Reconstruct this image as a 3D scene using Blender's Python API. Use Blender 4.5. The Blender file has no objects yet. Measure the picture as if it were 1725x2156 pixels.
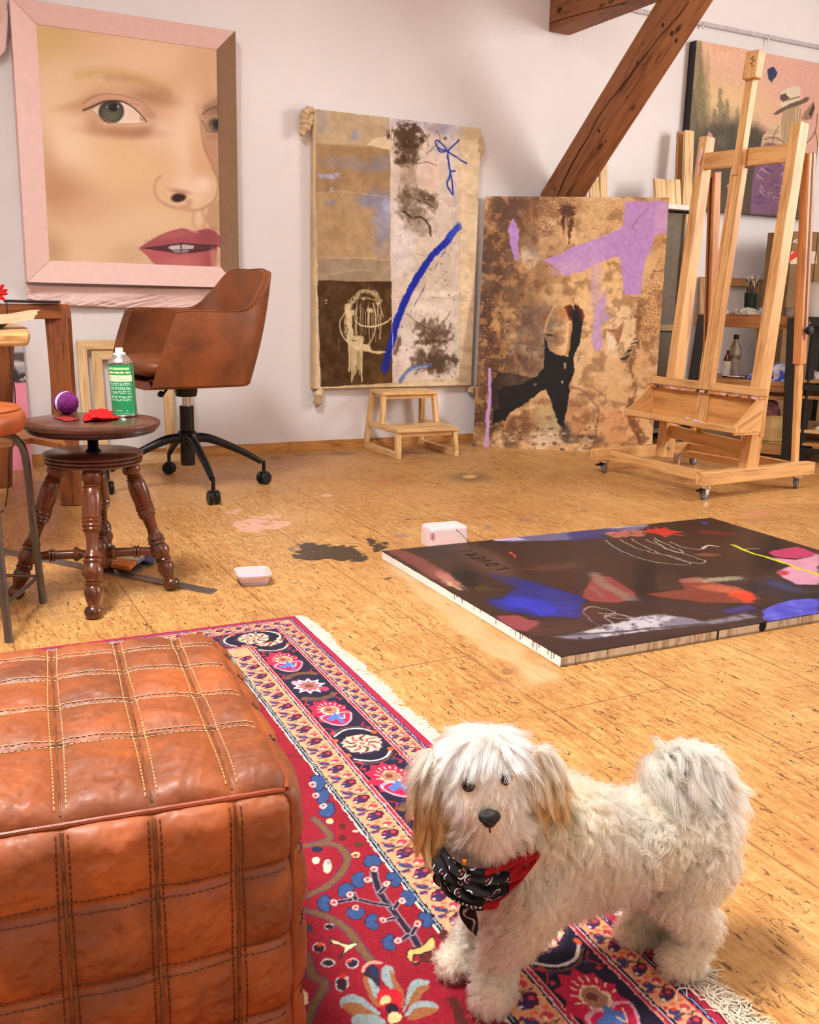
import bpy, bmesh, math, random
import numpy as np
from mathutils import Vector, Matrix
random.seed(7); RNG = np.random.default_rng(7)
SC = bpy.context.scene; COL = SC.collection
PI = math.pi

# ------------------------------------------------------------------ camera model (1725 x 2156)
FPX = 2011.0; CX, CY = 862.5, 1078.0; H = 0.8
def V3(*a): return np.array(a, float)
def nrm(a): a = np.asarray(a, float); return a / np.linalg.norm(a)
UPC = nrm((222.5, 8955, 2011.0))
_f = V3(0, 0, -1); YC = nrm(_f - _f.dot(UPC) * UPC); XC = np.cross(YC, UPC)
EYE = V3(0, 0, H)
def ray(x, y):
    r = V3((x - CX) / FPX, (CY - y) / FPX, -1)
    return V3(r.dot(XC), r.dot(YC), r.dot(UPC))
def F(x, y, z=0.0):                      # point of the photograph lying at height z
    r = ray(x, y); return EYE + r * ((z - H) / r[2])
def PLN(x, y, P0, N):                    # ... lying on a plane
    r = ray(x, y); P0 = np.asarray(P0, float); N = np.asarray(N, float)
    return EYE + r * ((P0 - EYE).dot(N) / r.dot(N))
def D(x, y, Y):                          # ... at depth Y
    r = ray(x, y); return EYE + r * (Y / r[1])
def proj(P):
    q = np.asarray(P, float) - EYE
    c = XC * q[0] + YC * q[1] + UPC * q[2]
    return V3(CX + FPX * c[0] / -c[2], CY - FPX * c[1] / -c[2])
def HT(b, py):                           # height above floor point b that shows at row py
    lo, hi = -.5, 4.
    for _ in range(40):
        m = (lo + hi) / 2
        if proj((b[0], b[1], m))[1] > py: lo = m
        else: hi = m
    return m
_v = ray(4847, 725); WD = nrm((_v[0], _v[1], 0)); WN = V3(WD[1], -WD[0], 0)   # along the back wall / out of it
W0 = F(607, 949); UZ = V3(0, 0, 1)
def W(x, y, o=0.0): return PLN(x, y, W0 + WN * o, WN)
def WS(s, z, o=0.0): return W0 + WD * s + WN * o + UZ * z
def ws(P): q = np.asarray(P) - W0; return q.dot(WD), q[2], q.dot(WN)

# ------------------------------------------------------------------ colour + materials
def lin(c): 
    c = np.asarray(c, float) / 255.0
    return np.where(c <= .04045, c / 12.92, ((c + .055) / 1.055) ** 2.4)
def L4(c): return tuple(lin(c)) + (1.0,)
class NT:
    def __init__(s, name):
        s.m = bpy.data.materials.new(name); s.m.use_nodes = True; s.t = s.m.node_tree; s.t.nodes.clear()
        s.out = s.n('ShaderNodeOutputMaterial'); s.b = s.n('ShaderNodeBsdfPrincipled'); s.l(s.b.outputs[0], s.out.inputs[0])
    def n(s, k, **p):
        x = s.t.nodes.new(k)
        for a, b in p.items(): setattr(x, a, b)
        return x
    def l(s, a, b): s.t.links.new(a, b)
    def val(s, sock, v):
        if hasattr(v, 'is_output') or isinstance(v, bpy.types.NodeSocket): s.l(v, sock)
        else: sock.default_value = v
    def math(s, op, a, b=0.0, c=None, clamp=False):
        x = s.n('ShaderNodeMath', operation=op); x.use_clamp = clamp; s.val(x.inputs[0], a); s.val(x.inputs[1], b)
        if c is not None: s.val(x.inputs[2], c)
        return x.outputs[0]
    def mix(s, f, a, b, mode='MIX'):
        x = s.n('ShaderNodeMix', data_type='RGBA', blend_type=mode)
        s.val(x.inputs[0], f); s.val(x.inputs[6], a if not isinstance(a, tuple) or len(a) == 4 else L4(a)); s.val(x.inputs[7], b if not isinstance(b, tuple) or len(b) == 4 else L4(b))
        return x.outputs[2]
    def attr(s, name): x = s.n('ShaderNodeAttribute', attribute_name=name); return x
    def coord(s, scale=(1, 1, 1), rot=(0, 0, 0), src='Object', vec=None):
        m = s.n('ShaderNodeMapping'); m.inputs['Scale'].default_value = scale; m.inputs['Rotation'].default_value = rot
        if vec is None: vec = s.n('ShaderNodeTexCoord').outputs[src]
        s.l(vec, m.inputs[0]); return m.outputs[0]
    def noise(s, vec, scale=5., detail=4., rough=.5, dist=0.0):
        x = s.n('ShaderNodeTexNoise'); s.l(vec, x.inputs['Vector']); x.inputs['Scale'].default_value = scale
        x.inputs['Detail'].default_value = detail; x.inputs['Roughness'].default_value = rough; x.inputs['Distortion'].default_value = dist
        return x.outputs[0]
    def ramp(s, f, pts):
        x = s.n('ShaderNodeValToRGB'); s.l(f, x.inputs[0]); e = x.color_ramp.elements
        while len(e) < len(pts): e.new(.5)
        for i, (p, c) in enumerate(pts): e[i].position = p; e[i].color = L4(c)
        return x.outputs[0]
    def sstep(s, f, a, b):
        x = s.n('ShaderNodeMapRange', interpolation_type='SMOOTHSTEP'); s.l(f, x.inputs[0]); x.inputs[1].default_value = a; x.inputs[2].default_value = b
        return x.outputs[0]
    def bump(s, h, strength=.3, dist=.005):
        x = s.n('ShaderNodeBump'); x.inputs['Strength'].default_value = strength; x.inputs['Distance'].default_value = dist
        s.l(h, x.inputs['Height']); s.l(x.outputs[0], s.b.inputs['Normal']); return x
    def fin(s, col, rough=.5, spec=.5, metal=0.0, **k):
        s.val(s.b.inputs['Base Color'], col if not isinstance(col, tuple) or len(col) == 4 else L4(col)); s.val(s.b.inputs['Roughness'], rough)
        s.b.inputs['Specular IOR Level'].default_value = spec; s.b.inputs['Metallic'].default_value = metal
        for a, b in k.items(): s.b.inputs[a.replace('_', ' ')].default_value = b
        return s.m
MATS = {}
def plain(c, rough=.5, spec=.5, metal=0., var=.06, scale=30., bump=0., **k):
    key = ('p', c, rough, spec, metal, var, scale, bump, tuple(k.items()))
    if key in MATS: return MATS[key]
    t = NT('surface_%02d' % len(MATS)); v = t.coord(); n = t.noise(v, scale, 3)
    a = tuple(max(0, x * (1 - var)) for x in c); b = tuple(min(255, x * (1 + var)) for x in c)
    if bump: t.bump(n, bump, .002)
    MATS[key] = t.fin(t.ramp(n, [(.3, a), (.7, b)]), rough, spec, metal, **k); return MATS[key]
def wood(c, dark=None, rough=.45, spec=.4, gs=1., knots=0., coat=0.):
    key = ('w', c, dark, rough, spec, gs, knots, coat)
    if key in MATS: return MATS[key]
    dark = dark or tuple(x * .72 for x in c)
    t = NT('wood_%02d' % len(MATS)); g = t.attr('grain').outputs['Vector']
    v = t.coord((3 * gs, 42 * gs, 42 * gs), vec=g); n = t.noise(v, 1.6, 6, .6, .6)
    v2 = t.coord((2, 9, 9), vec=g); n2 = t.noise(v2, 1.3, 3, .5, 1.2)
    f = t.math('ADD', t.math('MULTIPLY', n, .6), t.math('MULTIPLY', n2, .4))
    lt = tuple(min(255, x * 1.08) for x in c)
    col = t.ramp(f, [(.36, dark), (.5, c), (.66, lt)])
    if knots:
        vo = t.n('ShaderNodeTexVoronoi'); t.l(t.coord((5, 9, 9), vec=g), vo.inputs['Vector']); vo.inputs['Scale'].default_value = 1.0
        col = t.mix(t.sstep(t.math('SUBTRACT', .2, vo.outputs['Distance']), .0, .16), col, tuple(x * .35 for x in dark))
    t.bump(n, .15, .001)
    MATS[key] = t.fin(col, rough, spec, 0, Coat_Weight=coat, Coat_Roughness=.15); return MATS[key]
def painted(rough=.6, spec=.2, weave=.0, name='paint', coat=0.):
    key = ('a', rough, spec, weave, coat)
    if key in MATS: return MATS[key]
    t = NT(name + '_%02d' % len(MATS)); a = t.attr('Col')
    if weave: t.bump(t.noise(t.coord(), 420, 2), weave, .0006)
    MATS[key] = t.fin(a.outputs['Color'], rough, spec, 0, Coat_Weight=coat, Coat_Roughness=.12); return MATS[key]

# ------------------------------------------------------------------ objects
ORG = {}
def props(o, label=None, cat=None, group=None, kind=None):
    if label: o['label'] = label
    if cat: o['category'] = cat
    if group: o['group'] = group
    if kind: o['kind'] = kind
    return o
def thing(name, label, cat, loc, group=None):
    o = bpy.data.objects.new(name, None); COL.objects.link(o); o.empty_display_size = .05
    o.location = [float(c) for c in loc]; ORG[o.name] = V3(*o.location); return props(o, label, cat, group)
def link(me, name, mat, parent=None, **p):
    o = bpy.data.objects.new(name, me); COL.objects.link(o)
    if mat is not None: me.materials.append(mat)
    if parent is not None:
        o.parent = parent; ORG[o.name] = ORG[parent.name]
    else: ORG[o.name] = V3(0, 0, 0)
    return props(o, **p)
def mesh_from(name, v, f, smooth=True, sharp=38, g=None, col=None):
    me = bpy.data.meshes.new(name); v = np.asarray(v, float)
    if isinstance(f, np.ndarray):
        n = len(f); k = f.shape[1]
        me.vertices.add(len(v)); me.vertices.foreach_set('co', v.ravel()); me.loops.add(n * k); me.loops.foreach_set('vertex_index', f.ravel().astype(np.int32))
        me.polygons.add(n); me.polygons.foreach_set('loop_start', np.arange(0, n * k, k, dtype=np.int32)); me.polygons.foreach_set('loop_total', np.full(n, k, dtype=np.int32))
        me.update(calc_edges=True)
    else: me.from_pydata([tuple(x) for x in v], [], f)
    if smooth:
        me.shade_smooth()
        if sharp and len(v) < 60000: me.set_sharp_from_angle(angle=math.radians(sharp))
    if g is not None:
        a = me.attributes.new('grain', 'FLOAT_VECTOR', 'POINT'); a.data.foreach_set('vector', np.asarray(g, np.float32).ravel())
    if col is not None:
        a = me.attributes.new('Col', 'FLOAT_COLOR', 'POINT'); c = np.ones((len(v), 4), np.float32); c[:, :col.shape[1]] = col; a.data.foreach_set('color', c.ravel())
    return me
def rotm(axis, ang):
    axis = nrm(axis); return np.array(Matrix.Rotation(ang, 3, Vector(axis)))
def frame(d, hint=(0, 0, 1)):
    d = nrm(d); h = np.asarray(hint, float)
    if abs(d.dot(nrm(h))) > .98: h = V3(1, .1, 0)
    s = nrm(np.cross(d, h)); u = np.cross(s, d); return d, s, u
class MB:
    def __init__(s): s.v = []; s.f = []; s.g = []
    def add(s, v, f, g=None):
        o = len(s.v); s.v.extend([tuple(x) for x in v]); s.f.extend([tuple(i + o for i in q) for q in f])
        s.g.extend([tuple(x) for x in (v if g is None else g)]); return s
    def beam(s, p0, p1, w, t, hint=(0, 0, 1), w1=None, t1=None):      # w along the side, t along the hint
        p0 = np.asarray(p0, float); p1 = np.asarray(p1, float); d, sd, u = frame(p1 - p0, hint); Ln = np.linalg.norm(p1 - p0)
        v = []; g = []; r = random.uniform(0, 50)
        for (P, x, ww, tt) in ((p0, 0, w, t), (p1, Ln, w1 or w, t1 or t)):
            for a, b in ((-1, -1), (1, -1), (1, 1), (-1, 1)):
                v.append(P + sd * a * ww / 2 + u * b * tt / 2); g.append((x + r, a * ww / 2 + r, b * tt / 2))
        return s.add(v, [(0, 3, 2, 1), (4, 5, 6, 7), (0, 1, 5, 4), (1, 2, 6, 5), (2, 3, 7, 6), (3, 0, 4, 7)], g)
    def box(s, c, sz, ex=(1, 0, 0), ez=(0, 0, 1)):
        c = np.asarray(c, float); ex = nrm(ex); k = np.asarray(sz, float)
        ez = nrm(ez); ey = np.cross(ez, ex)
        ax = [ex, ey, ez]; i = int(np.argmax(k)); j = (i + 1) % 3; l = (i + 2) % 3
        return s.beam(c - ax[i] * k[i] / 2, c + ax[i] * k[i] / 2, k[j] if abs(np.cross(ax[i], ax[l]).dot(ax[j])) > .5 else k[l], k[l], ax[l])
    def prism(s, pts, off):                  # planar polygon of 3-D points pushed along off
        pts = [np.asarray(p, float) for p in pts]; off = np.asarray(off, float); n = len(pts); r = random.uniform(0, 50)
        d = nrm(pts[1] - pts[0]); v = pts + [p + off for p in pts]; nn = np.zeros(3)
        for i in range(n): nn += np.cross(pts[i], pts[(i + 1) % n])
        fl = nn.dot(off) > 0
        f = [tuple(range(n))[::-1] if fl else tuple(range(n)), tuple(range(n, 2 * n)) if fl else tuple(range(n, 2 * n))[::-1]]
        for i in range(n):
            q = (i, (i + 1) % n, (i + 1) % n + n, i + n); f.append(q if fl else q[::-1])
        o = nrm(off); e2 = np.cross(o, d); g = [(p.dot(d) + r, p.dot(e2), p.dot(o)) for p in v]
        return s.add(v, f, g)
    def lathe(s, prof, base=(0, 0, 0), axis=(0, 0, 1), seg=32, cap=True):
        d, a, b = frame(axis); base = np.asarray(base, float); v = []; f = []; g = []; m = len(prof)
        for r, z in prof:
            for i in range(seg):
                t = 2 * PI * i / seg; v.append(base + d * z + (a * math.cos(t) + b * math.sin(t)) * max(r, 1e-5)); g.append((z, math.cos(t) * r, math.sin(t) * r))
        for k in range(m - 1):
            for i in range(seg):
                j = (i + 1) % seg; f.append((k * seg + i, (k + 1) * seg + i, (k + 1) * seg + j, k * seg + j))
        if cap:
            f.append(tuple(range(seg))); f.append(tuple((m - 1) * seg + i for i in range(seg))[::-1])
        return s.add(v, f, g)
    def tube(s, pts, r, seg=8, cap=True):
        P = [np.asarray(p, float) for p in pts]; n = len(P); rr = [r] * n if np.isscalar(r) else list(r)
        v = []; f = []; g = []; ln = 0; u = None
        for k in range(n):
            t = nrm(P[min(k + 1, n - 1)] - P[max(k - 1, 0)])
            if u is None: _, u, _ = frame(t)
            u = nrm(u - t * u.dot(t)); w = np.cross(t, u)
            if k: ln += np.linalg.norm(P[k] - P[k - 1])
            for i in range(seg):
                a = 2 * PI * i / seg; v.append(P[k] + (u * math.cos(a) + w * math.sin(a)) * rr[k]); g.append((ln, math.cos(a) * rr[k], math.sin(a) * rr[k]))
        for k in range(n - 1):
            for i in range(seg):
                j = (i + 1) % seg; f.append((k * seg + i, k * seg + j, (k + 1) * seg + j, (k + 1) * seg + i))
        if cap: f.append(tuple(range(seg))[::-1]); f.append(tuple((n - 1) * seg + i for i in range(seg)))
        return s.add(v, f, g)
    def ball(s, c, r, ex=(1, 0, 0), ey=(0, 1, 0), ez=(0, 0, 1), nu=20, nv=12):
        c = np.asarray(c, float); r = (r, r, r) if np.isscalar(r) else r; ex, ey, ez = nrm(ex), nrm(ey), nrm(ez); v = []; f = []
        for k in range(nv + 1):
            ph = PI * k / nv
            for i in range(nu):
                t = 2 * PI * i / nu; v.append(c + ex * r[0] * math.sin(ph) * math.cos(t) + ey * r[1] * math.sin(ph) * math.sin(t) + ez * r[2] * math.cos(ph))
        for k in range(nv):
            for i in range(nu):
                j = (i + 1) % nu; f.append((k * nu + i, (k + 1) * nu + i, (k + 1) * nu + j, k * nu + j))
        return s.add(v, f)
    def build(s, name, mat, parent=None, bevel=0., smooth=True, sharp=38, **p):
        o0 = ORG[parent.name] if parent is not None else V3(0, 0, 0)
        me = mesh_from(name, np.array(s.v) - o0, s.f, smooth, sharp, s.g); o = link(me, name, mat, parent, **p)
        if bevel:
            b = o.modifiers.new('b', 'BEVEL'); b.width = bevel; b.segments = 2; b.limit_method = 'ANGLE'; b.angle_limit = math.radians(40)
        return o
def grid_obj(name, P, mat, parent=None, col=None, closed_u=False, smooth=True, sharp=0, thick=0., flip=False, **p):
    """P[nv, nu, 3] -> one quad mesh"""
    nv, nu = P.shape[:2]; o0 = ORG[parent.name] if parent is not None else V3(0, 0, 0)
    idx = np.arange(nv * nu).reshape(nv, nu)
    if closed_u: idx = np.hstack([idx, idx[:, :1]])
    a, b, c, d = idx[:-1, :-1].ravel(), idx[:-1, 1:].ravel(), idx[1:, 1:].ravel(), idx[1:, :-1].ravel()
    f = np.stack([a, b, c, d] if flip else [a, d, c, b], 1)
    Q = P.reshape(-1, 3) - o0
    me = mesh_from(name, Q, f, smooth, sharp, g=Q, col=None if col is None else np.clip(col, 0, 1.5).reshape(nv * nu, -1))
    o = link(me, name, mat, parent, **p)
    if thick:
        m = o.modifiers.new('t', 'SOLIDIFY'); m.thickness = thick; m.offset = 0
    return o
def catmull(pts, n=8, closed=False):
    P = [np.asarray(p, float) for p in pts]; out = []; N = len(P)
    for i in range(N if closed else N - 1):
        p0 = P[(i - 1) % N] if closed or i else P[0]; p1 = P[i]; p2 = P[(i + 1) % N]; p3 = P[(i + 2) % N] if closed or i < N - 2 else P[-1]
        for k in range(n):
            t = k / n; out.append(.5 * (2 * p1 + (p2 - p0) * t + (2 * p0 - 5 * p1 + 4 * p2 - p3) * t * t + (3 * p1 - p0 - 3 * p2 + p3) * t ** 3))
    if not closed: out.append(P[-1])
    return out

# ------------------------------------------------------------------ picture painter (vertex colours on a fine grid)
def vnoise(X, Y, seed=0):
    xi = np.floor(X).astype(np.int64); yi = np.floor(Y).astype(np.int64); fx = X - xi; fy = Y - yi; fx = fx * fx * (3 - 2 * fx); fy = fy * fy * (3 - 2 * fy)
    def h(a, b):
        n = (a * 374761393 + b * 668265263 + seed * 1442695041) & 0xffffffff; n = ((n ^ (n >> 13)) * 1274126177) & 0xffffffff
        return ((n ^ (n >> 16)) & 0xffff) / 65535.0
    return (h(xi, yi) * (1 - fx) + h(xi + 1, yi) * fx) * (1 - fy) + (h(xi, yi + 1) * (1 - fx) + h(xi + 1, yi + 1) * fx) * fy
def fbm(X, Y, seed=0, o=4):
    s = 0; a = .5; t = 0
    for k in range(o): s = s + a * vnoise(X * 2 ** k, Y * 2 ** k, seed + k * 17); t += a; a *= .55
    return s / t
def worley(X, Y, seed=0):
    xi = np.floor(X).astype(np.int64); yi = np.floor(Y).astype(np.int64); d1 = np.full(X.shape, 9.); d2 = np.full(X.shape, 9.)
    for i in (-1, 0, 1):
        for j in (-1, 0, 1):
            a, b = xi + i, yi + j
            n = (a * 374761393 + b * 668265263 + seed * 1442695041) & 0xffffffff; n = ((n ^ (n >> 13)) * 1274126177) & 0xffffffff; n = n ^ (n >> 16)
            px = a + (n & 0x3ff) / 1023.; py = b + ((n >> 10) & 0x3ff) / 1023.; d = np.hypot(X - px, Y - py)
            d2 = np.minimum(d2, np.maximum(d1, d)); d1 = np.minimum(d1, d)
    return d1, d2
def sst(x, a, b): t = np.clip((x - a) / (b - a + 1e-12), 0, 1); return t * t * (3 - 2 * t)
class Pic:
    def __init__(s, O, eu, ev, w, h, res, base=(200, 200, 200)):
        s.O = np.asarray(O, float); s.eu = nrm(eu); s.ev = nrm(ev); s.N = np.cross(s.eu, s.ev); s.w = w; s.h = h
        s.nu = int(w / res) + 2; s.nv = int(h / res) + 2
        s.u = np.linspace(0, w, s.nu); s.v = np.linspace(0, h, s.nv); s.U, s.V = np.meshgrid(s.u, s.v)
        s.C = np.zeros((s.nv, s.nu, 3)) + np.array(base, float); s.A = None; s.K = None; s.ek = 1.; s.fk = 1.; s.sk = 1.
    def q(s, x, y):
        if s.K: x, y = s.K(x, y)
        P = PLN(x, y, s.O, s.N) - s.O; return V3(P.dot(s.eu), P.dot(s.ev))
    def J(s, x, y, d=2.):
        c = s.q(x, y); a = (s.q(x + d, y) - c) / d; b = (s.q(x, y + d) - c) / d; M = np.array([a, b]).T
        return c, M, math.sqrt(abs(np.linalg.det(M)))
    def sub(s, lo, hi):
        i0 = max(0, int(np.searchsorted(s.u, lo[0])) - 1); i1 = min(s.nu, int(np.searchsorted(s.u, hi[0])) + 1)
        j0 = max(0, int(np.searchsorted(s.v, lo[1])) - 1); j1 = min(s.nv, int(np.searchsorted(s.v, hi[1])) + 1)
        return slice(j0, max(j1, j0)), slice(i0, max(i1, i0))
    def put(s, sl, m, col, mode='n'):
        m = m[..., None]; c = np.array(col, float) if not isinstance(col, np.ndarray) else col; B = s.C[sl]
        s.C[sl] = B * (1 - m) + m * (c if mode == 'n' else B * c / 255.)
        if s.A is not None: s.A[sl] = np.maximum(s.A[sl], m[..., 0])
    def all(s, m, col, mode='n'): s.put((slice(None), slice(None)), m, col, mode)
    def n(s, fx, fy, seed, o=4, sl=None):
        U, Vv = (s.U, s.V) if sl is None else (s.U[sl], s.V[sl]); return fbm(U * fx + 31, Vv * fy + 17, seed, o)
    def ell(s, x, y, rx, ry, col, op=1., soft=.5, ang=0., mode='n', ns=0., nf=60., seed=1):
        c, M, sc = s.J(x, y); R = max(rx, ry) * (1 + soft) * max(np.linalg.norm(M[:, 0]), np.linalg.norm(M[:, 1])) * 1.3
        sl = s.sub(c - R, c + R)
        if s.U[sl].size == 0: return
        Mi = np.linalg.inv(M); du = s.U[sl] - c[0]; dv = s.V[sl] - c[1]; X = Mi[0, 0] * du + Mi[0, 1] * dv; Y = Mi[1, 0] * du + Mi[1, 1] * dv
        a = math.radians(ang); X, Y = X * math.cos(a) + Y * math.sin(a), -X * math.sin(a) + Y * math.cos(a)
        d = np.hypot(X / rx, Y / ry)
        if ns: d = d + s.ek * ns * (s.n(nf * s.fk, nf * s.fk, seed, 4, sl) - .5)
        soft *= s.sk; s.put(sl, op * sst(-d, -(1 + soft), -(1 - soft)), col, mode)
    def warp(s, amp, f, seed=1, o=3, fy=None, ay=None, mask=None):
        fy = fy or f; ay = amp if ay is None else ay; dx = (s.n(f, fy, seed, o) - .5) * 2 * amp; dy = (s.n(f, fy, seed + 50, o) - .5) * 2 * ay
        if mask is not None: dx = dx * mask; dy = dy * mask
        du = s.w / (s.nu - 1); dv = s.h / (s.nv - 1); I, J_ = np.meshgrid(np.arange(s.nu), np.arange(s.nv)); x = np.clip(I + dx / du, 0, s.nu - 1.001); y = np.clip(J_ + dy / dv, 0, s.nv - 1.001); xi = x.astype(int); yi = y.astype(int); fx = (x - xi)[..., None]; fy_ = (y - yi)[..., None]; C = s.C
        s.C = (C[yi, xi] * (1 - fx) + C[yi, np.minimum(xi + 1, s.nu - 1)] * fx) * (1 - fy_) + (C[np.minimum(yi + 1, s.nv - 1), xi] * (1 - fx) + C[np.minimum(yi + 1, s.nv - 1), np.minimum(xi + 1, s.nu - 1)] * fx) * fy_
    def seg(s, P, sl):
        X, Y = s.U[sl], s.V[sl]; d = np.full(X.shape, 1e9); tt = np.zeros(X.shape); n = len(P) - 1
        for i in range(n):
            a, b = P[i], P[i + 1]; e = b - a; t = np.clip(((X - a[0]) * e[0] + (Y - a[1]) * e[1]) / (e.dot(e) + 1e-12), 0, 1)
            q = np.hypot(X - a[0] - e[0] * t, Y - a[1] - e[1] * t); k = q < d; d = np.where(k, q, d); tt = np.where(k, (i + t) / n, tt)
        return d, tt
    def line(s, pts, w, col, op=1., soft=.3, w1=None, ns=0., nf=80., seed=1, dry=0., cm=True, mode='n'):
        if cm and len(pts) > 2: pts = [tuple(p) for p in catmull([V3(p[0], p[1], 0) for p in pts], 5)]
        sc = s.J(pts[len(pts) // 2][0], pts[len(pts) // 2][1])[2]; P = np.array([s.q(p[0], p[1]) for p in pts]); r = w * sc / 2; r1 = (w1 if w1 is not None else w) * sc / 2
        R = max(r, r1) * (1 + soft) + ns * max(r, r1) + 1e-4; sl = s.sub(P.min(0) - R, P.max(0) + R)
        if s.U[sl].size == 0: return
        d, t = s.seg(P, sl); rr = r + (r1 - r) * t
        if ns: d = d + ns * rr * (s.n(nf, nf, seed, 3, sl) - .5) * 2
        m = op * sst(-d / np.maximum(rr, 1e-6), -(1 + soft), -(1 - soft))
        if dry: m = m * sst(s.n(nf * 2.5, nf * 2.5, seed + 5, 3, sl), dry - .12, dry + .05)
        s.put(sl, m, col, mode)
    def poly(s, pts, col, op=1., soft=1., ns=0., nf=40., seed=1, cm=False, mode='n', tex=None, dry=0.):
        if cm: pts = [tuple(p) for p in catmull([V3(p[0], p[1], 0) for p in pts], 5, True)]
        mx = sum(p[0] for p in pts) / len(pts); my = sum(p[1] for p in pts) / len(pts); sc = s.J(mx, my)[2]
        P = [s.q(p[0], p[1]) for p in pts]; P.append(P[0]); A = np.array(P); so = soft * sc; am = ns * sc; sl = s.sub(A.min(0) - so - am, A.max(0) + so + am)
        if s.U[sl].size == 0: return
        X, Y = s.U[sl], s.V[sl]; d, _ = s.seg(A, sl); ins = np.zeros(X.shape, bool)
        for i in range(len(A) - 1):
            (x0, y0), (x1, y1) = A[i], A[i + 1]
            if y0 == y1: continue
            c = ((y0 > Y) != (y1 > Y)) & (X < (x1 - x0) * (Y - y0) / (y1 - y0) + x0); ins ^= c
        d = np.where(ins, -d, d)
        if ns: d = d + am * (s.n(nf, nf, seed, 4, sl) - .5) * 2
        m = op * sst(-d, -so, so)
        if dry: m = m * sst(s.n(nf * 3, nf * 3, seed + 9, 3, sl), dry - .12, dry + .06)
        if tex is not None: col = np.array(col, float) + tex * (s.n(nf * 1.5, nf * 1.5, seed + 3, 4, sl)[..., None] - .5) * 2
        s.put(sl, m, col, mode)
    def obj(s, name, mat, parent=None, bow=None, **p):
        P = s.O + s.U[..., None] * s.eu + s.V[..., None] * s.ev
        if bow is not None: P = P + bow[..., None] * s.N
        col = lin(np.clip(s.C, 0, 255))
        if s.A is not None: col = np.concatenate([col, s.A[..., None]], 2)
        return grid_obj(name, P, mat, parent, col, flip=(np.cross(s.eu, s.ev).dot(EYE - s.O) > 0), **p)
def sliver(n): pass
# ================================================================== ROOM
def wallmat():
    t = NT('limewash'); v = t.coord(); n = t.noise(v, 1.1, 4, .55); f = t.noise(v, 60, 3)
    sp = t.n('ShaderNodeTexVoronoi'); t.l(t.coord((9, 9, 9)), sp.inputs['Vector'])
    c = t.ramp(n, [(.35, (234, 228, 228)), (.65, (242, 237, 237))])
    c = t.mix(t.math('MULTIPLY', t.sstep(t.math('SUBTRACT', .045, sp.outputs['Distance']), 0, .03), .55), c, (150, 132, 122))
    t.bump(f, .08, .002); return t.fin(c, .85, .2)
WALL = wallmat()
S0, S1, DF, HC = -2.35, 4.3, 6.3, 3.5
def slab(name, pts, off, mat): MB().prism(pts, off).build(name, mat, smooth=False, kind='structure')
slab('wall_back', [WS(S0 - .1, 0), WS(S1 + .1, 0), WS(S1 + .1, HC), WS(S0 - .1, HC)], -WN * .12, WALL)
slab('wall_left', [WS(S0, 0, 0), WS(S0, 0, DF), WS(S0, HC, DF), WS(S0, HC, 0)], -WD * .12, WALL)
slab('wall_right', [WS(S1, 0, 0), WS(S1, 0, DF), WS(S1, HC, DF), WS(S1, HC, 0)], WD * .12, WALL)
slab('wall_front', [WS(S0, 0, DF), WS(S1, 0, DF), WS(S1, HC, DF), WS(S0, HC, DF)], WN * .12, WALL)
slab('ceiling', [WS(S0, HC, 0), WS(S1, HC, 0), WS(S1, HC, DF), WS(S0, HC, DF)], UZ * .12, WALL)

# floor: oriented strand board, seams every 0.309 m, paint stains
fl = Pic(WS(-1.95, 0, 0), WD, WN, 4.35, 4.45, .0062); fl.A = np.zeros_like(fl.U)
fl.u = np.concatenate([[S0 + 1.95], fl.u, [S1 + 1.95]]); fl.v = np.concatenate([fl.v, [DF]]); fl.U, fl.V = np.meshgrid(fl.u, fl.v)
fl.C = np.zeros(fl.U.shape + (3,)) + V3(200, 150, 90); fl.A = np.zeros(fl.U.shape)
BK = (34, 28, 26); PK = (238, 178, 172)
def c6(x, y): return (450 + x / 2.875, 920 + y / 2.875)
fl.poly([c6(*p) for p in [(505, 650), (560, 640), (640, 650), (760, 655), (860, 665), (880, 690), (935, 735), (925, 755), (780, 752), (600, 748), (490, 738), (500, 690)]], (44, 38, 33), .95, 1, ns=12, nf=40, dry=.2)
fl.poly([c6(*p) for p in [(905, 620), (950, 610), (985, 625), (975, 650), (1040, 632), (1065, 645), (1050, 670), (1000, 695), (955, 700), (960, 668), (920, 645)]], BK, .95, 1, ns=5, nf=50, dry=.3)
fl.poly([c6(*p) for p in [(440, 675), (500, 660), (500, 690), (455, 695)]], (60, 70, 90), .8, 1, ns=4, nf=50, dry=.4)
fl.line([c6(505, 655), c6(510, 640), c6(600, 640), c6(880, 645)], 3, (50, 42, 36), .8, .5, dry=.4)
fl.poly([c6(*p) for p in [(1025, 858), (1080, 845), (1080, 858), (1035, 868)]], BK, .9, 1, ns=3)
fl.poly([c6(*p) for p in [(120, 515), (250, 480), (400, 470), (410, 488), (340, 500), (470, 515), (455, 545), (330, 560), (290, 585), (160, 570)]], PK, .8, 1.5, ns=9, nf=22, dry=.38)
fl.poly([c6(*p) for p in [(90, 455), (130, 435), (205, 438), (150, 462), (110, 470)]], PK, .7, 1.5, ns=6, nf=25, dry=.4)
fl.ell(*c6(685, 353), 11, 4, (225, 195, 180), .8); fl.ell(*c6(1540, 245), 52, 11, (66, 52, 46), .75, .8, ns=.3); fl.ell(*c6(1550, 240), 15, 4, (222, 170, 105), 1., .4)
fl.poly([c6(*p) for p in [(970, 278), (1010, 266), (1080, 264), (1078, 274), (1000, 284)]], (200, 95, 90), .8, 1, ns=3)
fl.ell(*c6(370, 128), 16, 4.5, (80, 68, 62), .7, .6, ns=.4); fl.ell(*c6(770, 100), 34, 4, (66, 58, 62), .7, .6, ns=.6); fl.ell(*c6(530, 108), 14, 3, (64, 66, 92), .6, .6, ns=.5)
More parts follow.
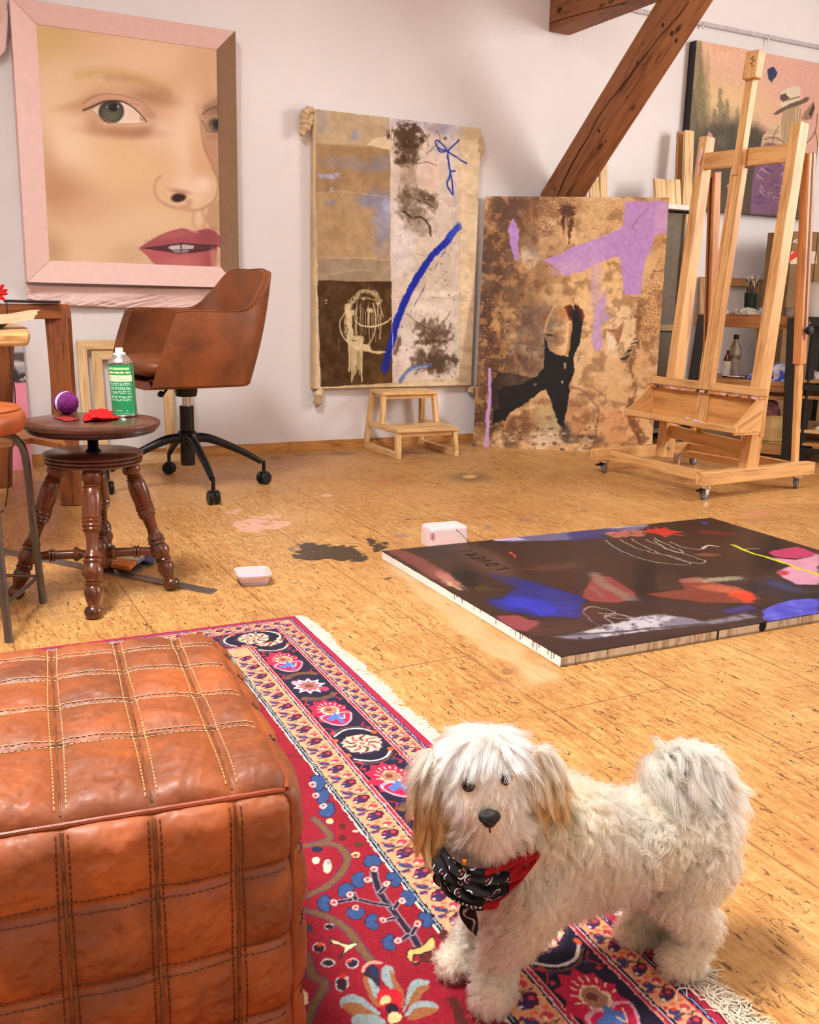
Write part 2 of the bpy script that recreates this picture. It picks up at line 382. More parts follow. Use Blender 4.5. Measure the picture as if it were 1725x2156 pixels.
fl.ell(*c6(600, 102), 18, 3, (120, 100, 105), .5, .7, ns=.6)
for x, y, rx, ry, c in [(1180, 485, 9, 2, BK), (745, 165, 6, 2, (90, 90, 90)), (885, 150, 9, 4, (196, 44, 60)), (1500, 125, 9, 4, (196, 44, 60))]: pass
fl.ell(706, 1323, 8, 4, (190, 50, 60), .85, ns=.3); fl.ell(884, 1316, 7, 3.5, (190, 50, 60), .85, ns=.3); fl.ell(230, 1308, 6, 3, (190, 50, 90), .8)
fl.ell(1068, 1414, 14, 7, (105, 68, 42), .85, .4, ns=.5, nf=70); fl.ell(1068, 1414, 7, 3, (160, 110, 66), .8, .5)
fl.line([(990, 1460), (1005, 1500)], 3, (130, 80, 45), .5)
fl.ell(1600, 1080, 40, 10, (196, 120, 110), .5, .7, ns=.8, nf=40); fl.line([(1560, 1085), (1620, 1105), (1690, 1110)], 3, (190, 120, 150), .6, dry=.4)
fl.ell(1028, 1109, 8, 6, (110, 100, 120), .7, .5, ns=.5); fl.ell(1105, 1093, 22, 4, (90, 86, 96), .6, .5, ns=.6); fl.ell(860, 1094, 8, 1.6, BK, .8, ns=.5)
fl.ell(845, 1128, 20, 5, (84, 78, 108), .6, .6, ns=.8, nf=60); fl.ell(770, 1205, 30, 6, (150, 130, 120), .35, .8, ns=.7); fl.ell(680, 1120, 36, 8, (130, 110, 100), .3, .8, ns=.6)
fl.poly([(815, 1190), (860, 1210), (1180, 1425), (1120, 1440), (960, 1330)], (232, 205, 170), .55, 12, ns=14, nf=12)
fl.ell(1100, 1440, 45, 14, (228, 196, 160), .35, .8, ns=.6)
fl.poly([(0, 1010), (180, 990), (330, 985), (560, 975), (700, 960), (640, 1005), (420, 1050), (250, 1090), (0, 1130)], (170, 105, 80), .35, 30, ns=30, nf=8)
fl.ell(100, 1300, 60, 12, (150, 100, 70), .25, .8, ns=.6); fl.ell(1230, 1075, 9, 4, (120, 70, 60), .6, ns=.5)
r_ = random.Random(4)
for i in range(150):
    x = r_.uniform(0, 1725); y = 960 + 1190 * r_.random() ** 1.6; s_ = (y - 610) / 500
    c = r_.choice([(60, 40, 34), (70, 48, 40), (225, 205, 195), (120, 60, 50), (200, 110, 105), (90, 84, 100)])
    fl.ell(x, y, r_.uniform(1, 4.5) * s_, r_.uniform(.7, 1.8) * s_, c, r_.uniform(.4, .85), .4, r_.uniform(-20, 40), ns=.6, nf=200, seed=i)
def floormat():
    t = NT('strand_board'); g = t.attr('grain').outputs['Vector']; a = t.attr('Col')
    ca, sa = WD[0], WD[1]; an = math.atan2(sa, ca)
    base = t.coord((1, 1, 1), (0, 0, -an), vec=g)      # x = along wall, y = away from camera
    w = t.n('ShaderNodeTexVoronoi'); t.l(t.coord((7, 2.6, 1), (0, 0, .25), vec=base), w.inputs['Vector']); w.inputs['Scale'].default_value = 1.6
    big = t.noise(base, 2.2, 4, .6)
    s1 = t.noise(t.coord((60, 10, 1), (0, 0, .18), vec=base), 1.4, 5, .7, .9)
    s2 = t.noise(t.coord((14, 48, 1), (0, 0, -.5), vec=base), 1.2, 5, .65, .8)
    s3 = t.noise(t.coord((95, 22, 1), (0, 0, .65), vec=base), 1.3, 4, .7, .7)
    f = t.math('ADD', t.math('MULTIPLY', s1, .55), t.math('ADD', t.math('MULTIPLY', s2, .15), t.math('MULTIPLY', big, .3)))
    c = t.ramp(f, [(.34, (140, 86, 42)), (.44, (178, 124, 66)), (.54, (202, 152, 88)), (.66, (222, 178, 118))])
    c = t.mix(t.math('MULTIPLY', t.sstep(s3, .56, .7), .38), c, (230, 190, 134))
    fk = t.noise(t.coord((46, 13, 1), (0, 0, .3), vec=base), 2.0, 4, .7, 1.4)
    fk2 = t.noise(t.coord((20, 60, 1), (0, 0, .1), vec=base), 2.2, 3, .6, 1.0)
    c = t.mix(t.math('MULTIPLY', t.sstep(fk, .585, .64), .9), c, (92, 52, 26)); c = t.mix(t.math('MULTIPLY', t.sstep(fk2, .62, .68), .6), c, (112, 68, 34))
    c = t.mix(t.math('MULTIPLY', t.sstep(t.noise(base, .9, 3, .5), .45, .75), .35), c, (190, 122, 66))
    sx = t.n('ShaderNodeSeparateXYZ'); t.l(base, sx.inputs[0])
    s0 = -(W0.dot(WD) - .323)      # a seam lies at s = -0.323
    off = (W0.dot(WD) - .323)
    px = t.math('PINGPONG', t.math('SUBTRACT', sx.outputs[0], off), .1545)
    seam = t.math('SUBTRACT', 1.0, t.sstep(px, .0012, .0032))
    cell = t.math('FLOOR', t.math('DIVIDE', t.math('SUBTRACT', sx.outputs[0], off), .309))
    yy = t.math('ADD', sx.outputs[1], t.math('MULTIPLY', cell, .3323))
    d0 = F(1157, 1500); yr = d0.dot(V3(-WD[1], WD[0], 0)); s_ = d0.dot(WD); k = math.floor((s_ + .02 - off) / .309)
    py = t.math('PINGPONG', t.math('SUBTRACT', yy, yr + .3323 * k), .62)
    seam2 = t.math('SUBTRACT', 1.0, t.sstep(py, .0012, .003))
    sm = t.math('MULTIPLY', t.math('MAXIMUM', seam, seam2), t.math('ADD', .0, t.math('MULTIPLY', t.noise(base, 7, 3), 1.1)))
    c = t.mix(sm, c, (104, 62, 34))
    c = t.mix(a.outputs['Alpha'], c, a.outputs['Color'])
    r = t.math('ADD', .30, t.math('MULTIPLY', t.noise(base, 6, 4), .22))
    t.bump(t.math('SUBTRACT', s1, t.math('MULTIPLY', sm, .6)), .12, .0012)
    return t.fin(c, r, .45)
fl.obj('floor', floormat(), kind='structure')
BASEM = wood((206, 148, 84), (150, 92, 44), .5, .3, 3.0)
sB = ws(F(607, 949))[0]
bbm = MB()
hb = HT(F(755.7, 940.9), 923.1)
edges_ = [S0, -1.6, 0.0, 1.25, 2.5, S1]
for a_, b_ in zip(edges_[:-1], edges_[1:]): bbm.beam(WS(a_ + .001, hb / 2, .008), WS(b_ - .001, hb / 2, .008), .014, hb)
bbm.build('baseboard_back', BASEM, smooth=False, kind='structure')
RAILM = plain((196, 186, 190), .4)
zr = W(1725, 101)[2]
MB().beam(WS(S0, zr, .012), WS(S1, zr, .012), .02, .022).build('trim_1', RAILM, kind='structure')
for x, y in ((1475, 52), (1612, 80)):
    s_ = ws(W(x, y))[0]; w_ = thing('picture_hook', 'thin clear picture cord hanging from the rail ' + ('beside the brown brace' if x < 1500 else 'above the forest painting'), 'hook', WS(s_, zr - .012, .024))
    MB().tube([WS(s_, zr + .01, .024), WS(s_, zr - (.03 if x < 1500 else .07), .024)], .0018, 6).build('cord', plain((225, 218, 214), .3), w_)
    MB().box(WS(s_, zr - .02, .026), (.008, .006, .02), WD).build('clip', plain((225, 218, 214), .3), w_)
# timber frame
BEAM = wood((152, 98, 62), (108, 64, 38), .6, .25, 1.2, knots=1.)
A0 = W(1155, 67); sA, zA, _ = ws(A0); wB = .143
rb = MB(); rb.beam(WS(sA + wB / 2, zA + .13, 0.0), WS(sA + wB / 2, zA + .13, DF - .05), wB, .26); ob = rb.build('roof_beam', BEAM, bevel=.006, kind='structure')
br = MB(); pc = lambda z, d: WS(sA + wB / 2, z, d)
br.beam(pc(1.29, .02), pc(2.30, 1.135), .185, wB - .01, hint=WD); brace = br.build('brace_beam', BEAM, bevel=.008, kind='structure')
fN = -WD; fP = WS(sA + .0045, 0, 0); DKW = plain((52, 26, 14), .8, .2)
ck = MB(); ck.tube([PLN(x, y, fP, fN) for x, y in ((1452, 4), (1430, 32), (1384, 84), (1340, 141), (1310, 182), (1284, 212), (1262, 243), (1238, 290), (1220, 318), (1204, 348), (1188, 380), (1175, 412))], [.0015, .002, .002, .0025, .003, .002, .0025, .003, .004, .0045, .004, .003], 6); ck.build('crack', DKW, brace)
for x, y, r_k in ((1415, 70, .017), (1424, 86, .014), (1396, 53, .014), (1343, 131, .012), (1355, 93, .007), (1308, 187, .009), (1262, 276, .014), (1276, 298, .009), (1168, 397, .010), (1321, 205, .008)):
    q_ = PLN(x, y, WS(sA + .005, 0, 0), fN); MB().lathe([(0, 0), (r_k * .75, 0), (r_k * .6, .0006), (0, .0008)], q_ - WD * .0004, -WD, 16).build('knot', plain((78, 42, 24), .7, .2, var=.2), brace)
ck = MB(); ck.tube([PLN(x, y, WS(sA + .0005, 0, 0), fN) for x, y in ((1157, 50), (1200, 36), (1260, 20), (1320, 6))], [.002, .003, .002, .002], 6); ck.build('crack', DKW, ob)
# ================================================================== LIGHT + CAMERA
cam = bpy.data.cameras.new('camera'); co = bpy.data.objects.new('camera', cam); COL.objects.link(co); SC.camera = co
cam.sensor_fit = 'VERTICAL'; cam.sensor_height = 24.0; cam.lens = FPX / 2156 * 24.0; cam.clip_start = .01
Rw = np.array([[XC[0], XC[1], XC[2]], [YC[0], YC[1], YC[2]], [UPC[0], UPC[1], UPC[2]]])   # rows world axes, columns camera axes
co.matrix_world = Matrix.Translation(Vector(EYE)) @ Matrix(Rw.tolist()).to_4x4()
def area(name, loc, tgt, sx, sy, power, col, spread=180):
    l = bpy.data.lights.new(name, 'AREA'); l.shape = 'RECTANGLE'; l.size = sx; l.size_y = sy; l.energy = power; l.color = col; l.spread = math.radians(spread)
    o = bpy.data.objects.new(name, l); COL.objects.link(o); o.location = [float(c) for c in loc]
    o.rotation_euler = Vector([float(c) for c in (np.asarray(tgt) - np.asarray(loc))]).to_track_quat('-Z', 'Y').to_euler(); return o
area('skylight', WS(-1.95, HC - .06, 3.2), F(950, 1450), 1.0, 1.3, 146, (1.0, .99, .97), 130)
area('window_light', WS(S1 - .06, 1.9, 3.0), WS(0, .9, 1.3), 2.2, 1.7, 142, (1.0, .965, .92))
area('rear_fill_light', WS(-.3, 2.3, DF - .06), WS(-.3, 1.0, 0), 3.0, 1.6, 22, (.98, .98, 1.0))  # weak unseen fill lamp, added at the wall behind the camera
wd_ = bpy.data.worlds.new('world'); SC.world = wd_; wd_.use_nodes = True
wd_.node_tree.nodes['Background'].inputs[0].default_value = (1, .95, .9, 1); wd_.node_tree.nodes['Background'].inputs[1].default_value = .5
SC.view_settings.view_transform = 'Standard'; SC.view_settings.look = 'None'; SC.view_settings.exposure = 0.5; SC.view_settings.gamma = 1.0
SC.view_settings.use_curve_mapping = False
SC.cycles.use_denoising = True; SC.cycles.max_bounces = 10; SC.cycles.diffuse_bounces = 3; SC.cycles.glossy_bounces = 6; SC.cycles.transmission_bounces = 9; SC.cycles.adaptive_min_samples = 12; SC.cycles.use_adaptive_sampling = True; SC.cycles.adaptive_threshold = .09
# ================================================================== PORTRAIT IN A DEEP PINK FRAME
PINK = plain((240, 204, 196), .7, .2, var=.015, bump=.05); 
oF = .085
cor = {k: ws(W(x, y, oF)) for k, (x, y) in dict(tl=(24, -6), tr=(498.5, 64), br=(502, 603), bl=(54, 598)).items()}
inn = {k: ws(W(x, y, .045)) for k, (x, y) in dict(tl=(83.5, 52), tr=(461, 106), br=(461, 560), bl=(99, 550)).items()}
oL = (cor['tl'][0] + cor['bl'][0]) / 2; oR = (cor['tr'][0] + cor['br'][0]) / 2; oT = (cor['tl'][1] + cor['tr'][1]) / 2; oB = (cor['br'][1] + cor['bl'][1]) / 2
iL = (inn['tl'][0] + inn['bl'][0]) / 2; iR = (inn['tr'][0] + inn['br'][0]) / 2; iT = (inn['tl'][1] + inn['tr'][1]) / 2; iB = (inn['br'][1] + inn['bl'][1]) / 2
pt = thing('portrait_painting', 'large close-up portrait of a freckle-free face in a deep pale pink frame, on the wall', 'painting', WS((oL + oR) / 2, oB, 0))
pt['label'] = 'large close-up painting of a pale face with red lips in a deep pink frame'
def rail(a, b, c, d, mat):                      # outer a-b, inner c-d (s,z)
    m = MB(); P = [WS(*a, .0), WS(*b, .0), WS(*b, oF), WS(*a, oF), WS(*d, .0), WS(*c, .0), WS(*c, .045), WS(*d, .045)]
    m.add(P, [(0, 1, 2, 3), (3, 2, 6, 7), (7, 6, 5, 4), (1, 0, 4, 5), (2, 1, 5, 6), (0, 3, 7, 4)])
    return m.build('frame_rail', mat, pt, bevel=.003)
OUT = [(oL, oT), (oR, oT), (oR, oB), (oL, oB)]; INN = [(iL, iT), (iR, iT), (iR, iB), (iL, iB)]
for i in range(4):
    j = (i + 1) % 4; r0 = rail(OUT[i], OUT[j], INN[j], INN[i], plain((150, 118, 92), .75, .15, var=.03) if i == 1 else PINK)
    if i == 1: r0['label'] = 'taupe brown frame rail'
K = lambda x, y: (x / 2.875, y / 2.875)
p = Pic(WS(iL - .012, iT + .012, .042), WD, -UZ, iR - iL + .024, iT - iB + .024, .0022, (224, 186, 145)); p.K = K
E_ = p.ell
p.all(sst(p.n(2.2, 2.2, 3), .3, .7) * .25, (212, 168, 118))
E_(300, 230, 260, 150, (212, 178, 112), .75, .9); E_(900, 330, 330, 130, (238, 200, 164), .75, .9); E_(500, 420, 200, 60, (232, 200, 160), .6, .9); E_(1230, 420, 120, 200, (206, 160, 122), .6, .9)
E_(330, 640, 150, 220, (240, 208, 172), .6, .9); E_(450, 930, 180, 160, (250, 220, 192), .8, .9, 35); E_(420, 1180, 170, 130, (186, 132, 96), .85, .9, 30); E_(300, 1080, 70, 240, (190, 138, 98), .6, .9, -15)
E_(760, 1010, 260, 180, (238, 196, 144), .7, .9); E_(600, 1420, 300, 140, (236, 200, 158), .7, .9); E_(560, 1250, 160, 90, (226, 178, 142), .6, .9); E_(330, 1530, 70, 120, (184, 142, 106), .7, .9, -35)
E_(500, 1560, 110, 60, (240, 205, 165), .6, .9); E_(950, 1330, 180, 90, (238, 202, 160), .7, .9); E_(790, 1540, 90, 60, (206, 166, 130), .5, .9)
E_(1000, 650, 110, 120, (206, 156, 118), .6, .9, 20); E_(980, 800, 110, 90, (245, 210, 184), .7, .9); E_(1120, 700, 80, 160, (240, 206, 178), .7, .9, 10); E_(1130, 900, 75, 160, (246, 214, 182), .75, .9)
E_(1210, 960, 55, 180, (218, 162, 118), .6, .9, -8); E_(1150, 1150, 110, 80, (250, 218, 192), .7, .9); E_(1235, 1110, 40, 40, (255, 232, 214), .6, .9)
# far side of the face, in its own darker tone
p.poly([(1225, 640), (1222, 760), (1240, 900), (1285, 1010), (1322, 1100), (1345, 1120), (1345, 560)], (176, 130, 98), .8, 14); E_(1290, 620, 60, 60, (184, 140, 106), .5, .9); E_(1330, 900, 60, 120, (196, 146, 112), .5, .9)
p.poly([(1322, 1210), (1265, 1250), (1240, 1330), (1280, 1390), (1345, 1400), (1345, 1200)], (184, 142, 106), .8, 8)
p.line([(1212, 700), (1218, 790), (1240, 900), (1290, 1020), (1322, 1100), (1312, 1185), (1275, 1235), (1190, 1275)], 15, (150, 104, 76), .5, 1.)
p.line([(1196, 640), (1205, 700)], 40, (190, 144, 112), .4, 1.)
# brow, socket
p.line([(470, 452), (560, 438), (700, 440), (800, 462), (900, 498), (1010, 545)], 60, (206, 166, 104), .6, 1., w1=70); p.line([(650, 470), (800, 480), (940, 525), (1020, 560)], 44, (182, 138, 92), .55, 1.)
r_ = random.Random(2)
for i in range(90):
    t = r_.random(); x = 480 + 520 * t; y = 460 - 25 * math.sin(t * 2.2) + 95 * t * t + r_.uniform(-22, 22); p.line([(x, y), (x + 28, y - 4 + 14 * t)], 3, r_.choice([(196, 158, 100), (216, 180, 122), (176, 138, 92)]), .35, .9, cm=False)
E_(900, 580, 150, 42, (158, 110, 78), .75, .9, 12); E_(560, 612, 110, 46, (176, 126, 88), .7, .9, -25); E_(450, 640, 110, 26, (198, 148, 106), .6, .9, -10); E_(700, 545, 150, 30, (216, 172, 130), .6, .9)
p.poly([(510, 655), (560, 600), (650, 575), (760, 585), (860, 630), (930, 700), (900, 720), (820, 660), (700, 610), (600, 625)], (206, 150, 124), .9, 8, cm=True)
p.line([(505, 625), (560, 585), (640, 568), (740, 578), (850, 612), (900, 650), (940, 705)], 9, (140, 94, 72), .55, 1.)
E_(900, 680, 60, 40, (190, 136, 108), .6, .9, 40); E_(740, 800, 190, 34, (166, 108, 80), .75, .9, 3); E_(870, 790, 60, 30, (150, 98, 76), .5, .9, -20); E_(570, 740, 50, 50, (184, 128, 96), .6, .9)
p.poly([(558, 664), (600, 640), (640, 622), (700, 614), (770, 632), (830, 672), (888, 738), (860, 742), (800, 748), (730, 750), (660, 736), (600, 700)], (242, 222, 200), 1, 3)
E_(800, 690, 50, 40, (232, 204, 180), .6, .9); E_(600, 670, 30, 22, (215, 190, 170), .6, .9)
E_(674, 676, 77, 68, (38, 38, 34), 1, .10); E_(674, 680, 62, 52, (66, 68, 56), .95, .35); E_(674, 705, 42, 22, (104, 102, 76), .6, .8)
for i in range(40):
    a = i / 40 * 2 * PI; p.line([(674 + 26 * math.cos(a), 682 + 22 * math.sin(a)), (674 + 58 * math.cos(a), 682 + 50 * math.sin(a))], 3, (46, 46, 40) if i % 2 else (100, 98, 78), .4, .8, cm=False)
E_(684, 650, 28, 24, (12, 12, 14), 1, .2); E_(714, 645, 5, 7, (240, 240, 235), .9, .5); E_(648, 646, 3, 5, (220, 220, 220), .8, .5)
p.line([(505, 668), (570, 640), (640, 612), (720, 614), (790, 640), (850, 690), (890, 738)], 12, (48, 30, 26), .9, .7, w1=7); p.line([(558, 668), (620, 715), (700, 744), (800, 748), (885, 742)], 5, (170, 116, 96), .8, .8)
p.poly([(845, 700), (890, 738), (850, 730)], (176, 112, 96), .8, 3)
for i in range(26):
    x = 560 + i * 11; y = 640 - 26 * math.sin((x - 540) / 300 * PI); p.line([(x, y + 4), (x - 9 + i * .5, y - 10)], 2.2, (50, 32, 28), .6, .6, cm=False)
# second eye
E_(1300, 660, 60, 34, (120, 84, 66), .7, .9, -20); p.line([(1225, 690), (1270, 660), (1345, 640)], 10, (86, 58, 48), .7, .8); E_(1300, 755, 44, 40, (70, 56, 46), .95, .3); E_(1312, 752, 24, 26, (22, 20, 20), .95, .4); E_(1262, 772, 24, 26, (170, 140, 116), .5, .8); p.line([(1222, 730), (1240, 765), (1262, 795), (1345, 798)], 7, (90, 60, 48), .7, .8); E_(1300, 830, 40, 16, (150, 108, 84), .5, .9)
# nose
p.line([(975, 1068), (945, 1100), (935, 1150), (955, 1205), (1010, 1240), (1060, 1256)], 18, (176, 126, 94), .55, 1.); E_(1000, 1140, 60, 60, (232, 188, 152), .5, .9); E_(1082, 1196, 46, 26, (34, 14, 12), 1, .3, -8); E_(1095, 1160, 58, 14, (150, 92, 72), .6, .9, 10); E_(1145, 1225, 18, 26, (190, 140, 112), .7, .8, 20)
p.poly([(1040, 1255), (1120, 1240), (1190, 1272), (1170, 1290), (1090, 1275)], (184, 134, 100), .5, 8); p.line([(1180, 1275), (1168, 1330), (1180, 1372)], 20, (196, 148, 116), .5, 1.); p.line([(1222, 1270), (1240, 1330), (1230, 1370)], 18, (190, 142, 110), .5, 1.); E_(1202, 1320, 18, 42, (242, 204, 170), .7, .8)
# mouth
p.poly([(838, 1502), (900, 1462), (960, 1425), (1030, 1398), (1100, 1382), (1150, 1392), (1180, 1404), (1215, 1392), (1260, 1384), (1300, 1398), (1330, 1430), (1345, 1470), (1345, 1500), (1200, 1492), (1000, 1502), (900, 1510)], (164, 72, 80), 1, 4)
p.poly([(838, 1503), (900, 1512), (1000, 1505), (1200, 1505), (1320, 1500), (1305, 1560), (1290, 1640), (990, 1640), (930, 1590), (890, 1545)], (184, 84, 88), 1, 4)
E_(1050, 1425, 90, 18, (190, 98, 100), .6, .9, -8); E_(1100, 1580, 120, 30, (206, 112, 112), .7, .9); E_(1260, 1430, 60, 40, (128, 48, 62), .6, .9); E_(1270, 1580, 40, 60, (138, 56, 68), .6, .9)
p.poly([(850, 1502), (980, 1484), (1090, 1468), (1200, 1476), (1320, 1482), (1300, 1510), (1180, 1530), (1080, 1536), (1000, 1520)], (58, 18, 28), .9, 4)
for i in range(40):
    x = 880 + i * 11; p.line([(x, 1490 - 30 * math.sin(i / 40 * PI)), (x - 4, 1455 - 30 * math.sin(i / 40 * PI))], 3, (112, 38, 54), .35, .9, cm=False); p.line([(x + 30, 1545), (x + 28, 1590)], 4, (150, 56, 68), .3, .9, cm=False)
p.poly([(1014, 1496), (1040, 1484), (1088, 1480), (1094, 1508), (1040, 1510)], (200, 196, 200), 1, 2.5); p.poly([(1098, 1480), (1140, 1482), (1178, 1488), (1168, 1506), (1102, 1508)], (190, 186, 192), 1, 2.5); p.poly([(1040, 1512), (1090, 1512), (1096, 1530), (1060, 1528)], (140, 130, 140), 1, 2.5); p.poly([(1098, 1512), (1150, 1510), (1136, 1528), (1102, 1532)], (130, 120, 132), 1, 2.5)
p.line([(1140, 1390), (1180, 1408), (1200, 1404)], 5, (236, 190, 184), .6, .8)
E_(1290, 1560, 16, 60, (196, 150, 120), .6, .8)
p.C = p.C + (np.array([250, 226, 206]) - p.C) * .14; p.C += (p.n(300, 300, 5, 2)[..., None] - .5) * 5; p.warp(.003, 14, 3)
p.obj('painted_canvas', painted(.6, .15, .03), pt, label='painted face with one full eye, nose and parted lips')
# pink satin hanging below and beside it
SAT = plain((242, 208, 200), .38, .5, var=.04, scale=6, Sheen_Weight=.3)
def drape(name, pxy, o, depth, label, cat, mat, folds=9, seed=3, flat=False):
    """cloth spanned between an upper and a lower pixel polyline on the wall"""
    up, lo = pxy; nu, nv = 160, 40; P = np.zeros((nv, nu, 3))
    upc = np.array(catmull([W(*q, o) for q in up], 20)); loc_ = np.array(catmull([W(*q, o) for q in lo], 20))
    iu = np.linspace(0, len(upc) - 1, nu); il = np.linspace(0, len(loc_) - 1, nu)
    A = np.stack([np.interp(iu, range(len(upc)), upc[:, k]) for k in range(3)], 1); B = np.stack([np.interp(il, range(len(loc_)), loc_[:, k]) for k in range(3)], 1)
    t = np.linspace(0, 1, nv)[:, None, None]; P = A[None] * (1 - t) + B[None] * t
    x = np.linspace(0, 1, nu)[None, :] + 0 * t[..., 0]; y = t[..., 0] + 0 * x
    fold = fbm(x * folds + y * 1.5, y * 1.2, seed, 3) - .5 + .35 * np.abs(fbm(x * folds * .8 - y * 4, y * 2 + x * 3, seed + 3, 2) - .5)
    P = P + WN * (depth * fold)[..., None] * np.minimum(1, .25 + y)[..., None]
    o_ = grid_obj(name, P, mat, None, thick=.002); props(o_, label, cat); return o_
drape('satin_cloth', ([(52, 600), (150, 603), (280, 606), (400, 608), (499, 608)], [(58, 628), (120, 640), (220, 646), (330, 650), (499, 655)]), .03, .04, 'pale pink satin cloth hanging creased under the large portrait frame', 'cloth', SAT, 10)
drape('satin_cloth', ([(-64, -10), (-24, -10), (4, -10), (14, -8)], [(-60, 150), (-20, 128), (10, 108), (17, 60)]), .04, .05, 'pale pink satin cloth hanging at the upper left, beside the pink frame', 'cloth', SAT, 3, 9)

# ================================================================== CLOTH COLLAGE
cc = lambda x, y: (600 + x / 2.695, 200 + y / 2.695)
oC = .05; cs = [ws(W(*cc(*q), oC)) for q in ((150, 78), (1090, 186), (1078, 1642), (200, 1668))]
L_, R_, T_, B_ = (cs[0][0] + cs[3][0]) / 2, (cs[1][0] + cs[2][0]) / 2, (cs[0][1] + cs[1][1]) / 2, (cs[2][1] + cs[3][1]) / 2
col_t = thing('fabric_collage', 'tall beige cloth collage with a brown panel and long blue stroke, pinned to the wall', 'painting', WS((L_ + R_) / 2, B_, 0))
RAW = plain((212, 184, 146), .8, .2, var=.07, scale=9, bump=.2)
MB().prism([WS(L_ - .012, B_ - .004, .002), WS(R_ + .004, B_ - .004, .002), WS(R_ + .004, T_, .002), WS(L_ - .012, T_, .002)], WN * (oC - .004)).build('stretched_cloth', RAW, col_t, bevel=.006)
p = Pic(WS(L_, T_, oC), WD, -UZ, R_ - L_, T_ - B_, .0023, (226, 202, 166)); p.K = cc; p.ek = 2.2; p.fk = 2.; p.sk = .75
p.all(sst(fbm(p.U * 3, p.V * 26, 5, 4), .52, .68) * .5, (188, 158, 118)); p.all(sst(p.n(4, 4, 2), .3, .8) * .25, (240, 220, 186))
q_ = [(160, 80), (596, 130), (598, 300), (600, 580), (606, 940), (608, 1060), (188, 1052), (180, 920), (176, 560), (168, 275)]
p.poly(q_, (184, 152, 112), 1, .8, tex=12, nf=5)
p.poly([(160, 80), (596, 130), (598, 310), (450, 285), (168, 270)], (196, 172, 138), 1, .8, tex=9, nf=6); p.poly([(160, 80), (240, 90), (250, 200), (168, 240)], (170, 158, 160), .5, 18)
p.poly([(460, 282), (510, 248), (596, 232), (598, 312)], (228, 206, 168), 1, 1)
p.poly([(168, 272), (600, 315), (600, 580), (400, 555), (178, 552)], (166, 132, 94), .8, 3, tex=14, nf=8)
E_ = p.ell
for x, y, rx, ry, c, o in [(400, 230, 20, 34, (150, 160, 190), .6), (300, 380, 130, 30, (158, 146, 148), .6), (470, 410, 110, 26, (140, 138, 156), .5), (560, 380, 50, 40, (140, 138, 156), .5), (250, 460, 56, 14, (176, 184, 224), .9), (262, 535, 14, 8, (170, 178, 222), .8), (262, 608, 30, 14, (140, 144, 180), .7),
                           (510, 600, 90, 50, (142, 142, 168), .7), (560, 700, 50, 110, (160, 160, 190), .8), (590, 640, 26, 60, (178, 184, 220), .8), (560, 830, 50, 80, (150, 146, 166), .6), (480, 590, 60, 30, (140, 140, 164), .5)]:
    E_(x, y, rx, ry, c, o, .8, ns=.9, nf=30, seed=int(x))
p.line([(178, 552), (300, 548), (420, 558), (600, 582)], 4, (204, 180, 150), .9, .5); p.poly([(182, 922), (606, 940), (606, 1056), (188, 1050)], (168, 148, 124), .9, 2, tex=14, nf=6); p.line([(182, 922), (400, 925), (606, 940)], 4, (206, 184, 154), .9, .5)
for i in range(14): p.line([(200 + i * 12, 1035 - i * 3), (330 + i * 16, 975 + i * 2)], 3, (206, 186, 160), .25, .9, cm=False)
p.poly([(188, 1052), (608, 1060), (614, 1632), (208, 1660)], (84, 58, 30), 1, 1.2, tex=26, nf=18); E_(400, 1330, 150, 220, (60, 40, 22), .4, .9); E_(580, 1080, 40, 20, (50, 36, 26), .6, .8); E_(560, 1600, 60, 40, (112, 76, 36), .5, .9)
CRM = (226, 206, 160)
p.line([(545, 1170), (500, 1120), (440, 1115), (390, 1160), (355, 1230), (345, 1330), (370, 1400)], 26, CRM, .75, .4, ns=.9, nf=60, dry=.42)
p.line([(350, 1200), (365, 1260), (372, 1340), (370, 1400), (430, 1430), (470, 1440)], 34, CRM, .95, .3, ns=.8, nf=50)
p.line([(345, 1230), (310, 1290), (330, 1370), (400, 1430), (470, 1420), (510, 1340), (518, 1260), (500, 1180)], 7, CRM, .9, .4, ns=.6); p.line([(400, 1285), (450, 1312), (520, 1312), (575, 1290), (600, 1268)], 9, CRM, .95, .4, ns=.6); p.line([(455, 1440), (510, 1458), (575, 1460)], 12, CRM, .9, .4, ns=.6)
p.line([(400, 1160), (450, 1150), (520, 1170), (560, 1260)], 8, CRM, .7, .5, dry=.4)
r_ = random.Random(8)
for i in range(34):
    x = r_.uniform(365, 550); y = r_.uniform(1170, 1260); p.line([(x, y), (x + r_.uniform(-3, 3), y + r_.uniform(50, 190))], r_.uniform(2, 5), CRM, .75, .5, cm=False)
for i in range(14):
    x = 362 + i * 6; p.line([(x, 1400), (x + r_.uniform(-3, 3), 1500 + r_.uniform(20, 150))], r_.uniform(4, 8), CRM, .85, .4, cm=False)
for x, y, a in [(448, 1160, 9), (488, 1225, 18), (530, 1180, 14), (235, 1165, 6), (235, 1182, 5), (425, 1388, 26), (400, 1380, 20), (378, 1235, 22)]: E_(x, y, a, a * .7, CRM, .9, .4, ns=.5, nf=60)
p.line([(307, 1390), (309, 1450)], 4, CRM, .5, .5)
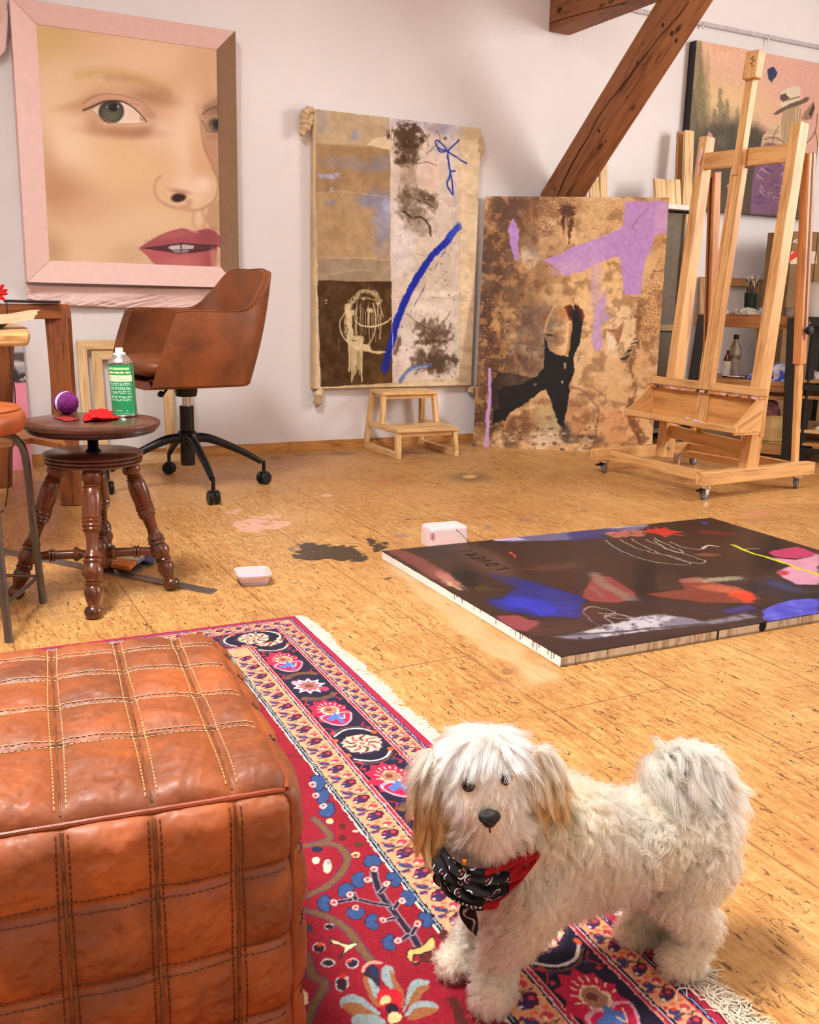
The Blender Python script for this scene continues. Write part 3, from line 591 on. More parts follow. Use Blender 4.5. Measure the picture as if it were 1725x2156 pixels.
# right half: stained pale cloth
p.poly([(597, 132), (990, 178), (992, 1608), (614, 1630)], (222, 204, 188), 1, 1, tex=16, nf=9)
for x, y, rx, ry, c, o in [(700, 165, 110, 30, (184, 180, 214), .6), (930, 200, 70, 40, (190, 188, 220), .6), (880, 190, 60, 40, (120, 110, 130), .4), (640, 800, 30, 190, (228, 216, 214), .9), (690, 900, 40, 150, (232, 222, 220), .8), (820, 470, 60, 70, (226, 190, 172), .7), (900, 300, 60, 30, (170, 160, 170), .4), (700, 470, 40, 130, (160, 128, 100), .55), (830, 1020, 110, 160, (206, 186, 160), .6),
                           (900, 900, 90, 200, (206, 190, 172), .5), (820, 1210, 130, 30, (238, 228, 212), .7), (850, 1130, 120, 16, (238, 228, 212), .6), (700, 1400, 60, 90, (226, 214, 206), .7), (960, 1450, 30, 120, (196, 190, 170), .6), (970, 700, 20, 100, (180, 160, 150), .4)]:
    E_(x, y, rx, ry, c, o, .9, ns=.6, nf=12, seed=int(y))
DK = (76, 54, 36)
for x, y, rx, ry, a, o in [(695, 230, 84, 62, 0, .92), (700, 310, 55, 60, 0, .85), (670, 370, 36, 28, 0, .9), (725, 380, 26, 14, 0, .7), (785, 260, 22, 16, -20, .9), (770, 570, 96, 36, 18, .55), (820, 610, 60, 30, 50, .6), (720, 640, 80, 60, 40, .45), (760, 730, 80, 60, 50, .35), (680, 590, 30, 60, 0, .4),
                           (840, 1330, 100, 56, 10, .6), (870, 1370, 80, 40, 0, .55), (760, 1500, 36, 60, 0, .75), (850, 1500, 60, 80, 0, .7), (880, 1530, 70, 56, 10, .65), (950, 1500, 34, 30, 30, .75), (820, 1400, 90, 12, -4, .7), (640, 1430, 16, 50, 16, .7), (910, 245, 10, 10, 0, .6)]:
    E_(x, y, rx, ry, DK, o, .55, a, ns=.9, nf=24, seed=int(x + y))
p.line([(615, 250), (640, 190), (700, 165), (770, 190), (785, 240), (740, 290), (650, 290)], 7, DK, .7, .6)
p.line([(675, 660), (720, 690), (780, 700), (820, 740), (828, 800)], 14, (66, 46, 32), .85, .6, w1=10, ns=.5); p.line([(690, 570), (760, 600), (850, 640)], 10, DK, .5, .7, dry=.4); p.line([(740, 700), (700, 650), (740, 600), (720, 570)], 5, (222, 204, 180), .5, .7)
for i in range(30):
    x = r_.uniform(640, 970); y = r_.uniform(250, 1250); p.line([(x, y), (x + r_.uniform(-10, 80), y + r_.uniform(-30, 30))], r_.uniform(2, 4), DK, .35, .7, cm=False, dry=.4)
for i in range(12): p.line([(650 + i * 9, 380), (655 + i * 7, 460 + r_.uniform(0, 60))], 4, (130, 100, 74), .35, .8, cm=False)
for i in range(90): E_(r_.uniform(640, 980), r_.choice([r_.uniform(880, 1250), r_.uniform(560, 800), r_.uniform(1280, 1580)]), r_.uniform(2, 7), r_.uniform(2, 5), r_.choice([DK, (240, 232, 218)]), .5, .6)
for pts in ([(685, 1240), (780, 1310), (850, 1330)], [(790, 1260), (790, 1370)], [(735, 1420), (780, 1385), (900, 1400), (950, 1380)], [(720, 400), (800, 380), (860, 400)], [(940, 1230), (860, 1340), (800, 1420)], [(860, 200), (880, 260), (800, 330)]): p.line(pts, 5, DK, .6, .7)
BLU = (24, 40, 168)
p.line([(985, 748), (950, 785), (900, 850), (830, 920), (770, 1010), (710, 1110), (660, 1220), (625, 1320), (600, 1420), (568, 1545)], 34, BLU, .98, .25, w1=44, ns=.25, nf=90); p.line([(985, 740), (930, 810)], 36, (90, 110, 200), .6, .4, dry=.45); p.line([(600, 1420), (566, 1575)], 34, (40, 40, 120), .6, .5)
for i in range(24):
    t = r_.random(); p.line([(960 - 390 * t, 790 + 700 * t + r_.uniform(-8, 8)), (940 - 385 * t, 825 + 700 * t)], 3, (14, 26, 140), .5, .7, cm=False)
B2 = (42, 60, 160)
p.line([(1035, 392), (960, 345), (915, 318), (870, 300), (855, 265), (872, 260), (905, 290), (920, 320), (880, 322), (868, 300)], 9, B2, .95, .3); p.line([(990, 255), (935, 310), (925, 360), (938, 440), (922, 500), (940, 545), (955, 565), (950, 500), (940, 440), (965, 432)], 10, B2, .95, .3)
p.line([(655, 1625), (680, 1590), (720, 1555), (770, 1540), (825, 1532)], 24, (96, 116, 166), .85, .4); p.line([(680, 1600), (740, 1552), (800, 1540)], 8, (190, 196, 214), .7, .5)
p.line([(990, 180), (993, 1610)], 3, (196, 170, 132), .8, .5); p.line([(597, 132), (604, 900), (612, 1630)], 4, (234, 220, 196), .8, .5)
p.line([(190, 1060), (205, 1655)], 5, (56, 40, 26), .8, .5)
p.warp(.006, 22, 5, 4, mask=sst(np.abs(p.U - (R_ - L_) * .53), .0, .02)); p.C = p.C * (1 + (p.n(34, 34, 71, 4)[..., None] - .5) * .22)
bow = .004 * (fbm(p.U * 3, p.V * 30, 12, 3) - .5) * sst(p.U, (R_ - L_) * .86, (R_ - L_) * .92) + .003 * (p.n(2, 3, 4) - .5); bow[0] = bow[-1] = 0
p.obj('painted_front', painted(.7, .2, .05), col_t, bow=bow, label='front with beige and brown panels, cream loops and a long blue stroke')
def flap(pts, dep, seed):
    c = [W(*cc(*q), o_) for q, o_ in pts]; m = MB(); n_ = len(c)
    r0 = catmull(c, 6); 
    m.tube(r0, [.012 + .012 * math.sin(PI * i / (len(r0) - 1)) + .004 * math.sin(i * 1.7 + seed) for i in range(len(r0))], 10); m.build('corner_fold', RAW, col_t)
flap([((158, 84), .05), ((125, 92), .055), ((108, 130), .05), ((112, 180), .05), ((92, 232), .05)], 0, 1)
flap([((150, 100), .03), ((132, 150), .04), ((122, 205), .035)], 0, 3)
flap([((1088, 215), .03), ((1108, 300), .035), ((1090, 365), .03)], 0, 2)
flap([((205, 1668), .03), ((190, 1700), .04), ((182, 1770), .03)], 0, 4); flap([((1062, 1650), .03), ((1055, 1690), .03)], 0, 5)

# ================================================================== TALL ABSTRACT CANVAS LEANING
B0 = F(996, 939.3); B1 = F(1372, 957.7); dC = nrm(B1 - B0); bk = V3(-dC[1], dC[0], 0); al = math.radians(6.9)
uC = UZ * math.cos(al) + bk * math.sin(al); nC = np.cross(dC, uC); Wc = np.linalg.norm(B1 - B0); Hc = 1.357
cv = thing('abstract_canvas', 'tall ochre and black abstract canvas with lilac shapes leaning on the wall', 'painting', B0 + dC * Wc / 2)
bb = -nC * .024
bb = bb if bb[1] > 0 else -bb
MB().prism([B0 + uC * .0015 + bb * .1, B1 + uC * .0015 + bb * .1, B1 + uC * Hc + bb * .1, B0 + uC * Hc + bb * .1], bb).build('stretcher', plain((196, 158, 112), .7), cv)
c3 = lambda x, y: (980 + x / 3.594, 380 + y / 3.594)
p = Pic(B0 + uC * Hc, dC, -uC, Wc, Hc, .0022, (222, 176, 120)); p.K = c3; E_ = p.ell; p.ek = 3.0; p.fk = 2.4; p.sk = .6
p.all(sst(p.n(3, 3, 1), .3, .7) * .6, (236, 198, 146)); p.all(sst(p.n(5, 5, 8), .52, .75) * .5, (180, 124, 76))
BR_ = (108, 66, 38)
for x, y, rx, ry, c, o in [(150, 900, 130, 600, (104, 72, 50), .8), (200, 1300, 200, 240, (100, 70, 52), .8), (500, 1150, 200, 260, (134, 108, 90), .85), (420, 1350, 170, 130, (124, 98, 82), .8), (150, 1750, 120, 230, (78, 50, 34), .85), (620, 210, 260, 70, (150, 100, 56), .6), (300, 300, 200, 130, (140, 92, 54), .6),
                           (900, 1150, 200, 300, (238, 200, 150), .7), (1000, 900, 220, 200, (246, 206, 146), .7), (1180, 1150, 110, 240, (244, 214, 172), .7), (620, 800, 160, 240, (190, 148, 98), .6), (650, 480, 130, 120, (190, 148, 104), .6), (480, 560, 80, 60, (220, 210, 196), .7), (520, 580, 40, 30, (240, 232, 214), .7), (360, 900, 90, 130, (230, 180, 110), .8), (230, 450, 90, 250, (222, 168, 100), .85), (260, 500, 20, 110, (120, 84, 56), .7),
                           (235, 1120, 34, 120, (222, 174, 110), .9), (350, 1150, 20, 130, (190, 150, 96), .7), (1100, 1600, 220, 260, (226, 182, 128), .6), (870, 1650, 160, 200, (198, 150, 108), .6), (620, 1850, 80, 160, (206, 186, 140), .7), (700, 1800, 60, 160, (180, 160, 120), .6), (860, 1800, 90, 130, (190, 128, 84), .6), (400, 1840, 120, 90, (176, 116, 74), .8),
                           (1400, 1500, 60, 320, (208, 160, 118), .6), (1160, 1850, 130, 160, (224, 150, 100), .6), (640, 1950, 220, 50, (226, 206, 180), .6), (900, 1960, 160, 40, (120, 96, 80), .7), (540, 1000, 150, 60, (140, 112, 96), .6), (1000, 650, 250, 160, (240, 196, 130), .6)]:
    E_(x, y, rx, ry, c, o, .7, ns=.55, nf=9, seed=int(x * 3 + y))
p.warp(.02, 9, 4, 4); p.all(sst(p.n(22, 22, 61, 4), .5, .68) * .45, (120, 78, 48)); p.all(sst(p.n(16, 30, 66, 4), .56, .72) * .4, (244, 214, 166)); wst = sst(-p.U, -.5, -.05); p.all(sst(p.n(9, 9, 63, 4), .4, .62) * .75 * wst, (74, 48, 34)); p.all(sst(p.n(28, 28, 67, 4), .58, .66) * .6 * wst, (206, 150, 92))
# cells
d1, d2 = worley(p.U * 60, p.V * 60, 3); ed = sst(d2 - d1, .0, .16)
def cells(poly_, col, op, inv=False):
    q = Pic.__new__(Pic); q.__dict__.update(p.__dict__); q.C = np.zeros_like(p.C); q.A = None; q.poly(poly_, (255, 255, 255), 1, 14, ns=22, nf=9, seed=4); M = q.C[..., 0] / 255.
    p.all(M * (1 - ed) * op, col)
    return M
cells([(160, 130), (820, 140), (700, 400), (420, 430), (330, 560), (140, 640)], (92, 52, 28), .85)
cells([(700, 140), (1200, 150), (1190, 330), (900, 400)], (150, 92, 50), .5)
cells([(1310, 860), (1500, 500), (1480, 1300), (1340, 1250), (1280, 1000)], (130, 78, 40), .9)
cells([(60, 780), (330, 900), (420, 1400), (300, 2030), (60, 2000)], (176, 128, 84), .6)
for i in range(150):
    x, y = r_.uniform(70, 330), r_.uniform(900, 1980); E_(x, y, r_.uniform(3, 9), r_.uniform(3, 9), r_.choice([(196, 140, 84), (214, 168, 110), (60, 38, 26)]), .7, .5)
for i in range(60):
    x, y = r_.uniform(380, 600), r_.uniform(1050, 1480); E_(x, y, r_.uniform(3, 8), r_.uniform(3, 8), r_.choice([(190, 150, 110), (90, 68, 56)]), .6, .6)
# brown drips top
for x, y, rx, ry in [(770, 230, 60, 45), (800, 330, 14, 60), (740, 300, 12, 60), (790, 420, 8, 70)]: E_(x, y, rx, ry, (84, 46, 30), .85, .5, ns=.5, nf=40)
for x in (735, 750, 775, 800, 815): p.line([(x, 270), (x + 5, 340 + r_.uniform(10, 90))], 6, (84, 46, 30), .8, .5, cm=False)
# right crackle line
p.line([(1200, 1050), (1310, 1020), (1325, 950), (1300, 1150), (1310, 1210), (1250, 1400), (1290, 1600), (1230, 1750), (1300, 1900), (1340, 2010)], 26, (116, 74, 44), .6, .8, ns=1.5, nf=30, dry=.42); p.line([(1200, 1060), (1180, 1130), (1150, 1220), (1130, 1270)], 8, (150, 96, 60), .6, .7, ns=.8)
p.poly([(1060, 1130), (1150, 1125), (1190, 1060), (1180, 1180), (1150, 1240), (1130, 1160)], (168, 112, 78), .9, 3, ns=5); p.poly([(1070, 1160), (1140, 1180), (1135, 1280), (1080, 1290)], (246, 228, 200), .85, 3, ns=5, nf=30)
p.poly([(1245, 1640), (1330, 1700), (1310, 1850), (1390, 1950), (1330, 2010), (1270, 1900), (1220, 1800)], (120, 76, 48), .7, 6, ns=14, nf=24, dry=.4)
# black form
BLK = (24, 23, 22)
p.poly([(600, 1190), (640, 1290), (700, 1320), (780, 1330), (800, 1200), (815, 1080), (780, 1010), (745, 960), (800, 940), (820, 975), (830, 935), (885, 985), (890, 1060), (870, 1200), (850, 1280), (820, 1340), (825, 1460), (790, 1540), (780, 1650), (770, 1740), (745, 1820), (755, 1900), (700, 1830), (670, 1740), (640, 1640), (610, 1570), (540, 1620), (440, 1700), (340, 1750), (300, 1810), (200, 1850), (215, 1740), (260, 1720), (240, 1600), (300, 1560), (420, 1540), (540, 1480), (590, 1420), (600, 1330)], BLK, .97, 3, ns=7, nf=26)
p.poly([(250, 1440), (380, 1470), (540, 1500), (560, 1600), (420, 1700), (200, 1760), (180, 1560)], (34, 26, 22), .7, 12, ns=20, nf=14); E_(760, 1900, 40, 80, (60, 46, 40), .7, .8)
p.poly([(745, 960), (800, 935), (820, 972), (800, 1000), (815, 1070), (790, 1060), (770, 1010)], (150, 62, 24), .8, 4); p.poly([(830, 935), (885, 975), (905, 1030), (880, 1080), (860, 1000)], (110, 38, 18), .8, 4); E_(800, 1000, 30, 45, (50, 20, 14), .6, .8); p.line([(822, 945), (824, 985)], 5, (240, 190, 140), .9, .4)
p.line([(600, 1150), (625, 1050), (680, 950), (740, 900)], 16, (236, 200, 156), .6, .7); E_(730, 1010, 40, 30, (206, 130, 60), .6, .8); p.line([(800, 1080), (790, 1200), (770, 1310)], 16, (190, 118, 60), .8, .6)
p.poly([(560, 1160), (520, 1140), (500, 1135), (545, 1150)], BLK, .9, 3); E_(640, 1170, 22, 10, BLK, .8, .5, ns=.6); E_(755, 1400, 9, 24, (200, 170, 120), .9, .5); E_(738, 1525, 6, 12, (220, 210, 190), .9, .5); E_(530, 1545, 14, 12, (120, 120, 126), .8, .5); p.poly([(820, 1330), (850, 1320), (855, 1420), (822, 1430)], (236, 196, 150), .9, 2)
p.line([(800, 1560), (900, 1600), (970, 1680), (1010, 1750), (990, 1850), (985, 2000)], 14, (120, 80, 54), .5, .8, ns=.9); p.line([(860, 1540), (960, 1560), (1060, 1640), (1050, 1700)], 22, (150, 106, 74), .5, .8, ns=.9); E_(910, 1520, 60, 18, (176, 150, 70), .5, .9)
for i in range(120): E_(r_.uniform(250, 1000), r_.uniform(1850, 2040), r_.uniform(4, 22), r_.uniform(3, 10), r_.choice([(232, 214, 190), (90, 62, 44), (200, 150, 110), (240, 226, 206), (60, 46, 38)]), .55, .6, ns=.8, nf=50, seed=i)
for i in range(30): x = 1170 + r_.uniform(0, 110); y = 1380 - (x - 1170) * 1.6 + r_.uniform(-20, 30); p.line([(x, y), (x + 26, y - r_.uniform(2, 14))], 7, (40, 34, 32), .8, .5, cm=False, dry=.3)
E_(120, 1900, 50, 50, (150, 112, 70), .8, .7, ns=.8, nf=40)
LI = (196, 150, 222)
p.poly([(1215, 155), (1532, 155), (1525, 395), (1440, 420), (1390, 560), (1355, 640), (1330, 860), (1200, 862), (1195, 780), (1180, 640), (1160, 570), (1060, 600), (850, 700), (760, 720), (700, 660), (590, 600), (700, 560), (830, 500), (1100, 400), (1190, 350)], LI, .92, 5, ns=5, nf=20)
E_(760, 660, 120, 50, (214, 176, 206), .6, .8, -12); E_(900, 560, 200, 50, (206, 168, 216), .4, .9, -18); p.poly([(950, 560), (1030, 560), (1025, 900), (1000, 1000), (960, 1000), (945, 700)], (212, 176, 208), .55, 12); p.poly([(1440, 200), (1532, 160), (1528, 400), (1430, 420)], (214, 172, 206), .6, 14)
p.poly([(1070, 820), (1060, 1000), (1100, 1020), (1070, 1060), (1030, 1080), (1040, 1270), (980, 1300), (955, 1240), (970, 1050), (1000, 940)], (202, 164, 216), .85, 6, ns=7, nf=24)
p.poly([(365, 285), (395, 330), (412, 400), (400, 480), (405, 590), (375, 610), (345, 520), (335, 420), (315, 380), (340, 310)], LI, .98, 1.5, ns=6, nf=60); p.line([(182, 1428), (186, 1600), (172, 1800), (163, 2035)], 20, (200, 158, 216), 1, .15, w1=34)
p.line([(1380, 220), (1330, 270), (1285, 310), (1262, 345)], 14, (150, 116, 140), .6, .6, dry=.4); p.line([(1265, 345), (1278, 380), (1275, 460)], 4, (120, 84, 90), .7, .5)
p.warp(.007, 30, 8, 4); p.warp(.003, 90, 18, 3); p.C = p.C * (1 + (p.n(60, 60, 15, 4)[..., None] - .5) * .16)
p.obj('painted_front', painted(.45, .2, .03, coat=.04), cv, label='ochre, brown and black poured paint with lilac shapes')
# ================================================================== LEFT SIDE FURNITURE
BLACK = plain((16, 16, 18), .38, .35, var=.05); CHROME = plain((205, 205, 208), .18, .5, 1.0, var=.02)
LEATH = None
def leather(c, name, rough=.36, sc=9.):
    t = NT(name); v = t.coord(); n = t.noise(v, sc, 5, .6, .4); f = t.noise(v, sc * 14, 3); pz = t.n('ShaderNodeTexVoronoi'); t.l(t.coord((sc * 22,) * 3), pz.inputs['Vector'])
    d = tuple(x * .72 for x in c); l = tuple(min(255, x * 1.14) for x in c)
    t.bump(t.math('ADD', t.math('MULTIPLY', f, .5), pz.outputs['Distance']), .12, .0012)
    return t.fin(t.ramp(n, [(.3, d), (.52, c), (.72, l)]), t.math('ADD', rough - .08, t.math('MULTIPLY', n, .22)), .5)
CHL = leather((134, 72, 34), 'saddle_leather', .42, 6)
# ---- swivel chair
cc0 = V3(-.925, 3.91, 0); fd = nrm((-.80, -.60, 0)); gd = V3(-fd[1], fd[0], 0) * -1      # front / near->far
gd = gd if gd[1] > 0 else -gd
ch = thing('office_chair', 'cognac leather tub swivel chair on black wheels in front of the wall', 'chair', cc0)
LC = lambda f, g, z: cc0 + fd * f + gd * g + UZ * z
bot = [(.235, -.225), (.17, -.232), (.02, -.236), (-.12, -.232), (-.178, -.21), (-.205, -.15), (-.212, 0)]
top = [(.145, -.262, .722), (.10, -.268, .727), (-.02, -.27, .727), (-.155, -.262, .735), (-.235, -.235, .80), (-.30, -.175, .885), (-.312, 0, .892)]
mir = lambda L: L + [((q[0], -q[1]) + tuple(q[2:])) for q in L[:-1][::-1]]
bc = np.array(catmull([V3(*q, .447) for q in mir(bot)], 8)); tc = np.array(catmull([V3(*q) for q in mir(top)], 8)); nU = len(bc)
rows = []
def shell(off):
    R = []
    for t in np.linspace(0, 1, 14):
        q = tc * (1 - t) + bc * t; bulge = .012 * math.sin(PI * t); c = V3(-.02, 0, 0)
        d = q - c; d[:, 2] = 0; d /= np.linalg.norm(d, axis=1)[:, None] + 1e-9
        R.append(q + d * (bulge - off))
    for t in (.03, .12, .3, .55, .8, 1.0):
        q = bc.copy(); q[:, 1] *= (1 - t) * 1.0; q[:, 2] = .447 - .016 * math.sin(min(1, t * 4) * PI / 2) + (.03 if off else 0)
        if off: q[:, 1] = np.clip(q[:, 1], -.2, .2)
        R.append(q)
    return np.array(R)
So = shell(0.); Si = shell(.036)
toW = lambda A: cc0 + A[..., :1] * fd + A[..., 1:2] * gd + A[..., 2:] * UZ
m = MB(); nv = So.shape[0]
allv = np.concatenate([toW(So).reshape(-1, 3), toW(Si).reshape(-1, 3)]); off_ = nv * nU; fs = []
for i in range(nv - 1):
    for j in range(nU - 1):
        a, b, c, d = i * nU + j, i * nU + j + 1, (i + 1) * nU + j + 1, (i + 1) * nU + j; fs.append((a, b, c, d)); fs.append((a + off_, d + off_, c + off_, b + off_))
for j in range(nU - 1): fs.append((j, j + off_, j + 1 + off_, j + 1))
for i in range(nv - 1):
    for j in (0, nU - 1): fs.append((i * nU + j, (i + 1) * nU + j, (i + 1) * nU + j + off_, i * nU + j + off_))
m.add(allv, fs); sh = m.build('shell', CHL, ch, bevel=.009, sharp=50)
def superbox(mb, c, h, ex, ey, ez, n=3.2, m_=24, puff=None):
    ex, ey, ez = nrm(ex), nrm(ey), nrm(ez); v = []; f = []
    sg = lambda w, p: math.copysign(abs(w) ** p, w)
    for i in range(m_ + 1):
        ph = -PI / 2 + PI * i / m_
        for j in range(2 * m_):
            th = 2 * PI * j / (2 * m_); x = sg(math.cos(ph), 2 / n) * sg(math.cos(th), 2 / n); y = sg(math.cos(ph), 2 / n) * sg(math.sin(th), 2 / n); z = sg(math.sin(ph), 2 / 2.6)
            v.append(np.asarray(c) + ex * h[0] * x + ey * h[1] * y + ez * h[2] * z)
    for i in range(m_):
        for j in range(2 * m_):
            k = (j + 1) % (2 * m_); f.append((i * 2 * m_ + j, i * 2 * m_ + k, (i + 1) * 2 * m_ + k, (i + 1) * 2 * m_ + j))
    return mb.add(v, f)
superbox(MB(), LC(.035, 0, .512), (.215, .205, .042), fd, gd, UZ, 5).build('seat_cushion', CHL, ch, sharp=0)
MB().tube([toW(q) + UZ * .004 for q in (tc + (Si[0] - So[0]) * .5)], .003, 6).build('piping', CHL, ch)
MB().lathe([(.0, -.02), (.042, -.02), (.046, 0), (.046, .028), (.06, .034), (.06, .04), (0, .04)], cc0 + UZ * .405, seg=24).build('seat_bracket', BLACK, ch)
MB().lathe([(.017, .28), (.017, .42)], cc0, seg=20).build('gas_lift', CHROME, ch)
MB().lathe([(.027, .10), (.030, .11), (.030, .19), (.044, .20), (.046, .225), (.036, .24), (.029, .245), (.029, .345), (.024, .345)], cc0, seg=24).build('hub', BLACK, ch)
lv = MB(); a_, b_ = D(362, 805, 3.8), D(345, 828, 3.78); lv.tube([cc0 + UZ * .42, a_ , b_], .005, 8); c_ = D(333, 832, 3.78); lv.tube([b_, (b_ + c_) / 2, c_], [.008, .014, .007], 8).build('height_lever', BLACK, ch)
for k, (x, y) in enumerate(((450, 1062), (556, 1019), (357, 998), (228, 1041))):
    w = F(x, y); e = nrm(w - cc0); tip = w + UZ * .088 - e * .0; P = [cc0 + e * .03 + UZ * .212, cc0 + (w - cc0) * .3 + UZ * .205, cc0 + (w - cc0) * .7 + UZ * .148, w - e * .012 + UZ * .098]
    lg = MB(); lg.tube(catmull(P, 6), list(np.linspace(.022, .0115, 19)), 10); lo_ = lg.build('leg', BLACK, ch)
    cs_ = MB(); cs_.lathe([(.008, .058), (.008, .102)], w, seg=10)
    sd = nrm(np.cross(e, UZ)); sd = rotm(UZ, .5 * k) @ sd
    for o_ in (-.013, .013): cs_.lathe([(.012, -.009), (.024, -.009), (.0275, -.005), (.0275, .005), (.024, .009), (.0, .009)], w + UZ * .0278 + sd * o_, sd, 20)
    cs_.box(w + UZ * .045, (.03, .012, .022), np.cross(sd, UZ)); cs_.build('caster', BLACK, ch, bevel=.001)

# ---- turned piano stool
MAH = wood((104, 52, 22), (52, 22, 10), .26, .5, .8, coat=.35); MAHD = wood((84, 44, 30), (48, 24, 16), .32, .5, .8, coat=.3)
pc0 = V3(-.83, 2.465, 0); zs = HT(pc0, 882); zd = HT(pc0, 950)
ps = thing('piano_stool', 'dark turned-leg screw stool with round seat, holding yarn and a spray can', 'stool', pc0)
MB().lathe([(0, 0), (.1, 0), (.150, .0), (.160, .004), (.158, .008), (.166, .010), (.164, .014), (.1705, .017), (.1725, .022), (.1715, .027), (.166, .031), (.150, .0335), (0, .034)], pc0 + UZ * (zs - .034), seg=72).build('seat', MAHD, ps)
MB().lathe([(0, 0), (.112, 0), (.121, .003), (.123, .008), (.119, .0095), (.124, .012), (.124, .018), (.120, .0195), (.125, .022), (.126, .028), (.122, .031), (0, .032)], pc0 + UZ * (zd - .032), seg=64).build('base_disc', MAHD, ps)
scp = [(.022, 0), (.016, .008)]; z = .008
while z < zs - zd - .045: scp += [(.0125, z), (.015, z + .003)]; z += .006
scp += [(.0125, z), (.02, z + .004), (.03, z + .01)]
MB().lathe([(r, z) for r, z in scp if z <= zs - zd - .030], pc0 + UZ * (zd - .001), seg=24).build('screw', BLACK, ps)
prof = [(.010, 0), (.017, .005), (.021, .02), (.024, .045), (.0245, .06), (.022, .08), (.016, .095), (.017, .10), (.020, .105), (.017, .112), (.019, .118), (.022, .125), (.019, .135), (.0225, .15), (.0245, .20), (.0245, .26), (.0225, .31), (.0225, .325), (.0245, .33), (.0225, .345), (.0255, .355), (.0225, .37), (.0225, .375), (.025, .385), (.0215, .40), (.0235, .41), (.020, .425), (.017, .43), (.0155, .46), (.014, .52), (.0155, .555), (.018, .565), (.023, .59), (.019, .60), (.0225, .61), (.0235, .62), (.019, .635), (.021, .65), (.026, .68), (.026, .70), (.021, .73), (.018, .74), (.021, .75), (.018, .76), (.0225, .77), (.019, .78), (.018, .79), (.0215, .81), (.0215, .84), (.018, .875), (.014, .905), (.0135, .915), (.019, .925), (.0225, .95), (.022, .97), (.016, .99), (.012, 1.0)]
hub = None; ft = [F(197, 1303), F(365, 1242), pc0 * 2 - F(197, 1303) - UZ * 0, F(30, 1258)]
ft[2] = pc0 + nrm(pc0 - ft[0]) * .235
LEGP = []
for w in ft:
    e = nrm(w - pc0); t_ = pc0 + e * .088 + UZ * (zd - .03); b_ = w + UZ * (.0036 if w is ft[1] else 0); Ln = np.linalg.norm(b_ - t_); ax = (b_ - t_) / Ln; LEGP.append((t_, ax, Ln))
    MB().lathe([(r, q * Ln) for r, q in prof], t_, ax, 28).build('leg', MAH, ps)
for i in (0, 1):
    t_, ax, Ln = LEGP[i]; a = t_ + ax * Ln * .69; t2, ax2, L2 = LEGP[i + 2]; b = t2 + ax2 * L2 * .69; d = b - a; Ld = np.linalg.norm(d); S = [(.010, 0)]
    for q, r in ((.08, .010), (.12, .0115), (.155, .012), (.16, .017), (.175, .017), (.18, .012), (.185, .016), (.20, .016), (.205, .012), (.3, .0125), (.34, .013), (.345, .018), (.36, .02), (.375, .018), (.38, .016), (.40, .012), (.44, .010)): S.append((r, q))
    S = S + [(r, 1 - q) for r, q in S[::-1]]
    MB().lathe([(r, q * Ld) for r, q in S], a, d, 20).build('stretcher', MAH, ps)
cx = (LEGP[0][0] + LEGP[0][1] * LEGP[0][2] * .69 + LEGP[2][0] + LEGP[2][1] * LEGP[2][2] * .69) / 2
MB().lathe([(.018, -.04), (.026, -.03), (.03, -.01), (.028, .0), (.03, .01), (.024, .03), (.016, .04)], cx, seg=24).build('stretcher_hub', MAH, ps)
# things on it
def onS(x, y): return F(x, y, zs)
def wool(): 
    t = NT('wool'); v = t.coord(); w = t.n('ShaderNodeTexWave', wave_type='BANDS'); t.l(t.coord((260, 120, 60), (.3, .5, .2)), w.inputs['Vector']); w.inputs['Distortion'].default_value = 7; w.inputs['Detail'].default_value = 3; w.inputs['Scale'].default_value = .8
    t.bump(w.outputs['Fac'], .8, .002); return t.fin(t.ramp(w.outputs['Fac'], [(.2, (74, 8, 74)), (.8, (138, 28, 128))]), .8, .2, Sheen_Weight=.3)
yb = thing('yarn_ball', 'purple ball of yarn with a white paper band on the round stool', 'yarn', onS(136, 878))
bc_ = onS(136, 872) + V3(0, .012, .0295); ya = nrm((.75, -.65, -.05)); y2 = np.cross(ya, UZ); y3 = np.cross(y2, ya)
MB().ball(bc_, (.041, .0295, .0295), ya, y2, y3, 40, 24).build('yarn', wool(), yb, sharp=0)
bt = MB(); R_b = .0302; bt.lathe([(R_b, -.005), (R_b, .005)], bc_ + ya * .004, ya, 40, cap=False); bt.build('paper_band', plain((238, 226, 232), .6), yb)
r_ = random.Random(3); st = MB()
for i in range(34):
    a0 = r_.uniform(0, PI); n_ = nrm(V3(r_.gauss(0, 1), r_.gauss(0, 1), r_.gauss(0, 1))); u_ = nrm(np.cross(n_, ya + .01)); w_ = np.cross(n_, u_); off = r_.uniform(-.4, .4); rr = math.sqrt(1 - off * off); P = []
    for k in range(17):
        a = 2 * PI * k / 16; q = n_ * off + (u_ * math.cos(a) + w_ * math.sin(a)) * rr; P.append(bc_ + ya * q.dot(ya) * .0415 + y2 * q.dot(y2) * .030 + y3 * q.dot(y3) * .030)
    st.tube(P, .0008, 4, False)
st.build('loose_strands', plain((128, 30, 120), .8, .2), yb, kind='stuff')
RED = plain((206, 18, 22), .75, .2, var=.12, scale=60)
rf = MB(); c = onS(208, 882)
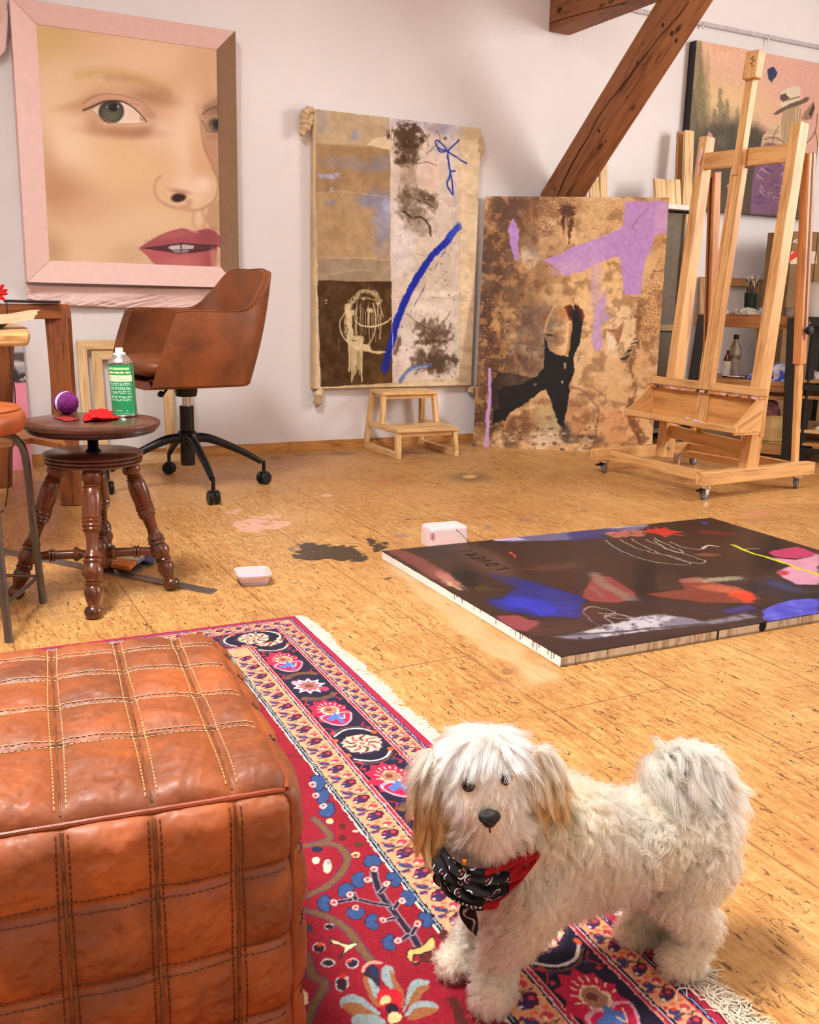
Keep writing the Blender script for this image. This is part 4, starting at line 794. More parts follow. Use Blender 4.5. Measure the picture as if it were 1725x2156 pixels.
def sheet(name, mb_pts, z0, mat, parent=None, thick=.0012, n=26, amp=.003, seed=1, **p):
    """a limp sheet over a quadrilateral"""
    A = [np.asarray(q, float) for q in mb_pts]; t = np.linspace(0, 1, n); U, Vv = np.meshgrid(t, t)
    P = (A[0][None, None] * ((1 - U) * (1 - Vv))[..., None] + A[1] * (U * (1 - Vv))[..., None] + A[2] * (U * Vv)[..., None] + A[3] * ((1 - U) * Vv)[..., None])
    P = P + UZ * (amp * (fbm(U * 3.3, Vv * 3.3, seed, 3)) + z0)[..., None] + V3(1, 0, 0) * ((fbm(U * 7, Vv * 7, seed + 4, 2) - .5) * amp)[..., None]
    return grid_obj(name, P, mat, parent, thick=thick, **p)
rc = thing('red_cloth', 'folded bright red felt scrap lying beside the spray can', 'cloth', c)
sheet('lower_fold', [onS(176, 874), onS(236, 870), onS(252, 884), onS(178, 890)], .001, RED, rc, amp=.007, seed=2)
sheet('upper_fold', [onS(186, 872), onS(228, 870), onS(234, 888), onS(190, 890)], .0075, RED, rc, amp=.007, seed=5)
o_ = sheet('paper_scrap', [onS(112, 880), onS(140, 878), onS(170, 884), onS(140, 888)], .001, plain((150, 40, 36), .8, .2), None, .0008, amp=.0012); props(o_, 'thin dull red scrap of paper under the yarn ball', 'paper')
# spray can
spc = onS(264, 876); can = thing('spray_can', 'green spray can with white nozzle and pale printed text on the round stool', 'spray can', spc)
tilt = nrm(V3(-.055, 0, 1)); hC = .142; rC = .0322
zc = HT(spc, 775) - zs
def canmat():
    t = NT('can_label'); return t
u_can = np.linspace(0, 2 * PI, 241); nvc = 180; V_ = np.linspace(0, 1, nvc); CU, CVv = np.meshgrid(u_can, V_)
GR = np.zeros(CU.shape + (3,)) + V3(16, 150, 92); view = math.atan2(EYE[1] - spc[1], EYE[0] - spc[0])   # label side faces the room
uu = (CU - (view - 1.35)) % (2 * PI) / (2.35)       # 0..1 across the text panel
def band(mask, c): GR[mask] = c
band(uu > 1, (70, 160, 110)); band((uu > 1) & (np.abs((CVv * 5) % 1 - .5) > .485), (20, 100, 60)); band((np.abs(uu - 1.0) < .02), (30, 110, 70))
rr_ = np.random.default_rng(5)
def text(v0, v1, n, u0, u1, c, dens=.62):
    for k in range(n):
        a = v0 + (v1 - v0) * (k + .15) / n; b = v0 + (v1 - v0) * (k + .75) / n; cells_ = rr_.random(60) < dens; ci = np.clip((uu * 46).astype(int), 0, 59); e = u1 - rr_.random() * .12
        band((CVv > a) & (CVv < b) & (uu > u0) & (uu < e) & cells_[ci], c)
text(.06, .13, 1, .08, .95, (200, 244, 170), .9); text(.14, .20, 1, .08, .95, (220, 240, 170), .85); text(.21, .29, 1, .05, .97, (236, 250, 214), .92); band((CVv > .215) & (CVv < .34) & (uu > .03) & (uu < .97), (232, 246, 216)); text(.23, .32, 2, .08, .9, (190, 226, 160), .6)
text(.36, .42, 3, .08, .9, (200, 236, 214)); text(.44, .50, 3, .08, .9, (200, 236, 214)); text(.52, .58, 3, .08, .9, (200, 236, 214)); text(.61, .66, 3, .08, .95, (200, 236, 214)); text(.67, .71, 2, .08, .9, (200, 236, 214)); text(.89, .915, 1, .2, .8, (190, 236, 210), .4); text(.94, .965, 2, .1, .98, (150, 210, 180), .5)
axc, ac, bc2 = frame(tilt); rot_ = lambda t: V3(math.cos(t), math.sin(t), 0)
Pc = np.zeros(CU.shape + (3,))
for i in range(nvc):
    for j in range(241): Pc[i, j] = spc + tilt * (.004 + (hC - .006) * (1 - V_[i])) + rot_(u_can[j]) * rC
grid_obj('label', Pc, painted(.32, .5, 0, coat=.3), can, lin(GR), label='green label with pale lines of print', flip=False)
MB().lathe([(0, 0), (.0315, 0), (.033, .002), (.0335, .004), (.0325, .006), (.0315, .006)], spc, tilt, 40).build('base_rim', CHROME, can)
MB().lathe([(.0322, 0), (.0336, .002), (.0336, .004), (.031, .005), (.027, .012), (.021, .018), (.017, .021), (.016, .024), (0, .025)], spc + tilt * (hC - .003), tilt, 40).build('dome', plain((214, 210, 206), .25, .5, 1.0, var=.03), can)
MB().lathe([(.0, .021), (.0165, .021), (.0165, .024), (.010, .026), (.0098, .036), (.0085, .038), (0, .038)], spc + tilt * hC, tilt, 24).build('nozzle', plain((240, 238, 236), .4), can)

# ---- low metal stool at the left edge
ORL = leather((176, 88, 42), 'tan_leather', .4, 6); GREY = plain((104, 100, 92), .38, .5, .75, var=.05)
f1, f2 = F(91, 1270), F(19, 1352); mid = (f1 + f2) / 2; ls_c = mid - V3(.158, .0, 0); zl = HT(ls_c + V3(.16, 0, 0), 862)
ls = thing('leather_stool', 'tan leather round stool on grey tube legs, cut off at the left edge', 'stool', ls_c)
MB().lathe([(0, 0), (.14, 0), (.163, .004), (.172, .016), (.174, .035), (.170, .05), (.162, .056), (.160, .058), (.150, .060), (.08, .066), (0, .067)], ls_c + UZ * (zl - .060), seg=64).build('seat', ORL, ls, sharp=0)
MB().tube([ls_c + UZ * (zl - .0015) + V3(math.cos(a), math.sin(a), 0) * .1615 for a in np.linspace(0, 2 * PI, 65)], .0022, 6, False).build('piping', ORL, ls)
for k, (w, w2) in enumerate(((f1, ls_c + (ls_c - f2)), (f2, ls_c + (ls_c - f1)))):
    zt = HT(w + (ls_c - w) * .25, (998 if k == 0 else 1030)) if k == 0 else zl - .075
    zt = zl - .078 - .012 * k; pa = w + (ls_c - w) * .12; pb = w2 + (ls_c - w2) * .12
    MB().tube(catmull([w, w + (pa - w) * .55 + UZ * zt * .5, w * .1 + pa * .9 + UZ * (zt - .06), pa + (pb - pa) * .06 + UZ * (zt - .014), pa + (pb - pa) * .18 + UZ * zt, pa + (pb - pa) * .5 + UZ * zt, pa + (pb - pa) * .82 + UZ * zt, pa + (pb - pa) * .94 + UZ * (zt - .014), w2 * .1 + pb * .9 + UZ * (zt - .06), w2 + (pb - w2) * .55 + UZ * zt * .5, w2], 6), .0095, 12).build('tube_leg', GREY, ls)
g1, g2 = f1 + UZ * HT(f1, 1211) * .98 + (ls_c - f1) * .04, f2 + UZ * HT(f2, 1276) + (ls_c - f2) * .03
MB().tube([g1, g2], .0048, 8).build('brace', GREY, ls)
op1 = ls_c * 2 - g2; op1[2] = g1[2]; MB().tube([g1, op1], .0042, 8).build('brace', GREY, ls)
op2 = ls_c * 2 - g1; op2[2] = g2[2]; MB().tube([g2, op2], .0042, 8).build('brace', GREY, ls)

# ---- trestle, worktop, board, cord
TRW = wood((138, 78, 38), (84, 42, 18), .5, .35, 1.2, knots=.5); 
A = F(152, 1063); Bf = F(6, 1026); td = nrm(V3(-.93, -.3, 0)); yT = A[1] + .03
zt1, zt0 = HT(A + V3(0, .05, 0), 640), HT(A + V3(0, .05, 0), 671)
tr = thing('trestle', 'brown wooden trestle with a red paint drip, by the left wall side', 'trestle', A); tr['label'] = 'brown wooden trestle with a red paint run down its leg, left of the swivel chair'
e1 = D(146, 656, yT + .06); e0 = D(-150, 654, yT - .14); tb = MB(); tb.beam(e0, e1, .075, zt1 - zt0, UZ); tb.build('top_beam', TRW, tr, bevel=.003)
topL = D(122, 671, yT + .04); m = MB(); m.beam(A, topL + UZ * .03, .068, .045, V3(0, -1, 0), w1=.085); m.build('leg', TRW, tr, bevel=.003)
MB().box(A + UZ * .0 + (topL - A) * .006, (.02, .02, .012)).build('foot_pad', BLACK, tr)
q0 = PLN(121, 690, A - V3(0, .024, 0), V3(0, -1, 0)); pr = MB()
for pts, w_ in (([(122, 662), (123, 680), (124, 700), (126, 715)], .010), ([(124, 722), (125, 735), (128, 750), (127, 762)], .007), ([(118, 668), (120, 690)], .004), ([(128, 752), (131, 770)], .004)):
    def onleg(x, y): 
        n_ = nrm(np.cross(V3(1, 0, 0), topL - A)); n_ = n_ if n_[1] < 0 else -n_; return PLN(x, y, A + n_ * .0232, n_)
    P = [onleg(*q) for q in pts]; pr.tube(catmull(P, 4), [w_ * .4 * (1 - .5 * i / (len(P) * 4)) for i in range((len(P) - 1) * 4 + 1)], 6)
pr.build('paint_run', plain((150, 30, 50), .3, .5), tr)
A2 = A + V3(-.14, .30, 0); MB().beam(A2, topL + V3(-.02, .05, .02), .06, .04, V3(0, 1, 0)).build('leg', TRW, tr, bevel=.003)
t2 = D(12, 716, Bf[1] + .02); MB().beam(Bf, t2 + UZ * .06, .062, .045, V3(0, -1, 0)).build('leg', TRW, tr, bevel=.003)
zsf = HT(A, 925); P = [F(-60, 940, zsf), F(66, 922, zsf), F(140, 936, zsf), F(120, 906, zsf), F(20, 898, zsf)]; MB().prism(P, -UZ * .022).build('shelf_board', wood((176, 112, 62), None, .5), tr, bevel=.002)
# thin black tray and worktop
ty = plain((24, 20, 22), .4); o_ = MB(); P = [D(8, 640, yT - .05), D(124, 637, yT - .02), D(128, 634, yT + .12), D(12, 631, yT + .1)]; zz = zt1 + .002
P = [V3(p_[0], p_[1], zt1 + .001) for p_ in P]; o_.prism(P, UZ * .009).build('flat_tray', ty, label='thin black flat panel lying on top of the brown trestle', category='panel') if False else props(o_.prism(P, UZ * .009).build('flat_panel', ty), 'thin black flat panel lying on top of the brown trestle', 'panel')
WT = thing('worktop', 'pale wooden worktop edge with rounded corner at the left edge of the room', 'table', D(-120, 720, 2.75))
zw = D(30, 700, 2.75)[2]; cw = [(-420, 668), (-30, 668), (30, 678), (55, 686), (62, 694), (60, 702), (-420, 716)]
cw = [F(*q, zw + .0) for q in ((-420, 690), (20, 684), (44, 687), (58, 692), (63, 699), (60, 706), (-420, 712))]
MB().prism([V3(q[0], q[1], zw - .028) for q in cw], UZ * .034).build('top', wood((214, 166, 104), (176, 120, 66), .4, .4, 1.), WT, bevel=.008)
lgx = F(-210, 706, zw); 
for q in ((-260, 710), (-300, 692)): w = F(*q, zw); MB().beam(V3(w[0] - .1, w[1], 0), V3(w[0] - .1, w[1], zw - .03), .05, .05).build('leg', wood((214, 166, 104), (176, 120, 66), .4, .4, 1.), WT, bevel=.003)
zp = zw + .007
def onW(x, y, dz=0): return F(x, y, zp + dz)
zq = zp + .001
MB().lathe([(0, 0), (.03, 0), (.045, .010), (.050, .016), (.047, .016), (.03, .006), (0, .004)], V3(*D(-22, 690, 2.78)[:2], zp), seg=32).build('bowl', plain((22, 18, 24), .25), None)
props(bpy.data.objects['bowl'], 'small shallow black bowl on the pale worktop', 'bowl')
o_ = sheet('kraft_paper', [V3(*D(-80, 655, 2.95)[:2], zp + .02), V3(*D(84, 657, 3.0)[:2], zp + .045), V3(*D(70, 672, 2.84)[:2], zp + .02), V3(*D(-60, 690, 2.76)[:2], zp + .001)], 0, plain((206, 170, 132), .75, .2, var=.05, scale=12), None, .0008, amp=.012, seed=8)
props(o_, 'curling sheet of brown kraft paper on the pale worktop', 'paper')
# red paper flower
fl_c = D(-9, 618, 3.06); fw = thing('paper_flower', 'bright red flower at the left edge above the worktop', 'flower', V3(fl_c[0], fl_c[1], zp))
for k in range(9):
    a = k * 2.4; d_ = V3(math.cos(a), .3 * math.sin(a * 2), math.sin(a)); MB().ball(fl_c + d_ * .018, (.019, .006, .012), d_, np.cross(d_, V3(0, 1, 0)), V3(0, 1, 0) + d_ * .3, 12, 8).build('petal', plain((196, 8, 14), .6, .3, var=.1), fw)
MB().tube([fl_c, fl_c - UZ * (fl_c[2] - zp)], .003, 6).build('stem', plain((120, 10, 14), .6), fw)
cord = MB(); cp = [D(14, 640, 3.3), D(15, 655, 3.28)]; cord.tube(catmull([D(14, 636, 3.42), D(15, 655, 3.42), D(18, 700, 3.44), D(22, 760, 3.42), D(28, 800, 3.4), D(32, 840, 3.38), D(30, 925, 3.3), D(20, 960, 3.2), D(18, 1010, 3.15), F(12, 1062, .01), F(2, 1078, .004), F(-30, 1080, .004)], 8), .0022, 6)
props(cord.build('power_cord', plain((30, 16, 16), .5)), 'thin dark cord hanging from the trestle down to the floor', 'cord')
# poster board behind: grey picture above, pink below
Bq = [F(-60, 995), F(69, 988)]; dq = nrm(Bq[1] - Bq[0]); bq = V3(-dq[1], dq[0], 0); aq = math.radians(9); uq = UZ * math.cos(aq) + bq * math.sin(aq)
hq = .62; p = Pic(Bq[0] + uq * hq, dq, -uq, np.linalg.norm(Bq[1] - Bq[0]), hq, .003, (244, 150, 172))
yb_ = 805
p.poly([(-80, 600), (80, 600), (80, yb_), (-80, yb_)], (196, 190, 190), 1, .5); p.poly([(-80, 748), (80, 742), (80, 768), (20, 757), (-80, 757)], (92, 86, 84), 1, 4, ns=4); p.poly([(20, 760), (60, 764), (60, 772), (30, 780), (20, 775)], (214, 206, 206), 1, 3); p.poly([(-80, 765), (26, 765), (36, 780), (58, 782), (70, yb_), (-80, yb_)], (60, 54, 56), 1, 4, ns=4); p.poly([(30, 772), (55, 768), (56, 782), (40, 788)], (170, 162, 162), .9, 4)
p.poly([(-80, yb_ - .5), (80, yb_ - .5), (80, yb_ + .8), (-80, yb_ + .8)], (90, 60, 64), .7, .4)
p.line([(40, 802), (46, 796), (47, 802), (52, 793), (53, 800), (58, 790), (58, 802)], 1.1, (240, 236, 236), .9, .4, cm=False)
bd = thing('poster_board', 'pink board with a grey photograph print above, leaning at the left edge', 'poster', (Bq[0] + Bq[1]) / 2)
p.obj('printed_front', painted(.6, .3), bd); nq = np.cross(dq, uq); nq = nq if nq[1] > 0 else -nq
MB().prism([Bq[0] + nq * .002, Bq[1] + nq * .002, Bq[1] + nq * .002 + uq * hq, Bq[0] + nq * .002 + uq * hq], nq * .018).build('panel', plain((236, 140, 164), .6), bd)

# ---- two bare stretcher frames leaning behind the chair
PINE = wood((234, 198, 146), (204, 160, 106), .55, .3, 1.)
def frame_thing(q, wdt, name, label, cat, mat, dep=.018, group=None):
    """q: tl,tr,br,bl world points"""
    t = thing(name, label, cat, (q[2] + q[3]) / 2, group); n_ = nrm(np.cross(q[1] - q[0], q[3] - q[0]))
    ux = nrm(q[1] - q[0]); uy = nrm(q[3] - q[0])
    I = [q[0] + ux * wdt + uy * wdt, q[1] - ux * wdt + uy * wdt, q[2] - ux * wdt - uy * wdt, q[3] + ux * wdt - uy * wdt]
    for i in range(4):
        j = (i + 1) % 4; MB().prism([q[i], q[j], I[j], I[i]], n_ * dep).build('bar', mat, t, bevel=.001)
    return t
def lean(bl, br, h, deg, off=0):
    d = nrm(br - bl); b = V3(-d[1], d[0], 0); b = b if b[1] > 0 else -b; u = UZ * math.cos(math.radians(deg)) + b * math.sin(math.radians(deg)); return [bl + u * h, br + u * h, br, bl]
s_a, s_b = ws(W(178, 900, .16))[0], ws(W(411, 900, .16))[0]
bl_, br_ = WS(s_a, 0, .155), WS(s_b, 0, .155); hz = HT(WS(s_a, 0, .08), 712)
frame_thing(lean(bl_, br_, hz, 11), .042, 'canvas_stretcher', 'larger bare pine canvas frame leaning on the wall behind the swivel chair', 'frame', PINE, group='bare pine frames behind the chair')
s_a, s_b = ws(W(206, 900, .12))[0], ws(W(372, 900, .12))[0]
frame_thing(lean(WS(s_a, 0, .11), WS(s_b, 0, .11), HT(WS(s_a, 0, .06), 735), 7.5), .045, 'canvas_stretcher', 'smaller bare pine canvas frame nested behind the larger one by the chair', 'frame', PINE, group='bare pine frames behind the chair')

# ---- floor tools under the piano stool
a, b, c, d = F(458, 1243), F(445, 1252), F(0, 1150), F(0, 1157)
rl = thing('metal_ruler', 'long grey steel ruler lying under the turned-leg stool', 'ruler', (a + c) / 2)
MB().prism([F(459, 1243), F(444, 1252), F(-60, 1153), F(-60, 1143)], UZ * .003).build('blade', plain((136, 128, 122), .3, .5, .8, var=.06), rl, bevel=.0006)
c8 = lambda x, y: (210 + x / 6.635, 1130 + y / 6.635)
sc_ = thing('scraper', 'wide steel scraper with blue handle under the paintbrush', 'scraper', F(*c8(400, 400)))
MB().prism([F(*c8(30, 380), .004), F(*c8(490, 525), .004), F(*c8(700, 385), .004), F(*c8(230, 300), .004)], UZ * .002).build('blade', plain((170, 160, 156), .3, .5, .8), sc_)
MB().prism([F(*c8(*q), .006) for q in ((205, 310), (190, 280), (270, 240), (360, 240), (640, 240), (760, 190), (800, 215), (700, 285), (780, 330), (760, 390), (690, 400), (560, 370), (400, 330), (250, 330))], UZ * .012).build('handle', plain((46, 70, 110), .45), sc_, bevel=.003)
pb = thing('paint_brush', 'flat orange-bristled paintbrush with red handle under the turned-leg stool', 'paintbrush', F(*c8(420, 350)))
MB().prism([F(*c8(*q), .019) for q in ((370, 250), (500, 255), (560, 225), (680, 180), (735, 180), (700, 220), (640, 260), (630, 315), (500, 290))], UZ * .010).build('handle', plain((196, 36, 34), .4), pb, bevel=.003)
MB().prism([F(*c8(*q), .018) for q in ((335, 275), (630, 320), (530, 395), (235, 345))], UZ * .013).build('ferrule', plain((190, 180, 176), .3, .5, .7), pb, bevel=.0015)
MB().prism([F(*c8(*q), .017) for q in ((240, 342), (525, 390), (420, 480), (340, 470), (150, 435))], UZ * .013).build('bristles', plain((196, 110, 34), .6, .3, var=.15, scale=90), pb, bevel=.003)

# ---- small step stool under the collage
STW = wood((230, 188, 132), (202, 152, 94), .45, .35, 1.)
sl, sr, dfr, dbk = ws(F(838, 968))[0], ws(F(967, 960))[0], .437, .02
st_ = thing('step_stool', 'small pale wooden two-step stool below the fabric collage', 'step stool', WS((sl + sr) / 2, 0, .23))
zTop = HT(WS((sl + sr) / 2, 0, .20), 823); zSt = HT(WS(sr, 0, dfr - .03), 898)
for s_ in (sl + .012, sr - .012):
    e_ = -1 if s_ < (sl + sr) / 2 else 1; sU = s_ - e_ * .018
    MB().beam(WS(s_, .016, dbk), WS(s_, .016, dfr), .024, .032, UZ).build('runner', STW, st_, bevel=.002)
    MB().beam(WS(s_, .03, dfr - .016), WS(s_ - e_ * .004, zSt - .016, dfr - .032), .024, .032, WN).build('front_leg', STW, st_, bevel=.002)
    MB().beam(WS(s_, .03, dbk + .016), WS(sU, zTop - .012, dbk + .045), .024, .032, WN).build('rear_leg', STW, st_, bevel=.002)
    MB().beam(WS(s_ - e_ * .002, zSt - .014, dbk + .05), WS(s_ - e_ * .004, zSt - .014, dfr - .02), .022, .03, UZ).build('side_rail', STW, st_, bevel=.002)
    MB().beam(WS(s_ - e_ * .006, zSt, .215), WS(sU, zTop - .012, .20), .024, .032, WN).build('upper_leg', STW, st_, bevel=.002)
MB().prism([WS(sl + .0, zSt, dfr - .005), WS(sr - .0, zSt, dfr - .005), WS(sr - .004, zSt, .215), WS(sl + .004, zSt, .215)], -UZ * .018).build('step', STW, st_, bevel=.002)
MB().beam(WS(sl + .024, zSt - .026, dfr - .03), WS(sr - .024, zSt - .026, dfr - .03), .018, .03, UZ).build('apron', STW, st_, bevel=.002)
MB().prism([WS(sl + .014, zTop, .225), WS(sr - .014, zTop, .225), WS(sr - .018, zTop, .045), WS(sl + .018, zTop, .045)], -UZ * .018).build('top', STW, st_, bevel=.002)
MB().beam(WS(sl + .03, zTop - .028, .2), WS(sr - .03, zTop - .028, .2), .016, .026, UZ).build('apron', STW, st_, bevel=.002)
# ================================================================== EASEL
EW = wood((224, 172, 112), (188, 132, 76), .42, .4, .9); EW2 = wood((200, 138, 86), (158, 98, 54), .42, .4, .9)
FLp, FRp, BRp, BLp = F(1272, 995), F(1483, 1052), F(1676, 1028), F(1460, 978)
ee = nrm((BRp - FRp) + (BLp - FLp)); el = V3(ee[1], -ee[0], 0); eo = (FLp + FRp) / 2
def EP(x, y, a): return PLN(x, y, eo + ee * a, ee)
def EL(a, b, z): return eo + ee * a + el * b + UZ * z
bc0 = lambda P: (P - eo).dot(el)
es = thing('studio_easel', 'large wooden crank studio easel on casters with a paint-stained tray', 'easel', eo + ee * .3)
bF = (bc0(FLp) + bc0(BLp)) / 2; bN = (bc0(FRp) + bc0(BRp)) / 2
for b in (bF, bN): MB().beam(EL(-.055, b, .0905), EL(.655, b, .0905), .05, .056, UZ).build('runner', EW, es, bevel=.003)
MB().beam(EL(.03, bF + .025, .087), EL(.03, bN - .025, .087), .026, .045, UZ).build('crossbar', EW, es, bevel=.002)
MB().beam(EL(.56, bF + .025, .095), EL(.56, bN - .025, .095), .03, .045, UZ).build('crossbar', EW, es, bevel=.002)
for x0, y0, x1, y1 in ((1575, 985, 1686, 259), (1399, 958, 1490, 289)):
    P0, P1 = EP(x0, y0, .255), EP(x1, y1, .37); MB().beam(P0 - UZ * .01, P1, .05, .074, ee, w1=.046, t1=.056).build('side_post', EW, es, bevel=.003)
    MB().lathe([(0, 0), (.008, 0), (.008, .003), (0, .005)], P0 + UZ * .045 - el * .026 if x0 > 1500 else P0 + UZ * .04 + el * .026, -el if x0 > 1500 else el, 12).build('bolt', CHROME, es)
mt0, mt1 = EP(1490, 800, .235), EP(1592, 112, .345); dm = nrm(mt1 - mt0)
MB().beam(mt0 - dm * .22, mt1, .026, .03, ee).build('mast', EW, es, bevel=.002)
sdm = nrm(np.cross(dm, ee)); sdm = sdm if sdm.dot(el) > 0 else -sdm
cut = mt0 + dm * (np.linalg.norm(mt1 - mt0) * .66)
for o_, w_ in ((-.021, .014), (.020, .009), (.031, .008)): MB().beam(mt0 - dm * .2 + sdm * o_, cut + sdm * o_, w_, .034, ee).build('mast_rail', EW, es, bevel=.001)
MB().beam(cut - dm * .03 - ee * .003, mt1 + dm * .0, .040, .034, ee).build('mast', EW, es, bevel=.002)
cb = EP(1588, 138, .325); MB().beam(cb - dm * .055, cb + dm * .055, .068, .045, ee).build('canvas_clamp', EW, es, bevel=.003)
mk = MB(); 
for pts in (((1580, 125), (1587, 118), (1584, 130), (1590, 126)), ((1579, 134), (1585, 133), (1583, 140), (1588, 138))): mk.tube([EP(*q, .3015) for q in pts], .0016, 5)
mk.build('pencil_marks', plain((112, 92, 40), .6), es)
pk_ = MB()
for (xa, ya, xb, yb, w_) in ((1478, 312, 1471, 352, .010), (1474, 345, 1469, 372, .006)):
    a_, b_ = EP(xa, ya, .322), EP(xb, yb, .318); pk_.tube([a_, (a_ + b_) / 2, b_], [w_ * .3, w_, w_ * .3], 6)
pk_.build('paint_smear', plain((226, 176, 172), .5), es, label='pink paint smear high on the far post')
x0, x1 = EP(1478, 341, .352), EP(1662, 322, .352); MB().beam(x0, x1, .022, .072, UZ).build('top_crossbar', EW, es, bevel=.002)
# tray
aT = .235; tl, tr2 = EP(1373, 801, aT), EP(1617, 831, aT); bL, bR = bc0(tl), bc0(tr2); zT = (tl[2] + tr2[2]) / 2 + .006
zL = (EP(1318, 866, .06)[2] + EP(1552, 905, .06)[2]) / 2
MB().beam(EL(aT, bL, zT), EL(aT, bR, zT), .018, .036, UZ).build('tray_rail', EW, es, bevel=.004)
p = Pic(EL(aT - .034, bL + .01, zT - .016), el, ee, bR - bL - .02, .034, .002, (196, 134, 78)); nz = p.n(60, 90, 4, 3)
p.all(sst(nz, .5, .6) * .9, (226, 178, 176)); p.all(sst(p.n(35, 70, 9, 3), .54, .6) * .9, (60, 48, 44)); p.all(sst(p.n(50, 50, 19, 3), .6, .66), (214, 190, 220)); p.all(sst(p.V, .02, .03) * .8, (40, 32, 32))
p.O = p.O + UZ * .0012; p.obj('dried_paint', painted(.5, .3), es, label='crust of pink, grey and black dried paint')
MB().beam(EL(aT - .018, bL + .008, zT - .022), EL(aT - .018, bR - .008, zT - .022), .036, .010, UZ).build('tray_ledge', EW, es, bevel=.001)
p = Pic(EL(aT - .0365, bL + .008, zT - .0165), el, -UZ, bR - bL - .016, .013, .002, (206, 142, 78)); p.all(sst(p.n(45, 30, 24, 3), .5, .58) * .9, (232, 184, 184)); p.all(sst(p.n(60, 60, 29, 3), .56, .62), (70, 56, 56))
p.obj('dried_paint', painted(.5, .3), es)
MB().beam(EL(aT - .006, bL + .02, (zT + zL) / 2 - .02), EL(aT - .006, bR - .02, (zT + zL) / 2 - .02), .008, zT - zL, UZ).build('tray_back', wood((214, 156, 92), (176, 114, 56), .4, .4, .45), es)
MB().prism([EL(.068, bL + .01, zL - .012), EL(.068, bR - .01, zL - .012), EL(aT, bR - .01, zL - .012), EL(aT, bL + .01, zL - .012)], -UZ * .008).build('tray_floor', EW, es)
for b, s_ in ((bL + .018, 1), (bR - .012, -1)):
    MB().prism([EL(.064, b, zL + .012), EL(.10, b, zL + .03), EL(aT - .04, b, zT - .03), EL(aT, b, zT - .01), EL(aT, b, zL - .03), EL(.07, b, zL - .03)], el * .012 * s_).build('tray_cheek', EW2 if s_ < 0 and False else EW, es, bevel=.001)
MB().beam(EL(aT + .012, bR - .02, zT + .012), EL(aT + .004, bR - .014, zL - .045), .022, .012, el).build('tray_end', EW, es, bevel=.002)
zl_, zr_ = zL, zL
MB().beam(EP(1318, 867, .058), EP(1551, 906, .058), .012, .026, UZ).build('tray_lip', EW, es, bevel=.002)
st = MB()
for (x, y), w_, h_ in (((1448, 881), .012, .005), ((1466, 886), .02, .006), ((1478, 889), .012, .004)): q = EP(x, y, .0508); superbox(st, q, (w_, .0008, h_), el, ee, UZ, 3, 8)
st.build('paint_smear', plain((226, 190, 206), .5), es, label='pale pink paint smear on the tray lip')
MB().beam(EP(1396, 904, .262), EP(1568, 944, .262), .02, .06, UZ).build('crank_board', EW, es, bevel=.002)
MB().box(EP(1474, 905, .235), (.016, .03, .03), ee).build('crank_block', plain((160, 120, 60), .35, .5, .7), es, bevel=.002)
MB().beam(EP(1445, 955, .38), EP(1560, 975, .38), .03, .03, UZ).build('rear_bar', EW, es, bevel=.002)
MB().lathe([(.016, -.03), (.016, .03)], EP(1426, 968, .16), UZ, 20).build('counterweight', CHROME, es)
nb = F(1674, 972, .118); tpN = EP(1686, 259, .37); nt = D(1704, 322, tpN[1] + .04); dn = nrm(nt - nb); Ln = np.linalg.norm(nt - nb); ks = .335
MB().beam(nb, nb + dn * Ln * .5, .022, .03, ee).build('strut_rod', EW, es, bevel=.002)
MB().beam(nb + dn * Ln * ks - ee * .0, nt, .04, .045, ee).build('strut_sleeve', EW2, es, bevel=.004)
gs = nb + dn * Ln * (ks + .08); 
for o_ in (-.006,): MB().beam(gs + el * .0205 - ee * .0 , nt + el * .0205, .0015, .010, ee).build('strut_groove', plain((86, 46, 22), .6), es)
kp = PLN(1700, 692, nb, ee); kp = nb + dn * ((kp - nb).dot(dn)) + el * .022
MB().lathe([(0, 0), (.006, 0), (.006, .012), (.018, .014), (.020, .02), (.020, .028), (.015, .033), (0, .034)], kp, el, 20).build('knob', BLACK, es)
tpF = EP(1490, 289, .37); ft_ = D(1506, 362, tpF[1] + .04); fb = D(1486, 935, BLp[1] - .05); dn = nrm(fb - ft_); Lf = np.linalg.norm(fb - ft_)
MB().beam(ft_, ft_ + dn * Lf * .66, .04, .045, ee).build('strut_sleeve', EW2, es, bevel=.004)
MB().beam(ft_ + dn * Lf * .02 - ee * .0235, ft_ + dn * Lf * .6 - ee * .0235, .010, .002, ee).build('strut_groove', plain((86, 46, 22), .6), es)
MB().beam(ft_ + dn * Lf * .6, EL(.60, bF, .118), .022, .03, ee).build('strut_rod', EW, es, bevel=.002)
pkp = MB(); sp_ = [EP(1474, 330, .335), EP(1478, 350, .335), EP(1470, 380, .332), EP(1466, 400, .33)]; 
TIRE = plain((112, 108, 104), .6)
